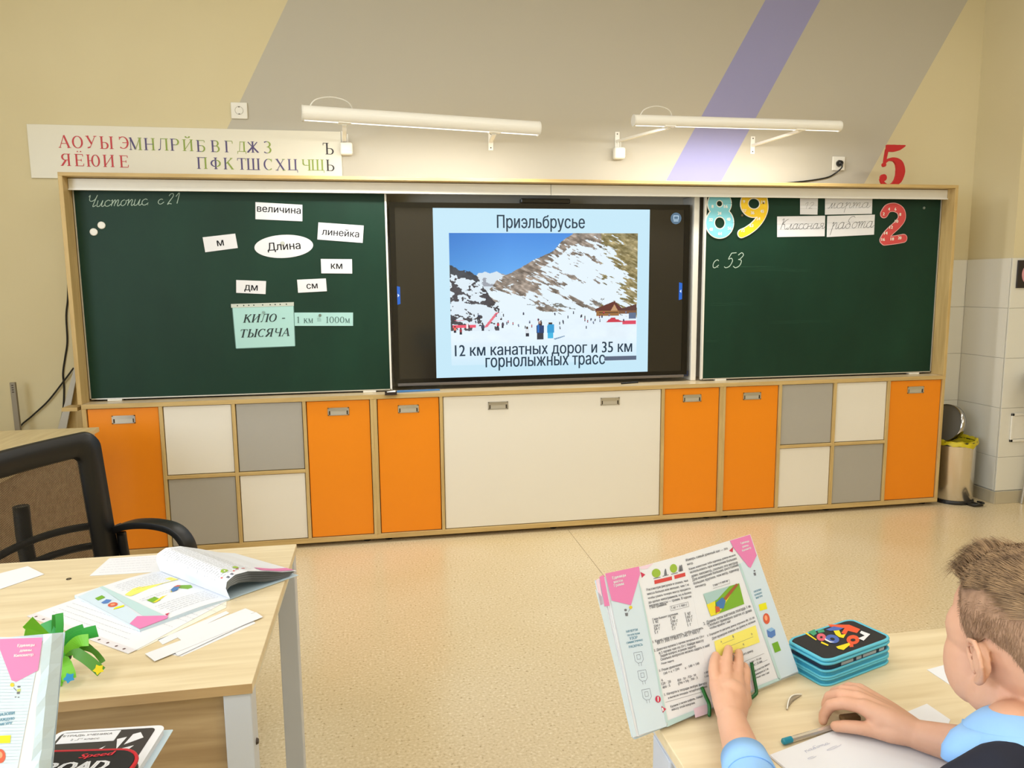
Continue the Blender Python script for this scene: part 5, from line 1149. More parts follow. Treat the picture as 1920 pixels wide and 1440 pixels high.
def rtext(g, h):
    rows = [('Измерь самый длинный шаг — это', (656, 220), (930, 140)), ('метр.', (664, 246), (704, 236)), ('Какие известные тебе единицы длины можно', (676, 278), (982, 182)), ('использовать при измерении больших', (684, 300), (990, 206)), ('длин: километр, сколько это метров', (692, 326), (996, 232)),
     ('Для измерения больших расстояний', (698, 350), (1000, 250)), ('больших крупнее, чем метр, единицу', (706, 374), (1004, 276)), ('километр', (716, 394), (786, 376)), ('1 км = 1 000 м', (836, 386), (930, 354)), ('2. Длина пяти вагонов поезда 1 м.', (772, 640), (1084, 520)), ('Сколько примерно шагов от дома', (802, 650), (1088, 548)), ('чтобы пройти 1 км?', (812, 668), (950, 620)),
     ('3. Определи по рисунку длину отрезков AB, CD, EK', (796, 716), (1108, 594)), ('Для проверки измерь их длину и запиши', (828, 736), (1112, 618)), ('A', (884, 756), (892, 753)), ('B', (964, 724), (972, 721)), ('D', (1086, 706), (1094, 703)), ('K', (1032, 774), (1040, 771)), ('каждого длину.', (1000, 850), (1100, 812)), ('1 дм = 10 см', (1078, 892), (1150, 862)), ('1 см = 10 мм', (1084, 912), (1156, 882)), ('чий участок имеет', (1100, 952), (1208, 898)), ('примерно в 1 м,', (1104, 976), (1200, 930)), ('больше чем 1 км?', (1106, 996), (1204, 956))]
    for s, a, b in rows: P_.text(g, s, a, b, h)
    for a, b in (((892, 764), (974, 730)), ((930, 784), (1096, 716)), ((960, 812), (1040, 784)), ((1040, 880), (1168, 826)), ((1060, 926), (1190, 868)), ((830, 376), (940, 340)), ((940, 340), (944, 364)), ((832, 398), (944, 364))): P_.line(g, a, b, .0004, h)
printed(rp_, 'print', M_print, rtext, .0009)
printed(rp_, 'tab_lettering', M_paper, lambda g, h: [P_.text(g, s, a, b, h, bold=.0002) for s, a, b in (('Единицы', (1016, 106), (1070, 92)), ('длины.', (1026, 130), (1068, 118)), ('Километр', (1026, 156), (1084, 134)))], .0017)
printed(rp_, 'margin_lettering', M_bluep, lambda g, h: [P_.text(g, s, a, b, h) for s, a, b in (('НАЗОВИ', (1104, 426), (1150, 410)), ('КАЖДУЮ', (1108, 448), (1156, 430)), ('ФИГУРУ', (1116, 468), (1160, 452)))], .0009)
printed(rp_, 'margin_figure', M_print, lambda g, h: (P_.poly(g, oval(1105, 282, 6, 6), h), P_.poly(g, [(1098, 296), (1112, 292), (1116, 312), (1104, 314)], h)), .0009)
# green wire book stand
M_wire = mat('green_wire', (20, 96, 40), .35)
ws = thing('book_stand', 'green wire stand holding the book open before the boy', 'book stand', tuple(onz(1370, 1300, HD)))
def wpt(px, py, h): return pg.P((px - 1100) * 3.512, (py - 990) * 3.512, h)
g = G(); A_ = wpt(1409, 1242, .005); B_ = wpt(1419, 1300, .008); C_ = onz(1404, 1312, HD + .004); D_ = onz(1330, 1342, HD + .004); E1 = wpt(1330, 1322, .006); F1 = wpt(1316, 1288, .004)
back = Nb * -.05; up_ = Vb * .13
g.tube(catmull([A_, A_.lerp(B_, .5), A_.lerp(B_, .92), B_ * .8 + C_ * .2, C_], 6), .0028, 10); g.tube(catmull([F1, F1.lerp(E1, .5), E1, D_], 6), .0028, 10)
g.build('front_hook', M_wire, ws, smooth=True)
Cb, Db = C_ + Vector((.05, .14, -.0016)), D_ + Vector((.05, .14, -.0016))
G().tube([C_, Cb, Db, D_], .0022, 10).build('base_loop', M_wire, ws, smooth=True)
G().tube([C_ + Vector((.012, .035, 0)), C_ + up_ - Nb * .022, D_ + up_ - Nb * .022, D_ + Vector((.012, .035, 0))], .0022, 10).build('back_loop', M_wire, ws, smooth=True)
# ------------------------------------------------------------------ things on the left desk
def sheet(name, pxs, z, label, cat, m=M_paper, group=None, th=.0006, curl=0):
    P = [onz(x, y, z) for x, y in pxs]; c = sum(P, Vector()) / len(P)
    n = (P[1] - P[0]).cross(P[2] - P[0]); P = P if n.z > 0 else P[::-1]
    return tag(G().slab(P, (0, 0, th)).build(name, m, loc=c), label, cat, group)
def dlines(g, A, B, C, n, f0, f1, w_, h, rr_, ragged=.25):
    """rows of thin print between side AB and its offset AC"""
    for i in range(n):
        t_ = (i + .5) / n; p = A.lerp(C, t_); d = (B - A); a0 = f0 + rr_.random() * .03; a1 = f1 - rr_.random() * ragged
        a = p + d * a0; x = a; L_ = d.length * (a1 - a0); dn = d.normalized(); nn_ = Vector((0, 0, 1)).cross(dn) * w_ / 2; s = 0
        while s < L_:
            l = rr_.uniform(.004, .012); q0 = a + dn * s; q1 = a + dn * min(s + l, L_); z_ = Vector((0, 0, h))
            g.add([q0 - nn_ + z_, q1 - nn_ + z_, q1 + nn_ + z_, q0 + nn_ + z_], [(0, 1, 2, 3)]); s += l + .0022
rq = random.Random(9)
# loose papers
o = sheet('paper_sheet', ((168, 1080), (205, 1047), (310, 1040), (300, 1072)), HD + .0006, 'white worksheet with ruled lines behind the lying open book', 'paper')
g = G(); A, B, Cc = onz(205, 1049, HD), onz(305, 1043, HD), onz(175, 1078, HD); dlines(g, A, B, Cc, 6, .05, .97, .0006, .0016, rq, .05); g.build('print', mat('faint_print', (150, 152, 166), .7), o)
o = sheet('paper_sheet', ((-30, 1115), (-10, 1078), (52, 1062), (83, 1077), (0, 1105)), HD + .0006, 'small white paper scrap at the left edge of the desk', 'paper')
# cable grommet ring
c = onz(129, 1086, HD); tag(G().lathe([(.0055, 0), (.0055, .0012), (.003, .0012), (.003, .0002)], c + Vector((0, 0, .0002)), 18, False).build('metal_eyelet', M_darksteel, loc=c), 'tiny dark metal eyelet lying on the left desk', 'eyelet')
# punched sleeve with a printed sheet under the book
P = [onz(x, y, HD + .001) for x, y in ((66, 1150), (256, 1219), (424, 1128), (300, 1068))]
sl = thing('document_sleeve', 'clear punched sleeve with printed sheet under the lying open book', 'sleeve', tuple(sum(P, Vector()) / 4))
nrm = lambda Q: Q if (Q[1] - Q[0]).cross(Q[2] - Q[0]).z > 0 else Q[::-1]
G().slab(nrm(P), (0, 0, .0008)).build('sheet', M_paper, sl)
e = (P[1] - P[0]).normalized(); n_ = Vector((0, 0, 1)).cross(e); n_ = n_ if n_.dot(P[3] - P[0]) < 0 else -n_
g = G(); 
bd = [P[0], P[1], P[1] + n_ * .016, P[0] + n_ * .016]; g.slab(nrm(bd), (0, 0, .0009)); stp = g.build('binding_strip', mat('pale_strip', (226, 222, 226), .3), sl)
g = G(); L_ = (P[1] - P[0]).length
for k in (.06, .14, .2, .28, .42, .55, .62, .7, .78, .86, .93):
    q = P[0] + e * L_ * k + n_ * .009 + Vector((0, 0, .00105)); g.slab([q + Vector((math.cos(a), math.sin(a), 0)) * .0028 for a in [i * math.pi / 5 for i in range(10)]], (0, 0, .0002))
g.build('punch_holes', mat('hole_brown', (110, 84, 84), .6), stp)
g = G(); dlines(g, P[0] + (P[3] - P[0]) * .05, P[1] + (P[2] - P[1]) * .05, P[0] + (P[3] - P[0]) * .9, 16, .05, .97, .0006, .0011, rq, .2); g.build('print', mat('faint_print', (150, 152, 166), .7), sl)
# second loose sheets below
sheet('paper_sheet', ((256, 1221), (424, 1140), (425, 1128), (330, 1150)), HD + .0001, 'cream sheet edge showing beneath the document sleeve', 'paper', mat('cream_paper', (232, 228, 214), .7), None, .0008)
# paper strips
GS = 'cut white paper strips on the left desk'
def strip(pxs, z, lab): return sheet('paper_strip', pxs, z, lab, 'paper strip', M_paper, GS, .0005)
strip(((296, 1200), (305, 1209), (430, 1150), (424, 1146)), HD + .0004, 'shorter paper strip at the back of the strip pile')
strip(((330, 1193), (344, 1204), (478, 1148), (460, 1141)), HD + .0011, 'upper paper strip beside the short rear one')
strip(((318, 1214), (334, 1230), (476, 1163), (470, 1150)), HD + .0018, 'wide middle paper strip of the pile')
strip(((272, 1226), (290, 1240), (493, 1157), (480, 1148)), HD + .0025, 'longest paper strip at the front of the pile')
strip(((322, 1228), (341, 1231), (479, 1169), (474, 1163)), HD + .0001, 'lowest paper strip peeking out below the pile')
# open book lying on the desk
S0, S1 = onz(300, 1066, HD + .010), onz(431, 1117, HD + .010)
LA, LB = onz(140, 1118, HD + .004), onz(262, 1183, HD + .004)
sv_ = (S1 - S0); Ls = sv_.length; sv_ = sv_.normalized(); sv_.z = 0
ac = Vector((0, 0, 1)).cross(sv_); ac = ac if ac.x > 0 else -ac          # away from the spine towards the right half
WL = ((S0 - LA).length + (S1 - LB).length) / 2
lb = thing('textbook', 'open maths textbook lying on the left desk with one half arched up', 'book', tuple((S0 + S1) / 2), 0, 'open maths textbooks')
S0.z = S1.z = 0
def lmap(a, v, h=0):     # left half: a 0..1 away from spine, v 0..1 along spine
    base = (S0.lerp(S1, v)).lerp(LA.lerp(LB, v) * 1.0, a); z = HD + .0035 + .008 * math.sin(min(a * 3.2, math.pi * .5)) * (1 - a * .6) + h
    return Vector((base.x, base.y, z))
RA, RB = onz(440, 1026, HD + .03), onz(556, 1071, HD + .012)
def rmap(a, v, h=0):
    rb = RA.lerp(RB, v); base = S0.lerp(S1, v).lerp(Vector((rb.x, rb.y, 0)), a ** 1.25)
    arch = [(0, .004), (.03, .026), (.10, .045), (.22, .056), (.40, .054), (.62, .040), (.82, .024), (1, .014)]
    z = np.interp(a, [q[0] for q in arch], [q[1] for q in arch]) * (1.05 - .12 * v)
    sh = np.interp(a, [0, .04, .12, .25, 1], [0, -.012, -.016, -.010, 0]); base = base + ac * sh
    return Vector((base.x, base.y, HD + float(z) + h))
def grid(fn, na, nv, name, m, par, a0=0, a1=1, v0=0, v1=1, h=0, smooth=True):
    g = G(); vs = [fn(a0 + (a1 - a0) * i / na, v0 + (v1 - v0) * j / nv, h) for i in range(na + 1) for j in range(nv + 1)]
    g.add(vs, [(i * (nv + 1) + j, (i + 1) * (nv + 1) + j, (i + 1) * (nv + 1) + j + 1, i * (nv + 1) + j + 1) for i in range(na) for j in range(nv)])
    return g.build(name, m, par, smooth=smooth)
lpg = grid(lmap, 14, 4, 'left_page', M_page, lb); rpg = grid(rmap, 40, 6, 'right_page', M_page, lb)
# page edges of the left half, cover, and fanned leaves of the right half
g = G(); 
for v_ in (0, 1): 
    T = [lmap(i / 10, v_, -.0002) for i in range(11)]; Bm = [Vector((p.x, p.y, HD + .0012)) for p in T]; g.add(T + Bm, [(i, i + 1, 12 + i, 11 + i) for i in range(10)])
T = [lmap(1, j / 4, -.0002) for j in range(5)]; Bm = [Vector((p.x, p.y, HD + .0012)) for p in T]; g.add(T + Bm, [(i, i + 1, 6 + i, 5 + i) for i in range(4)])
g.build('page_edges', M_pblue, lb)
for k in range(9):
    f_ = (k + 1) / 10.0
    def leaf(a, v, h, f_=f_):
        p = rmap(a, v, 0); z = HD + .0012 + (p.z - HD - .0012) * (1 - f_ * (.35 + .65 * min(1, a * 1.3)) * .97); q = rmap(a, v, 0) - ac * np.interp(a, [0, .1, .3, 1], [0, -.006 * f_ * 2, -.008 * f_ * 2, .000])
        return Vector((q.x, q.y, max(z, HD + .002 + (9 - k) * .0007)))
    grid(leaf, 24, 1, 'leaf', M_page if k % 2 else mat('leaf_grey', (178, 184, 186), .6), lb, 0.03, .985 - .006 * k, .0, .998 - .003 * k)
c_ = [S0 - ac * (WL + .006), S1 - ac * (WL + .006), S1 + ac * .02, S0 + ac * .02]
g = G(); q = nrm([Vector((p.x, p.y, HD + .0005)) for p in (LA - (S0 - LA).normalized() * .004, LB, Vector((S1.x, S1.y, 0)), Vector((S0.x, S0.y, 0)))]); g.slab(q, (0, 0, .0006)); g.build('left_cover', M_cover, lb)
q = [Vector((p.x, p.y, HD + .0005)) for p in (S0, S1, onz(563, 1072, HD), onz(446, 1026, HD))]; 
g = G(); cA = [rmap(1.0, 0, 0), rmap(1.0, 1, 0)]
g.slab(nrm([Vector((S0.x, S0.y, HD + .0015)), Vector((S1.x, S1.y, HD + .0015)), Vector((RB.x + .004, RB.y, HD + .0015)), Vector((RA.x + .004, RA.y, HD + .0015))]), (0, 0, .0008)); g.build('right_cover', M_cover, lb)
# printing on the lying book through page coordinates
def lpoly(name, m, fn, pts, par, h=.0007):
    g = G(); g.add([fn(a, v, h) for a, v in pts], [tuple(range(len(pts)))]); return g.build(name, m, par)
def pix_to_left(px, py):
    p = onz(px, py, HD + .008); best = None
    # invert the bilinear map numerically
    a, v = .5, .5
    for _ in range(30):
        q = lmap(a, v); da = (lmap(a + .01, v) - q) / .01; dv = (lmap(a, v + .01) - q) / .01
        r = Vector((p.x - q.x, p.y - q.y)); det = da.x * dv.y - da.y * dv.x
        a += (r.x * dv.y - r.y * dv.x) / det; v += (da.x * r.y - da.y * r.x) / det
    return a, v
L2 = lambda pts: [pix_to_left(120 + x / 4, 1000 + y / 4) for x, y in pts]
mc = lambda a: min(max(a, .004), .996)
def lprint(name, m, pts, h=.0007): return lpoly(name, m, lmap, [(mc(a), mc(v)) for a, v in L2(pts)], lpg, h)
lprint('margin', M_pblue, [(80, 478), (262, 400), (600, 640), (560, 732)], .0005)
lprint('page_band', M_pteal, [(258, 402), (280, 394), (800, 640), (640, 650)], .0007)
lprint('pink_tab', M_pink, [(478, 680), (548, 622), (782, 620), (776, 640), (562, 722)], .0010)
lprint('crimson_marks', M_crim, [(758, 610), (792, 600), (776, 620)], .0012)
lprint('shapes_green', M_pgreen, [(232, 488), (284, 466), (310, 482), (256, 504)], .0012)
lprint('shapes_cube', M_cube, [(278, 520), (318, 496), (358, 502), (330, 524), (296, 528)], .0012)
lprint('shapes_ball', M_ball, oval(366, 536, 38, 16, -.15), .0012); lprint('shapes_ball_light', M_balll, oval(366, 536, 18, 7, -.15), .0014)
lprint('shapes_yellow', M_yel, [(368, 572), (382, 556), (452, 538), (450, 552)], .0012)
lprint('highlight', M_hl, [(455, 465), (520, 420), (800, 320), (860, 336), (740, 380), (500, 476)], .0010)
lprint('picture_field', mat('pic_green', (120, 172, 44), .6), [(620, 506), (880, 386), (950, 378), (965, 398), (672, 528)], .0010)
lprint('picture_track', mat('pic_yellow', (228, 214, 50), .6), [(664, 526), (860, 396), (872, 400), (690, 524)], .0013)
lprint('picture_engine', mat('pic_blue', (66, 118, 176), .6), [(800, 430), (830, 400), (870, 396), (850, 430), (815, 446)], .0015)
lprint('picture_engine_front', mat('pic_redorange', (196, 88, 60), .6), [(820, 408), (850, 390), (878, 388), (862, 402)], .0017)
g = G()
def lrow(a0, a1, v, h=.0009, w_=.0030, fn=lmap):
    s = a0
    while s < a1:
        l = rq.uniform(.02, .06); e_ = min(s + l, a1)
        g.add([fn(s, v, h), fn(e_, v, h), fn(e_, v + w_, h), fn(s, v + w_, h)], [(0, 1, 2, 3)]); s += l + .012
# text runs parallel to the short page edge: rows at constant a, along v
def lcol(v0, v1, a, fn, h=.0010, w_=.0042):
    s = v0
    while s < v1:
        l = rq.uniform(.02, .06); e_ = min(s + l, v1)
        g.add([fn(a, s, h), fn(a, e_, h), fn(a + w_, e_, h), fn(a + w_, s, h)], [(0, 1, 2, 3)]); s += l + .014
for i in range(24):
    v = .08 + i * .036
    if .30 < v < .48 or .55 < v < .72: continue
    lrow(.06, .60 + .05 * rq.random(), v)
g.build('print', M_print, lpg)
M_print2 = mat('page_print_light', (116, 118, 130), .7)
g = G()
for i in range(26): 
    v = .06 + i * .034
    lrow(.07 + .05 * rq.random(), .52, v, .0008, .0035, rmap)
g.build('print', M_print2, rpg)
lpoly('red_bars', M_redbar, rmap, [(.12, .905), (.30, .905), (.30, .925), (.12, .925)], rpg, .001)
lpoly('red_bars', M_redbar, rmap, [(.34, .885), (.46, .885), (.46, .90), (.34, .90)], rpg, .001)
lpoly('cabbages', mat('cabbage_green', (150, 182, 62), .6), rmap, [(.22 + .035 * math.cos(a), .86 + .035 * math.sin(a)) for a in [k * math.pi / 8 for k in range(16)]], rpg, .001)
lpoly('cabbages', mat('cabbage_green', (150, 182, 62), .6), rmap, [(.38 + .03 * math.cos(a), .85 + .03 * math.sin(a)) for a in [k * math.pi / 8 for k in range(16)]], rpg, .001)
for i in range(2): lpoly('weights', M_print, rmap, [(.15 + i * .05, .95), (.18 + i * .05, .95), (.175 + i * .05, .985), (.155 + i * .05, .985)], rpg, .001)
g = G(); q_ = [(.60, .84), (.99, .78), (.995, .985), (.70, .97)]
g.add([rmap(.60 + .39 * i / 8, v_, .001) for v_ in (.86, .975) for i in range(9)], [(i, i + 1, 10 + i, 9 + i) for i in range(8)]); g.build('pink_tab', M_pink, rpg)
# ------------------------------------------------------------------ green paper bow
pc_ = onz(118, 1268, HD); pc_.z = HD
bw_ = thing('paper_bow', 'bow of curled green paper strips with star stickers on the left desk', 'paper craft', tuple(pc_))
Mg = [mat('green_paper_a', (112, 190, 40), .45), mat('green_paper_b', (60, 166, 70), .4), mat('green_paper_c', (74, 136, 24), .5), mat('green_paper_d', (84, 188, 120), .4)]
hub = dep(121, 1229, 1.62); hub = onp(121, 1229, Vector((0, pc_.y, 0)), Vector((0, 1, 0)))
G().ell(hub, (.012, .010, .012), 12).build('knot', mat('dark_green_knot', (30, 60, 14), .6), bw_, smooth=True)
dyp = pc_.y
def P_at(px, py, dy): return ony(px, py, dyp + dy)
def blade(pxs, wd, mi, dy0=0, dy1=0, tw=0, nm='strip'):
    pts = [P_at(x, y, dy0 + (dy1 - dy0) * i / (len(pxs) - 1)) for i, (x, y) in enumerate(pxs)]; pts = [Vector((p.x, p.y, max(p.z, HD + .003))) for p in pts]
    q = catmull(pts, 6); n = len(q); vs = []; vw = (CAM - pc_).normalized()
    for i, p in enumerate(q):
        t_ = (q[min(i + 1, n - 1)] - q[max(i - 1, 0)]).normalized(); s_ = t_.cross(vw)
        s_ = s_.normalized() if s_.length > 1e-6 else Vector((1, 0, 0)); s_ = (Matrix.Rotation(tw, 3, t_) @ s_); k = wd * 1.2 * min(1, .35 + 2.2 * i / n) / 2
        vs += [p - s_ * k, p + s_ * k]
    for v_ in vs: v_.z = max(v_.z, HD + .0015)
    g = G().add(vs, [(2 * i, 2 * i + 1, 2 * i + 3, 2 * i + 2) for i in range(n - 1)]); o = g.build(nm, Mg[mi], bw_, smooth=False)
    sd = o.modifiers.new('t', 'SOLIDIFY'); sd.thickness = .0005; return o, q
h0 = (121, 1229)
for spec in (
  ([h0, (98, 1210), (72, 1186), (52, 1166)], .017, 0, 0, -.03, .3), ([h0, (106, 1200), (92, 1180), (86, 1166)], .014, 3, .01, .02, .2), ([h0, (104, 1196), (103, 1176), (104, 1152)], .010, 1, .01, .03, .6),
  ([h0, (112, 1196), (112, 1170), (111, 1150)], .010, 1, .0, .02, 0), ([h0, (84, 1204), (60, 1192), (46, 1188)], .015, 0, -.02, -.05, .3),
  ([h0, (118, 1205), (132, 1190), (158, 1180)], .016, 1, 0, .0, .2), ([h0, (128, 1210), (150, 1192), (182, 1183)], .017, 1, -.01, -.02, .3), ([h0, (130, 1218), (146, 1203), (166, 1200)], .016, 0, -.02, -.04, .2),
  ([h0, (134, 1216), (152, 1214), (174, 1220), (188, 1234), (193, 1242)], .007, 2, -.01, -.03, .2), ([h0, (136, 1222), (150, 1228), (170, 1242), (190, 1260)], .014, 2, -.02, -.05, .3), ([h0, (130, 1214), (156, 1206), (178, 1222), (190, 1240)], .006, 2, .01, .0, .6),
  ([h0, (122, 1246), (128, 1262), (130, 1274)], .017, 0, -.02, -.05, .1), ([h0, (112, 1250), (106, 1276), (104, 1292)], .018, 0, -.01, -.04, -.2), ([h0, (102, 1252), (96, 1284), (97, 1304)], .018, 2, 0, -.02, .2), ([h0, (108, 1240), (88, 1262), (74, 1290)], .018, 1, 0, .0, .2),
  ([h0, (96, 1226), (72, 1222), (60, 1236)], .016, 1, -.03, -.06, .3), ([h0, (104, 1248), (108, 1270), (116, 1290)], .016, 1, .01, .01, .1)):
    o, q = blade(*spec)
    if spec[0][-1] == (130, 1274) or spec[0][-1] == (190, 1260):
        c = q[-3]; vw = (CAM - c).normalized(); r_ = .009; u_ = vw.cross(Vector((0, 0, 1))).normalized(); v_ = u_.cross(vw); c = c + vw * .003
        G().add([c + (u_ * math.cos(k * math.pi / 5) + v_ * math.sin(k * math.pi / 5)) * (r_ if k % 2 == 0 else r_ * .62) for k in range(10)], [tuple(range(10))]).build('star_sticker', mat('sticker_blue', (40, 150, 214), .5) if spec[0][-1][0] == 130 else mat('sticker_yellow', (232, 214, 20), .5), o)
# ------------------------------------------------------------------ near left: second standing book, notebook, pencil case
# standing book on the nearest desk
TR2 = dep(107, 1190, .93); T2 = Vector((TR2.x, TR2.y, TR2.z)); Hh2 = .236; lean2 = rad(27)
V2 = Vector((.02, math.sin(lean2), math.cos(lean2))).normalized(); U2 = Vector((1, .02, 0)).normalized(); N2 = U2.cross(V2); N2 = N2 if N2.y < 0 else -N2; V2 = N2.cross(U2); V2 = V2 if V2.z > 0 else -V2
BR2 = T2 - V2 * ((T2.z - HD - .004) / V2.z)
sb = thing('textbook', 'open maths textbook in a clear blue cover cut by the left edge', 'book', tuple(BR2 - U2 * .17), 0, 'open maths textbooks')
H2 = (T2 - BR2).length
def s2(x, y, h): return BR2 + U2 * x + V2 * y + N2 * h      # x negative to the left
for k in range(6): G().slab([s2(-.35, .002 + k * .0005, -.012 + k * .002), s2(-.012 - k * .0006, .002 + k * .0005, -.012 + k * .002), s2(-.012 - k * .0006, H2 - .006, -.012 + k * .002), s2(-.35, H2 - .006, -.012 + k * .002)], N2 * .0018).build('page_block', M_page, sb)
pg2 = G().slab([s2(-.17, .003, 0), s2(-.013, .003, 0), s2(-.013, H2 - .007, 0), s2(-.17, H2 - .007, 0)], N2 * .0004).build('right_page', M_page, sb)
G().slab([s2(-.345, .003, 0), s2(-.172, .003, 0), s2(-.172, H2 - .007, 0), s2(-.345, H2 - .007, 0)], N2 * .0004).build('left_page', M_page, sb)
cvm = mat('clear_film', (190, 220, 232), .08, spec=.8); cvm.node_tree.nodes['Principled BSDF'].inputs['Transmission Weight'].default_value = .6
G().slab([s2(-.35, -.003, -.0145), s2(.004, -.003, -.0145), s2(.004, H2 + .003, -.0145), s2(-.35, H2 + .003, -.0145)], N2 * .001).build('back_cover', M_cover, sb)
g = G(); r2_ = random.Random(4); n = 22; L_ = []; R2_ = []
for i in range(n + 1):
    y = -.002 + (H2 + .004) * i / n; L_.append(s2(-.014 + r2_.uniform(-.001, .001), y, .0016 + r2_.uniform(0, .0012))); R2_.append(s2(.004, y, -.010 + r2_.uniform(-.001, .002)))
M_ = [a.lerp(b, .5) + N2 * (.004 + r2_.uniform(0, .003)) for a, b in zip(L_, R2_)]
g.add(L_ + M_ + R2_, [(j * (n + 1) + i, j * (n + 1) + i + 1, (j + 1) * (n + 1) + i + 1, (j + 1) * (n + 1) + i) for j in range(2) for i in range(n)]); g.build('cover_flap', M_cover, sb)
pp = Page(s2(0, 0, .0004), U2, V2, N2, lambda x, y: (x / 4.645, 1130 + y / 4.645))
pr = lambda name, m, fn, h=.0006: printed(pg2, name, m, fn, h)
pr('margin', M_pblue, lambda g, h: pp.poly(g, [(-40, 300), (368, 300), (150, 1460), (-40, 1460)], h))
pr('pink_tab', M_pink, lambda g, h: pp.poly(g, [(-40, 318), (370, 303), (330, 590), (140, 690), (100, 676), (0, 410), (-40, 330)], h + .0003))
def h2(g, h):
    for s, a, b in (('Единицы', (152, 386), (298, 378)), ('длины.', (172, 428), (280, 422)), ('Километр', (122, 474), (288, 462))): pp.text(g, s, a, b, h, bold=.0003)
pr('tab_lettering', M_paper, h2, .0016)
def b2(g, h):
    for s, a, b in (('НАЗОВИ', (-20, 990), (124, 972)), ('КАЖДУЮ', (-20, 1034), (124, 1018)), ('ФИГУРУ', (-20, 1074), (104, 1058))): pp.text(g, s, a, b, h, bold=.0002)
pr('margin_lettering', M_bluep, b2, .001)
pr('shapes_yellow', M_yel, lambda g, h: pp.poly(g, [(-30, 1160), (94, 1154), (88, 1222), (-30, 1226)], h + .0004))
pr('shapes_ball', M_ball, lambda g, h: pp.poly(g, oval(0, 1336, 48, 62), h + .0004)); pr('shapes_ball_light', M_balll, lambda g, h: pp.poly(g, oval(-2, 1326, 24, 30), h + .0006))
pr('margin_sun', mat('sun_yellow', (222, 196, 50), .6), lambda g, h: pp.poly(g, oval(106, 716, 18, 18), h + .0004))
pr('margin_figure', M_print, lambda g, h: (pp.poly(g, oval(164, 732, 14, 8), h), pp.poly(g, [(146, 778), (172, 774), (170, 796), (146, 796)], h), pp.line(g, (118, 740), (144, 768), .0006, h), pp.line(g, (128, 822), (142, 822), .001, h), pp.line(g, (154, 824), (168, 824), .001, h)), .001)
pr('margin_shirt', mat('shirt_lime', (190, 200, 110), .6), lambda g, h: pp.poly(g, [(150, 752), (178, 748), (178, 772), (148, 776)], h), .001)
pr('ruled_lines', mat('rule_blue', (186, 206, 222), .6), lambda g, h: [pp.line(g, (-30, 420 + 28 * i), (344 - 5.2 * i, 414 + 28 * i), .0004, h - .0003) for i in range(36)], .0009)
# notebook in a clear cover
z1 = HD + .001
nbp = [onz(x, y, HD + .012) for x, y in ((90, 1450), (112, 1372), (308, 1357), (326, 1358), (280, 1450), (268, 1500), (60, 1500))]
nb = thing('exercise_book', 'black and white exercise book in clear cover under the pencil case', 'notebook', (float(nbp[2].x), float(nbp[2].y), HD))
A, B = onz(110, 1371, HD + .012), onz(312, 1359, HD + .012); un = (B - A).normalized(); vn = Vector((un.y, -un.x, 0)); Wn = (B - A).length; Hn = .205
def nbq(x, y, z=0): return Vector((A.x, A.y, HD + z)) + un * x + vn * y
def rrect(x0, y0, x1, y1, r, z, n=5):
    out = []
    for cx, cy, a0 in ((x1 - r, y0 + r, -90), (x1 - r, y1 - r, 0), (x0 + r, y1 - r, 90), (x0 + r, y0 + r, 180)):
        for k in range(n + 1): a = rad(a0 + 90 * k / n); out.append(nbq(cx + r * math.cos(a), cy + r * math.sin(a), z))
    return out
up3 = Vector((0, 0, 1))
def nslab(x0, y0, x1, y1, r, z, t_, name, m, par): 
    P = rrect(x0, y0, x1, y1, r, z); P = P if (P[1] - P[0]).cross(P[5] - P[1]).z > 0 else P[::-1]; return G().slab(P, up3 * t_).build(name, m, par)
nslab(-.006, -.004, Wn + .008, Hn, .002, .0006, .0008, 'clear_cover', M_cover, nb)
for k in range(4): nslab(.001, .001, Wn - .001, Hn - .003, .01, .0016 + k * .0024, .0021, 'page_block', M_page, nb)
cvr = nslab(0, 0, Wn, Hn - .002, .012, .0112, .0008, 'cover', M_paper, nb)
nslab(.008, .006, Wn - .012, Hn - .006, .008, .0121, .0002, 'cover_print', mat('charcoal_print', (54, 50, 50), .5), cvr)
nslab(.012, .008, Wn * .60, .034, .001, .0124, .0003, 'name_label', M_paper, cvr)
g = G(); put_text(g, 'ТЕТРАДЬ УЧЕНИКА', nbq(Wn * .30, .016, .0129), un, -vn, Wn * .48, .0052, bold=.0002); put_text(g, '2 „Г" класс', nbq(Wn * .32, .026, .0129), un, -vn, Wn * .26, .0050, bold=.0001)
g.build('label_lettering', mat('grey_ink', (120, 118, 118), .7), cvr)
g = G(); O = nbq(0, 0, .0125)
for pts in ([(.62, .03), (.70, .026), (.68, .055)], [(.74, .02), (.80, .016), (.86, .03), (.72, .045)], [(.70, .055), (.82, .048), (.78, .062)], [(.45, .062), (.56, .045), (.50, .07)]): g.add([nbq(Wn * a, b, .0125) for a, b in pts], [tuple(range(len(pts)))])
g.build('cover_motif', M_paper, cvr)
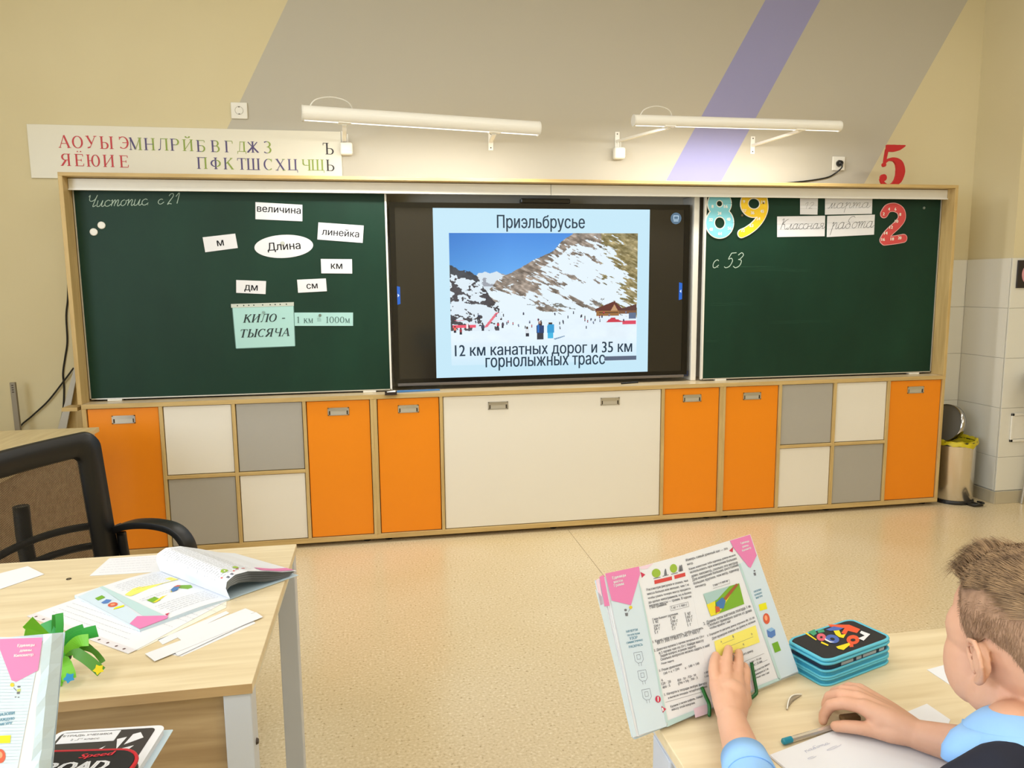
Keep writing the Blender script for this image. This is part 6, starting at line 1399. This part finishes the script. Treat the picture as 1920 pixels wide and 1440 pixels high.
# black pencil case with red edge in front
pcA = onz(-40, 1412, HD + .035); zc = HD + .013
pz = thing('pencil_case', 'black pencil case with red piping and white and red lettering, lower left', 'pencil case', (float(A.x) - .02, float(A.y) - .12, HD))
e0, e1 = onz(60, 1408, HD + .045), onz(272, 1402, HD + .045); uu_ = (e1 - e0).normalized(); uu_.z = 0; vv_ = Vector((uu_.y, -uu_.x, 0)); e0.z = 0
def pq(x, y, z): return Vector((e0.x, e0.y, HD)) + uu_ * x + vv_ * y + up3 * z
Lp = (e1 - Vector((e0.x, e0.y, e1.z))).length
def prr(x0, y0, x1, y1, r, z, n=8):
    out = []
    for cx, cy, a0 in ((x1 - r, y0 + r, -90), (x1 - r, y1 - r, 0), (x0 + r, y1 - r, 90), (x0 + r, y0 + r, 180)):
        for k in range(n + 1): a = rad(a0 + 90 * k / n); out.append(pq(cx + r * math.cos(a), cy + r * math.sin(a), z))
    return out
def loft(rings, name, m, par, smooth=True):
    g = G(); n = len(rings[0]); g.add(sum(rings, []), [(i * n + k, i * n + (k + 1) % n, (i + 1) * n + (k + 1) % n, (i + 1) * n + k) for i in range(len(rings) - 1) for k in range(n)] + [tuple(range(n)), tuple(range((len(rings) - 1) * n, len(rings) * n))[::-1]]); return g.build(name, m, par, smooth=smooth)
xr = Lp
R = [prr(-.05 + i_, .0 + i_, xr - i_, .09 - i_, .032 - i_, z) for i_, z in ((.004, .0135), (0, .018), (0, .040), (.003, .0445))]
bd_ = loft(R, 'body', mat('black_fabric_case', (14, 14, 20), .6), pz, False)
G().tube(prr(-.05, .0, xr, .09, .032, .042), .0028, 8, closed=True).build('red_piping', mat('red_piping', (196, 26, 40), .5), pz, smooth=True)
G().tube(prr(-.05, .0, xr, .09, .032, .030), .0016, 6, closed=True).build('zip', M_darksteel, pz, smooth=True)
def wtext(s, px0, py0, px1, py1, hh, name, m, sh=0, bold=.0006):
    a, b = onz(px0, py0, HD + .0452), onz(px1, py1, HD + .0452); d = (b - a).normalized(); v = up3.cross(d); v = v if v.y > 0 else -v
    g = G(); put_text(g, s, (a + b) / 2, d, v, (b - a).length, hh, sh, 2, bold=bold); g.build(name, m, bd_)
wtext('Speed', 150, 1419, 212, 1413, .012, 'red_lettering', mat('red_letters', (214, 40, 60), .5), .3)
wtext('ROAD', 86, 1440, 202, 1434, .020, 'white_lettering', M_paper, .15, .0016)
# ------------------------------------------------------------------ things on the boy's desk
# blue pencil case: corner points on the desk and on the lid
q0, q1, q2 = onz(1553, 1236, HD + .047), onz(1669, 1197, HD + .047), onz(1474, 1197, HD + .047)
ex = (q1 - q0); ex.z = 0; ey = (q2 - q0); ey.z = 0; wx, wy = .150, .118; 
ex = ex.normalized(); ey2 = (ey - ex * ey.dot(ex)).normalized()
far = onz(1598, 1160, HD + .047); near = onz(1552, 1240, HD + .047); lft = onz(1472, 1199, HD + .047); rgt = onz(1671, 1194, HD + .047)
ctr = (far + near + lft + rgt) / 4; ctr.z = HD
ex = ((rgt - near) + (far - lft)); ex.z = 0; lx_ = ex.length / 2; ex.normalize(); ey = ((lft - near) + (far - rgt)); ey.z = 0; ly_ = ey.length / 2; ey.normalize()
pb = thing('pencil_case', 'blue zipped pencil case with black lid and colourful letters beside the boy', 'pencil case', tuple(ctr))
def cc(x, y, z): return ctr + ex * x * lx_ / 2 + ey * y * ly_ / 2 + up3 * z
def crr(k, z, r=.26, n=7, dx_=0):
    out = []
    for cx, cy, a0 in ((1 - r, -1 + r, -90), (1 - r, 1 - r, 0), (-1 + r, 1 - r, 90), (-1 + r, -1 + r, 180)):
        for i in range(n + 1): a = rad(a0 + 90 * i / n); out.append(cc((cx + r * math.cos(a)) * k + dx_, (cy + r * math.sin(a)) * k, z))
    return out
Mb = mat('case_blue', (44, 150, 190), .55); Mbl = mat('case_blue_trim', (92, 190, 216), .5); Mdb = mat('case_dark_inside', (24, 44, 66), .6)
for z0, z1_, nm in ((.001, .0125, 'bottom_tray'), (.0145, .027, 'middle_tray')):
    lf = loft([crr(.985, z0), crr(1.0, z0 + .002), crr(1.0, z1_ - .002), crr(.985, z1_)], nm, Mb, pb, False)
    for zz_ in (z0 + .001, z1_ - .001): G().tube(crr(1.005, zz_), .0020, 6, closed=True).build('trim', Mbl, lf, smooth=True)
    g = G()
loft([crr(.95, .0125), crr(.95, .0145)], 'zip_band', Mdb, pb, False)
loft([crr(.96, .027), crr(.96, .0365)], 'inner_tray', Mdb, pb, False)
g = G()
for k, (x0, x1) in enumerate(((-.55, -.2), (-.1, .05), (.1, .5), (.6, .75))): g.slab([cc(x0, -.97, .029), cc(x1, -.97, .029), cc(x1, -.97, .034), cc(x0, -.97, .034)], -ey * .001)
g.build('pen_loops', mat('pen_grey', (150, 160, 172), .4), pb)
lid = loft([crr(.985, .0365, dx_=.01), crr(1.0, .0385), crr(1.0, .043), crr(.97, .0455)], 'lid', Mb, pb, False)
G().tube(crr(1.0, .0385), .0024, 6, closed=True).build('trim', Mbl, lid, smooth=True)
G().tube(crr(.985, .0445), .0030, 6, closed=True).build('trim', Mbl, lid, smooth=True)
tp_ = loft([crr(.955, .0445, .23), crr(.94, .0468, .23)], 'black_panel', mat('case_black', (18, 18, 22), .6), lid, False)
def cpoly(pts, z=.0472): return [onz(1440 + x / 4.8, 1140 + y / 4.8, HD + z) for x, y in pts]
for nm, m, shapes in (('orange_shapes', mat('pc_orange', (226, 84, 40), .6), [[(540, 148), (730, 150), (830, 190), (800, 225), (720, 205), (700, 240), (660, 225), (690, 180), (560, 168)], oval(765, 285, 58, 42), [(730, 325), (765, 315), (770, 350), (735, 352)]]),
   ('yellow_shapes', mat('pc_yellow', (240, 214, 10), .6), [[(590, 205), (640, 200), (660, 240), (700, 235), (680, 270), (640, 262), (610, 240)], [(612, 348), (730, 312), (740, 330), (680, 378), (630, 366)], [(330, 225), (350, 222), (440, 285), (430, 290)], [(480, 300), (545, 330), (540, 342), (476, 315)]]),
   ('blue_shapes', mat('pc_blue', (70, 100, 180), .6), [oval(580, 278, 62, 38, .2), [(520, 195), (590, 165), (680, 180), (640, 200), (560, 205)]]),
   ('green_shapes', mat('pc_green', (60, 150, 110), .6), [[(360, 215), (420, 190), (440, 230), (410, 250)], [(440, 200), (500, 190), (510, 215), (455, 225)]]),
   ('pink_shapes', mat('pc_pink', (214, 92, 110), .6), [oval(480, 262, 42, 34, .2)]),
   ('white_shapes', M_paper, [[(840, 205), (920, 235), (860, 294), (812, 272), (870, 248), (826, 224)], [(510, 270), (560, 300), (600, 306), (560, 312), (515, 290)]]),
   ('dark_marks', mat('case_black', (18, 18, 22), .6), [oval(765, 287, 22, 12), oval(580, 278, 22, 12, .2), oval(480, 262, 12, 9)])):
    g = G()
    for s in shapes: g.add(cpoly(s, .0472 + (.0006 if nm in ('dark_marks', 'white_shapes') else .0003 if nm in ('blue_shapes', 'yellow_shapes') else 0)), [tuple(range(len(s)))])
    g.build(nm, m, tp_)
# notebook and papers under the arm
o = sheet('exercise_book', ((1443, 1419), (1560, 1374), (1700, 1382), (1800, 1432), (1800, 1500), (1540, 1500)), HD + .0008, 'white open exercise book under the boy right forearm', 'notebook', M_paper, None, .0030)
g = G()
for a, b in (((1510, 1410), (1556, 1394)), ((1516, 1424), (1530, 1419)), ((1552, 1408), (1576, 1398))):
    A_, B_ = onz(*a, HD + .0045), onz(*b, HD + .0045); d = B_ - A_; U = d.normalized(); V = up3.cross(U); cursive(g, 'работа' if d.length > .03 else 'с', A_, U, V, d.length, .0028, .0004)
g.build('handwriting', mat('pale_blue_ink', (150, 156, 190), .7), o)
sheet('paper_sheet', ((1684, 1342), (1738, 1320), (1782, 1350), (1772, 1372), (1700, 1368)), HD + .0002, 'white paper corner behind the boy right wrist', 'paper', M_paper, None, .0006)
o = sheet('paper_sheet', ((1738, 1256), (1775, 1246), (1900, 1300), (1850, 1330)), HD + .0002, 'white paper corner partly hidden by the boy cheek', 'paper', M_paper, None, .0006)
a, b = onz(1467, 1391, HD + .006), onz(1585, 1357, HD + .006); d = (b - a).normalized()
pn = thing('ballpoint_pen', 'clear ballpoint pen with teal end cap by the boy thumb', 'pen', tuple(a))
G().tube([a, a + d * .002, a + d * .016], [.0030, .0046, .0046], 14).build('end_cap', mat('teal_cap', (20, 134, 158), .3), pn, smooth=False)
clr = mat('clear_barrel', (214, 204, 190), .1, spec=.7); clr.node_tree.nodes['Principled BSDF'].inputs['Transmission Weight'].default_value = .55
brl = G().tube([a + d * .016, a + d * .125, a + d * .138], [.0042, .0042, .0016], 8).build('barrel', clr, pn)
G().tube([a + d * .018, a + d * .12], .0013, 8).build('ink_tube', mat('ink_brown', (90, 62, 60), .5), brl)
c = onz(1488, 1318, HD + .003); a, b = onz(1476, 1329, HD + .003), onz(1503, 1302, HD + .003); d = (b - a).normalized(); s_ = up3.cross(d); L_ = (b - a).length
ft = thing('clear_lens', 'small clear curved plastic piece left of the boy right hand', 'plastic piece', tuple(a))
g = G(); n = 12; pts = [(i / n, .0075 * math.sin(math.pi * i / n)) for i in range(n + 1)]
lo = [a + d * L_ * t_ + s_ * w_ * .4 + Vector((0, 0, -.0025)) for t_, w_ in pts]; hi = [a + d * L_ * t_ + s_ * w_ * .8 + Vector((0, 0, .006 * math.sin(math.pi * (p_ := t_)))) for t_, w_ in pts]
g.add(lo + hi, [(i, i + 1, n + 2 + i, n + 1 + i) for i in range(n)]); o = g.build('shell', clr, ft, smooth=True); sd = o.modifiers.new('t', 'SOLIDIFY'); sd.thickness = .0008
G().tube(hi, .0009, 6).build('rim', M_enamel, ft)
# dark eraser half hidden under the palm
c = onz(1600, 1352, HD + .008); tag(G().box(c.x - .016, c.x + .014, c.y - .0, c.y + .014, HD + .0045, HD + .0135).build('eraser', mat('brown_eraser', (120, 92, 54), .6), loc=c, bevel=.003), 'small brown eraser half hidden in the boy right palm', 'eraser')
# ------------------------------------------------------------------ the boy
M_skin = noise_mat('child_skin', (208, 158, 130), (218, 170, 142), (1, 1, 1), 22, 4, .52, .06, spec=.35)
_b = M_skin.node_tree.nodes['Principled BSDF']; _b.inputs['Subsurface Weight'].default_value = .12; _b.inputs['Subsurface Radius'].default_value = (.9, .35, .2); _b.inputs['Subsurface Scale'].default_value = .008
EAR = dep(1846, 1246, .905)
AZ, PI_ = -1, -12; HS = 1.07          # facing: degrees right of +y, pitch
HR = Matrix.Rotation(rad(-AZ), 3, 'Z') @ Matrix.Rotation(rad(PI_), 3, 'X') @ Matrix.Rotation(rad(3), 3, 'Y')
HC = EAR + HR @ Vector((.080, .010, .006))
def hd(x, y, z): return HC + HR @ (Vector((x, y, z)) * HS)
boy = thing('boy', 'boy with short brown hair, light blue shirt and navy vest reading at the right', 'person', (HC.x + .05, HC.y - .12, 0))
g = G()
R3 = HR * HS
# skull, face, jaw
g.ell(hd(0, -.012, .030), (.074, .093, .087), 32, R3)
g.ell(hd(0, -.035, .010), (.068, .070, .070), 28, R3)
g.ell(hd(0, .042, .005), (.064, .048, .078), 28, R3)
g.ell(hd(0, .038, -.036), (.056, .046, .054), 24, R3)
g.ell(hd(0, .060, -.072), (.027, .022, .022), 20, R3); g.ell(hd(0, .036, .045), (.060, .050, .045), 24, R3)
for s in (-1, 1):
    g.ell(hd(.040 * s, .050, -.022), (.029, .031, .048), 20, R3); g.ell(hd(.044 * s, .040, .020), (.025, .034, .036), 20, R3)
    g.ell(hd(.043 * s, .020, -.046), (.020, .038, .030), 16, R3)     # jaw angle
    g.ell(hd(.030 * s, .074, .020), (.022, .012, .009), 16, R3); g.ell(hd(.029 * s, .0725, .0085), (.014, .0095, .0045), 14, R3); g.ell(hd(.029 * s, .0725, -.0035), (.014, .0090, .004), 14, R3)      # brow
    # ear: helix ring, lobe and bowl
    e = lambda u, v, w_: hd((.0725 + w_ * 1.25) * s, -.004 + u * 1.1, -.002 + v * .84)
    g.limb([e(*q) for q in ((.010, -.020, .001), (.013, -.002, .003), (.013, .014, .005), (.004, .026, .010), (-.010, .027, .015), (-.019, .016, .018), (-.020, .000, .017), (-.014, -.014, .012), (-.005, -.024, .006), (.003, -.029, .003))], [.0035, .003, .003, .0034, .0037, .0037, .0035, .0036, .0052, .0058], 10)
    g.limb([e(*q) for q in ((-.003, .018, .009), (-.011, .006, .011), (-.010, -.008, .009), (-.002, -.016, .005))], [.0028, .003, .003, .003], 8)
    g.ell(e(-.004, .000, .004), (.004, .014, .022), 14, R3)
g.ell(hd(0, .096, -.018), (.0085, .012, .010), 14, R3); g.limb([hd(0, .084, .012), hd(0, .098, -.012)], [.006, .0075], 12)
for s in (-1, 1): g.ell(hd(.009 * s, .089, -.021), (.006, .009, .006), 12, R3)
g.ell(hd(0, .083, -.046), (.018, .010, .005), 14, R3); g.ell(hd(0, .081, -.053), (.015, .009, .005), 14, R3)
NB = dep(1912, 1385, .875)
NM = hd(0, -.034, -.072); g.limb([hd(0, -.028, -.035), NM, NM.lerp(NB, .6), NB, NB + Vector((.01, -.02, -.05))], [.054, .046, .0415, .043, .046], 24)
# torso under the clothes
PEL = Vector((NB.x + .05, NB.y - .12, .47)); CH = NB.lerp(PEL, .35)
g.ell(CH, (.115, .075, .12), 24); g.ell(NB.lerp(PEL, .7), (.10, .072, .13), 24); g.ell(PEL, (.115, .085, .08), 24)
SHL, SHR = NB + Vector((-.070, -.035, -.095)), NB + Vector((.125, .005, -.075))
# left arm to the book
bpN = lambda px, py, h: onp(px, py, BL + Nb * h, Nb)
WRL = onz(1372, 1352, .802); ELL = onz(1455, 1600, .790)
g.limb([SHL, SHL.lerp(ELL, .5), ELL, ELL.lerp(WRL, .45), WRL], [.042, .036, .031, .029, .0205], 18)
KN = [bpN(1343, 1284, .026), bpN(1362, 1275, .030), bpN(1381, 1276, .030), bpN(1394, 1290, .026)]   # pinky .. index knuckles
for k, r_ in zip(KN, (.0125, .014, .014, .0125)): g.limb([WRL + (k - WRL) * .08, WRL.lerp(k, .5), k], [.0185, .0165, r_ * .92], 14)
g.ell((WRL + KN[1] + KN[2]) / 3 + (KN[0] - KN[0]), (.022, .024, .020), 16)
def finger(pts, rs): 
    q = pts; g.limb(q, rs, 14)
finger([KN[0], bpN(1338, 1258, .021), bpN(1339, 1241, .014), bpN(1342, 1229, .009)], [.0100, .0086, .0078, .0068])
finger([KN[1], bpN(1362, 1247, .023), bpN(1364, 1229, .015), bpN(1366, 1217, .009)], [.0105, .0092, .0083, .0072])
finger([KN[2], bpN(1384, 1253, .023), bpN(1385, 1236, .015), bpN(1385, 1224, .009)], [.0103, .0090, .0082, .0070])
finger([KN[3], bpN(1397, 1270, .022), bpN(1398, 1256, .013), bpN(1396, 1249, .009)], [.0100, .0088, .0080, .0068])
g.limb([WRL.lerp(KN[3], .3), bpN(1397, 1314, .020), bpN(1395, 1292, .012), bpN(1388, 1276, .010)], [.014, .0110, .0095, .0080], 14)
# right arm lying on the desk
WRR = onz(1722, 1378, HD + .026); ELR = onz(1975, 1440, HD + .036)
g.limb([SHR, SHR.lerp(ELR, .5), ELR, ELR.lerp(WRR, .5), WRR], [.042, .036, .032, .029, .0205], 18)
def Z(px, py, h): return onz(px, py, HD + h)
K2 = [Z(1620, 1326, .046), Z(1609, 1310, .046), Z(1605, 1300, .041), Z(1612, 1293, .033)]
for k, r_ in zip(K2, (.0135, .0135, .0125, .011)): g.limb([WRR, WRR.lerp(k, .5), k], [.019, .0165, r_ * .9], 14)
g.limb([WRR, Z(1668, 1372, .022), Z(1640, 1369, .020)], [.018, .0155, .0115], 14)
g.limb([Z(1650, 1350, .034), Z(1665, 1345, .036)], [.015, .016], 14)
finger([K2[0], Z(1582, 1318, .046), Z(1557, 1322, .036), Z(1545, 1340, .018), Z(1543, 1352, .0095)], [.0104, .0094, .0085, .0078, .0068])
finger([K2[1], Z(1578, 1303, .046), Z(1556, 1306, .034), Z(1549, 1322, .018), Z(1550, 1334, .009)], [.0106, .0096, .0086, .0078, .0070])
finger([K2[2], Z(1580, 1295, .040), Z(1565, 1298, .028), Z(1560, 1312, .014), Z(1562, 1322, .009)], [.0100, .0090, .0082, .0074, .0066])
finger([K2[3], Z(1592, 1288, .030), Z(1580, 1292, .020), Z(1578, 1304, .010), Z(1582, 1312, .008)], [.0088, .0080, .0073, .0066, .0060])
finger([Z(1640, 1369, .020), Z(1608, 1364, .020), Z(1586, 1362, .018), Z(1567, 1362, .015)], [.0112, .0098, .0092, .0080])
# legs under the desk
for s, kx in ((-1, -.04), (1, .06)):
    hip = PEL + Vector((.06 * s, .02, -.01)); kn = hip + Vector((kx, .30, .0)); an = Vector((kn.x, kn.y - .02, .075))
    g.limb([hip, kn, an], [.065, .047, .032], 16); g.limb([an, an + Vector((0, .11, -.04))], [.03, .024], 12)
def remeshed(gg, name, m, vox, par, smooth_it=4, fac=.5, disp=None):
    o = gg.build(name, m, par)
    r = o.modifiers.new('r', 'REMESH'); r.mode = 'VOXEL'; r.voxel_size = vox; r.use_smooth_shade = True
    if smooth_it: s = o.modifiers.new('s', 'SMOOTH'); s.iterations = smooth_it; s.factor = fac
    bpy.context.view_layer.update(); dg = bpy.context.evaluated_depsgraph_get()
    me = bpy.data.meshes.new_from_object(o.evaluated_get(dg)); o.modifiers.clear(); old = o.data; o.data = me; bpy.data.meshes.remove(old)
    me.polygons.foreach_set('use_smooth', [True] * len(me.polygons))
    return o
body = remeshed(g, 'body', M_skin, .0024, boy, 5, .5)
# eyes with dark lashes, brows
for s in (-1, 1):
    G().ell(hd(.029 * s, .074, .004), (.0110, .0085, .0085), 16, R3).build('eyeball', mat('eye_white', (236, 232, 226), .2), boy, smooth=True)
    G().ell(hd(.029 * s, .0806, .002), (.0055, .003, .0055), 12, R3).build('iris', mat('iris_brown', (70, 48, 34), .2), boy, smooth=True)
    G().tube([hd(.018 * s, .082, .007), hd(.030 * s, .0845, .0085), hd(.042 * s, .078, .005)], [.0008, .0016, .0010], 6).build('eyelashes', mat('lash', (60, 44, 38), .7), boy)
    G().tube(catmull([hd(.014 * s, .088, .022), hd(.030 * s, .087, .027), hd(.048 * s, .073, .022)], 4), .0018, 6).build('eyebrow', mat('brow', (150, 118, 92), .8), boy)
# hair: clipped cap plus locks
M_hair = noise_mat('hair_brown', (104, 80, 58), (164, 132, 96), (1, 1, 1), 60, 5, .55, .2, spec=.4)
M_fade = noise_mat('hair_clipped', (150, 118, 94), (178, 142, 116), (1, 1, 1), 90, 5, .7, .2, spec=.2)
def skull(th, ph, r=1.0):   # th from crown down, ph around (0 = front)
    x = .0775 * math.sin(th) * math.sin(ph); y = .098 * math.sin(th) * math.cos(ph); z = .094 * math.cos(th)
    return Vector((x * r, y * r - .013, z * r + .030))
def hairline(ph):   # lowest th at azimuth
    a = abs((ph + math.pi) % (2 * math.pi) - math.pi)
    return np.interp(math.degrees(a), [0, 30, 55, 70, 80, 92, 108, 125, 150, 180], [62, 64, 74, 98, 101, 92, 100, 124, 134, 136])
def cap(lo, hi, rr_, name, m, jit=0.0):
    g = G(); na, nb_ = 96, 26; rj = random.Random(1); vs = []
    for i in range(nb_ + 1):
        for k in range(na):
            ph = 2 * math.pi * k / na; hl_ = rad(hairline(ph)); t0, t1 = lo(hl_), hi(hl_); th = t0 + (t1 - t0) * i / nb_
            ed = min(1, (i if lo(hl_) > 0 else 99) / 3, (nb_ - i) / 4); vs.append(hd(*skull(th, ph, .985 + (rr_ - .985) * ed + rj.uniform(-jit, jit))))
    g.add(vs, [(i * na + k, i * na + (k + 1) % na, (i + 1) * na + (k + 1) % na, (i + 1) * na + k) for i in range(nb_) for k in range(na)]); return g.build(name, m, boy, smooth=True)
cap(lambda h: 0, lambda h: h, 1.004, 'clipped_hair', M_fade, .002)
cap(lambda h: 0, lambda h: h * .62, 1.03, 'hair', M_hair, .005)
def locks(n, lens, t0, t1, m, name, seed, lift=(.0, .012), wd=(.0008, .0016), comb=1.0, r0=1.02):
    g = G(); r_ = random.Random(seed)
    for _ in range(n):
        ph = r_.uniform(0, 2 * math.pi); hl_ = rad(hairline(ph)); u_ = r_.random() ** .6; th = hl_ * (t0 + (t1 - t0) * u_)
        L_ = r_.uniform(*lens); a0 = skull(th, ph, r0); 
        # combing direction: forward and down from the crown
        nrm_ = Vector((a0.x / .0775 ** 2, (a0.y + .013) / .098 ** 2, (a0.z - .03) / .087 ** 2)).normalized()
        d = Vector((.35 + r_.uniform(-.22, .22), 1.0 * comb + r_.uniform(-.15, .15), -.25)) if a0.z > .055 or a0.y > .03 else Vector((r_.uniform(-.2, .2), .15 + r_.uniform(-.3, .3), -1))
        d = (d - nrm_ * d.dot(nrm_)).normalized(); lf_ = r_.uniform(*lift); pts = []
        for i in range(5):
            t_ = i / 4; p = a0 + d * L_ * t_; q = Vector((p.x / .0775, (p.y + .013) / .098, (p.z - .03) / .087)); k = (r0 + lf_ / .08 * math.sin(math.pi * min(t_, .8)) ) / max(q.length, 1e-6)
            pts.append(Vector((p.x * k, (p.y + .013) * k - .013, (p.z - .03) * k + .03)))
        s_ = d.cross(nrm_).normalized() * r_.uniform(*wd); vs = []
        for i, p in enumerate(pts): w_ = 1 - i / 4 * .85; vs += [hd(*(p - s_ * w_)), hd(*(p + s_ * w_))]
        g.add(vs, [(2 * i, 2 * i + 1, 2 * i + 3, 2 * i + 2) for i in range(4)])
    return tag(g.build(name, m, boy, smooth=True), kind='stuff')
locks(15000, (.022, .042), .02, .62, M_hair, 'hair_locks', 3, (.002, .009), (.0003, .0007))
locks(9000, (.005, .010), .52, .97, noise_mat('hair_side', (118, 90, 68), (160, 126, 98), (1, 1, 1), 70, 4, .6, spec=.3), 'side_hair', 5, (.0, .0012), (.0002, .0004), .4, 1.004)
# fringe sticking forward over the forehead
g = G(); r_ = random.Random(8)
for _ in range(1600):
    x = r_.gauss(0, .030); ph = x / .075; th = rad(r_.uniform(30, 62)); a0 = skull(th, ph, 1.02); L_ = r_.uniform(.025, .045); d = Vector((r_.uniform(-.25, .1), 1, r_.uniform(-.05, .5))).normalized(); pts = [a0 + d * L_ * t_ + Vector((0, 0, .012 * math.sin(t_ * 2.4) - .016 * t_ * t_)) for t_ in (0, .3, .6, 1)]
    s_ = Vector((1, 0, .3)) * r_.uniform(.0003, .0007); vs = []
    for i, p in enumerate(pts): vs += [hd(*(p - s_ * (1 - i / 3.3))), hd(*(p + s_ * (1 - i / 3.3)))]
    g.add(vs, [(2 * i, 2 * i + 1, 2 * i + 3, 2 * i + 2) for i in range(3)])
tag(g.build('fringe', M_hair, boy, smooth=True), kind='stuff')
# clothes
M_shirt = noise_mat('light_blue_cotton', (142, 186, 236), (150, 194, 242), (1, 1, 1), 18, 4, .7, .15, spec=.2)
M_navy = mat('navy_knit', (18, 22, 40), .85)
g = G()
g.limb([NB + Vector((.0, -.010, -.035)), CH], [.075, .10], 24); g.ell(CH, (.128, .088, .13), 24); g.ell(NB.lerp(PEL, .7), (.112, .084, .14), 24)
g.limb([SHL, SHL.lerp(ELL, .5), ELL, ELL.lerp(WRL, .3), ELL.lerp(WRL, .60)], [.052, .044, .038, .035, .031], 20)
g.limb([SHR, SHR.lerp(ELR, .5), ELR, ELR.lerp(WRR, .25), ELR.lerp(WRR, .50)], [.054, .047, .043, .038, .034], 20)
g.limb([SHL, NB + Vector((0, -.01, -.055)), SHR], [.044, .050, .046], 20)
shirt = remeshed(g, 'shirt', M_shirt, .004, boy, 5)
# cuffs: open bands round the forearms
def band(c, ax, r0, r1, L_, name, m, par, tilt=0):
    ax = ax.normalized(); M = Matrix.Translation(c) @ ax.to_track_quat('Z', 'Y').to_matrix().to_4x4()
    o = G(M).lathe([(r1 - .003, L_), (r1, L_), (r0, 0), (r0 - .003, 0), (r1 - .003, L_)], n=36, cap=False).build(name, m, par, smooth=True); return o
band(ELL.lerp(WRL, .50), WRL - ELL, .0345, .0305, .040, 'cuff', M_shirt, boy)
c_ = ELL.lerp(WRL, .50) + (WRL - ELL).normalized() * .012; M = Matrix.Translation(c_ + Vector((-.004, -.036, .010))) 
G(M).ell((0, 0, 0), (.005, .003, .005), 10).build('button', M_whitepl, boy, smooth=True)
band(ELR.lerp(WRR, .44), WRR - ELR, .0375, .0345, .034, 'cuff', M_shirt, boy)
# collar: folded band standing round the neck, leaves flaring outwards
g = G(); n = 40; rings = []
CN = dep(1905, 1386, .875); tiltc = Matrix.Rotation(rad(-20), 3, 'X')
for rx, z in ((.050, -.020), (.0505, .004), (.0515, .012), (.0545, .013), (.0600, .006), (.0640, -.006), (.0665, -.018), (.065, -.020), (.058, -.012)):
    R_ = []
    for k in range(n):
        a = 2 * math.pi * k / n; fl = 1 + (.36 if rx > .062 else .22 if rx > .057 else 0) * max(0, math.cos(a - rad(140))) ** 1.5 + (.3 if rx > .062 else 0) * max(0, math.cos(a - rad(50))) ** 4; fl -= (.30 if rx > .057 else .1) * max(0, math.cos(a + rad(132))) ** 1.5; dz = -.004 * max(0, math.sin(a)) ** 3 if rx > .06 else 0
        R_.append(CN + tiltc @ Vector((rx * fl * math.cos(a), rx * .92 * math.sin(a), z + dz)))
    rings.append(R_)
g.add(sum(rings, []), [(i * n + k, i * n + (k + 1) % n, (i + 1) * n + (k + 1) % n, (i + 1) * n + k) for i in range(len(rings) - 1) for k in range(n)]); col_ = g.build('collar', M_shirt, boy, smooth=True); sd = col_.modifiers.new('t', 'SOLIDIFY'); sd.thickness = .0018
g = G(); g.limb([CH + Vector((0, 0, .05)), CH], [.108, .125], 24); g.ell(CH, (.137, .098, .135), 24); g.ell(NB.lerp(PEL, .7), (.121, .093, .15), 24); g.limb([dep(1800, 1488, .83), dep(1872, 1448, .83), dep(1960, 1434, .84)], [.030, .031, .032], 16); g.limb([SHL + Vector((.024, -.004, .002)), NB + Vector((0.01, -.035, -.040)), SHR + Vector((-.022, -.004, .012))], [.046, .060, .052], 20)
remeshed(g, 'vest', M_navy, .005, boy, 5)
g = G(); g.ell(PEL, (.13, .10, .09), 20)
for s, kx in ((-1, -.04), (1, .06)):
    hip = PEL + Vector((.06 * s, .02, -.01)); kn = hip + Vector((kx, .30, .0)); an = Vector((kn.x, kn.y - .02, .075)); g.limb([hip, kn, an + Vector((0, 0, .02))], [.078, .058, .045], 16)
remeshed(g, 'trousers', M_navy, .006, boy, 4)
for s, kx in ((-1, -.04), (1, .06)):
    hip = PEL + Vector((.06 * s, .02, -.01)); kn = hip + Vector((kx, .30, .0)); a = Vector((kn.x, kn.y - .02, .035))
    g = G(); g.limb([a + Vector((0, -.03, 0)), a + Vector((0, .05, -.002)), a + Vector((0, .13, -.008))], [.034, .033, .026], 14); remeshed(g, 'shoe', M_black, .005, boy, 3)
# school chair under him
ch = thing('school_chair', 'plywood school chair with grey tube frame under the boy', 'chair', (PEL.x, PEL.y, 0))
G().box(PEL.x - .19, PEL.x + .19, PEL.y - .16, PEL.y + .20, .365, .377).build('seat', M_desk, ch, bevel=.004)
G().box(PEL.x - .19, PEL.x + .19, PEL.y - .235, PEL.y - .222, .56, .76).build('backrest', M_desk, ch, bevel=.004)
for s in (-1, 1):
    x = PEL.x + .17 * s
    G().tube([(x, PEL.y + .18, .005), (x, PEL.y + .16, .35)], .011, 10).build('leg', M_greyblue, ch)
    G().tube([(x, PEL.y - .24, .005), (x, PEL.y - .19, .35), (x, PEL.y - .208, .74)], .011, 10).build('leg', M_greyblue, ch)
    G().tube([(x, PEL.y - .19, .352), (x, PEL.y + .16, .352)], .011, 10).build('side_tube', M_greyblue, ch)
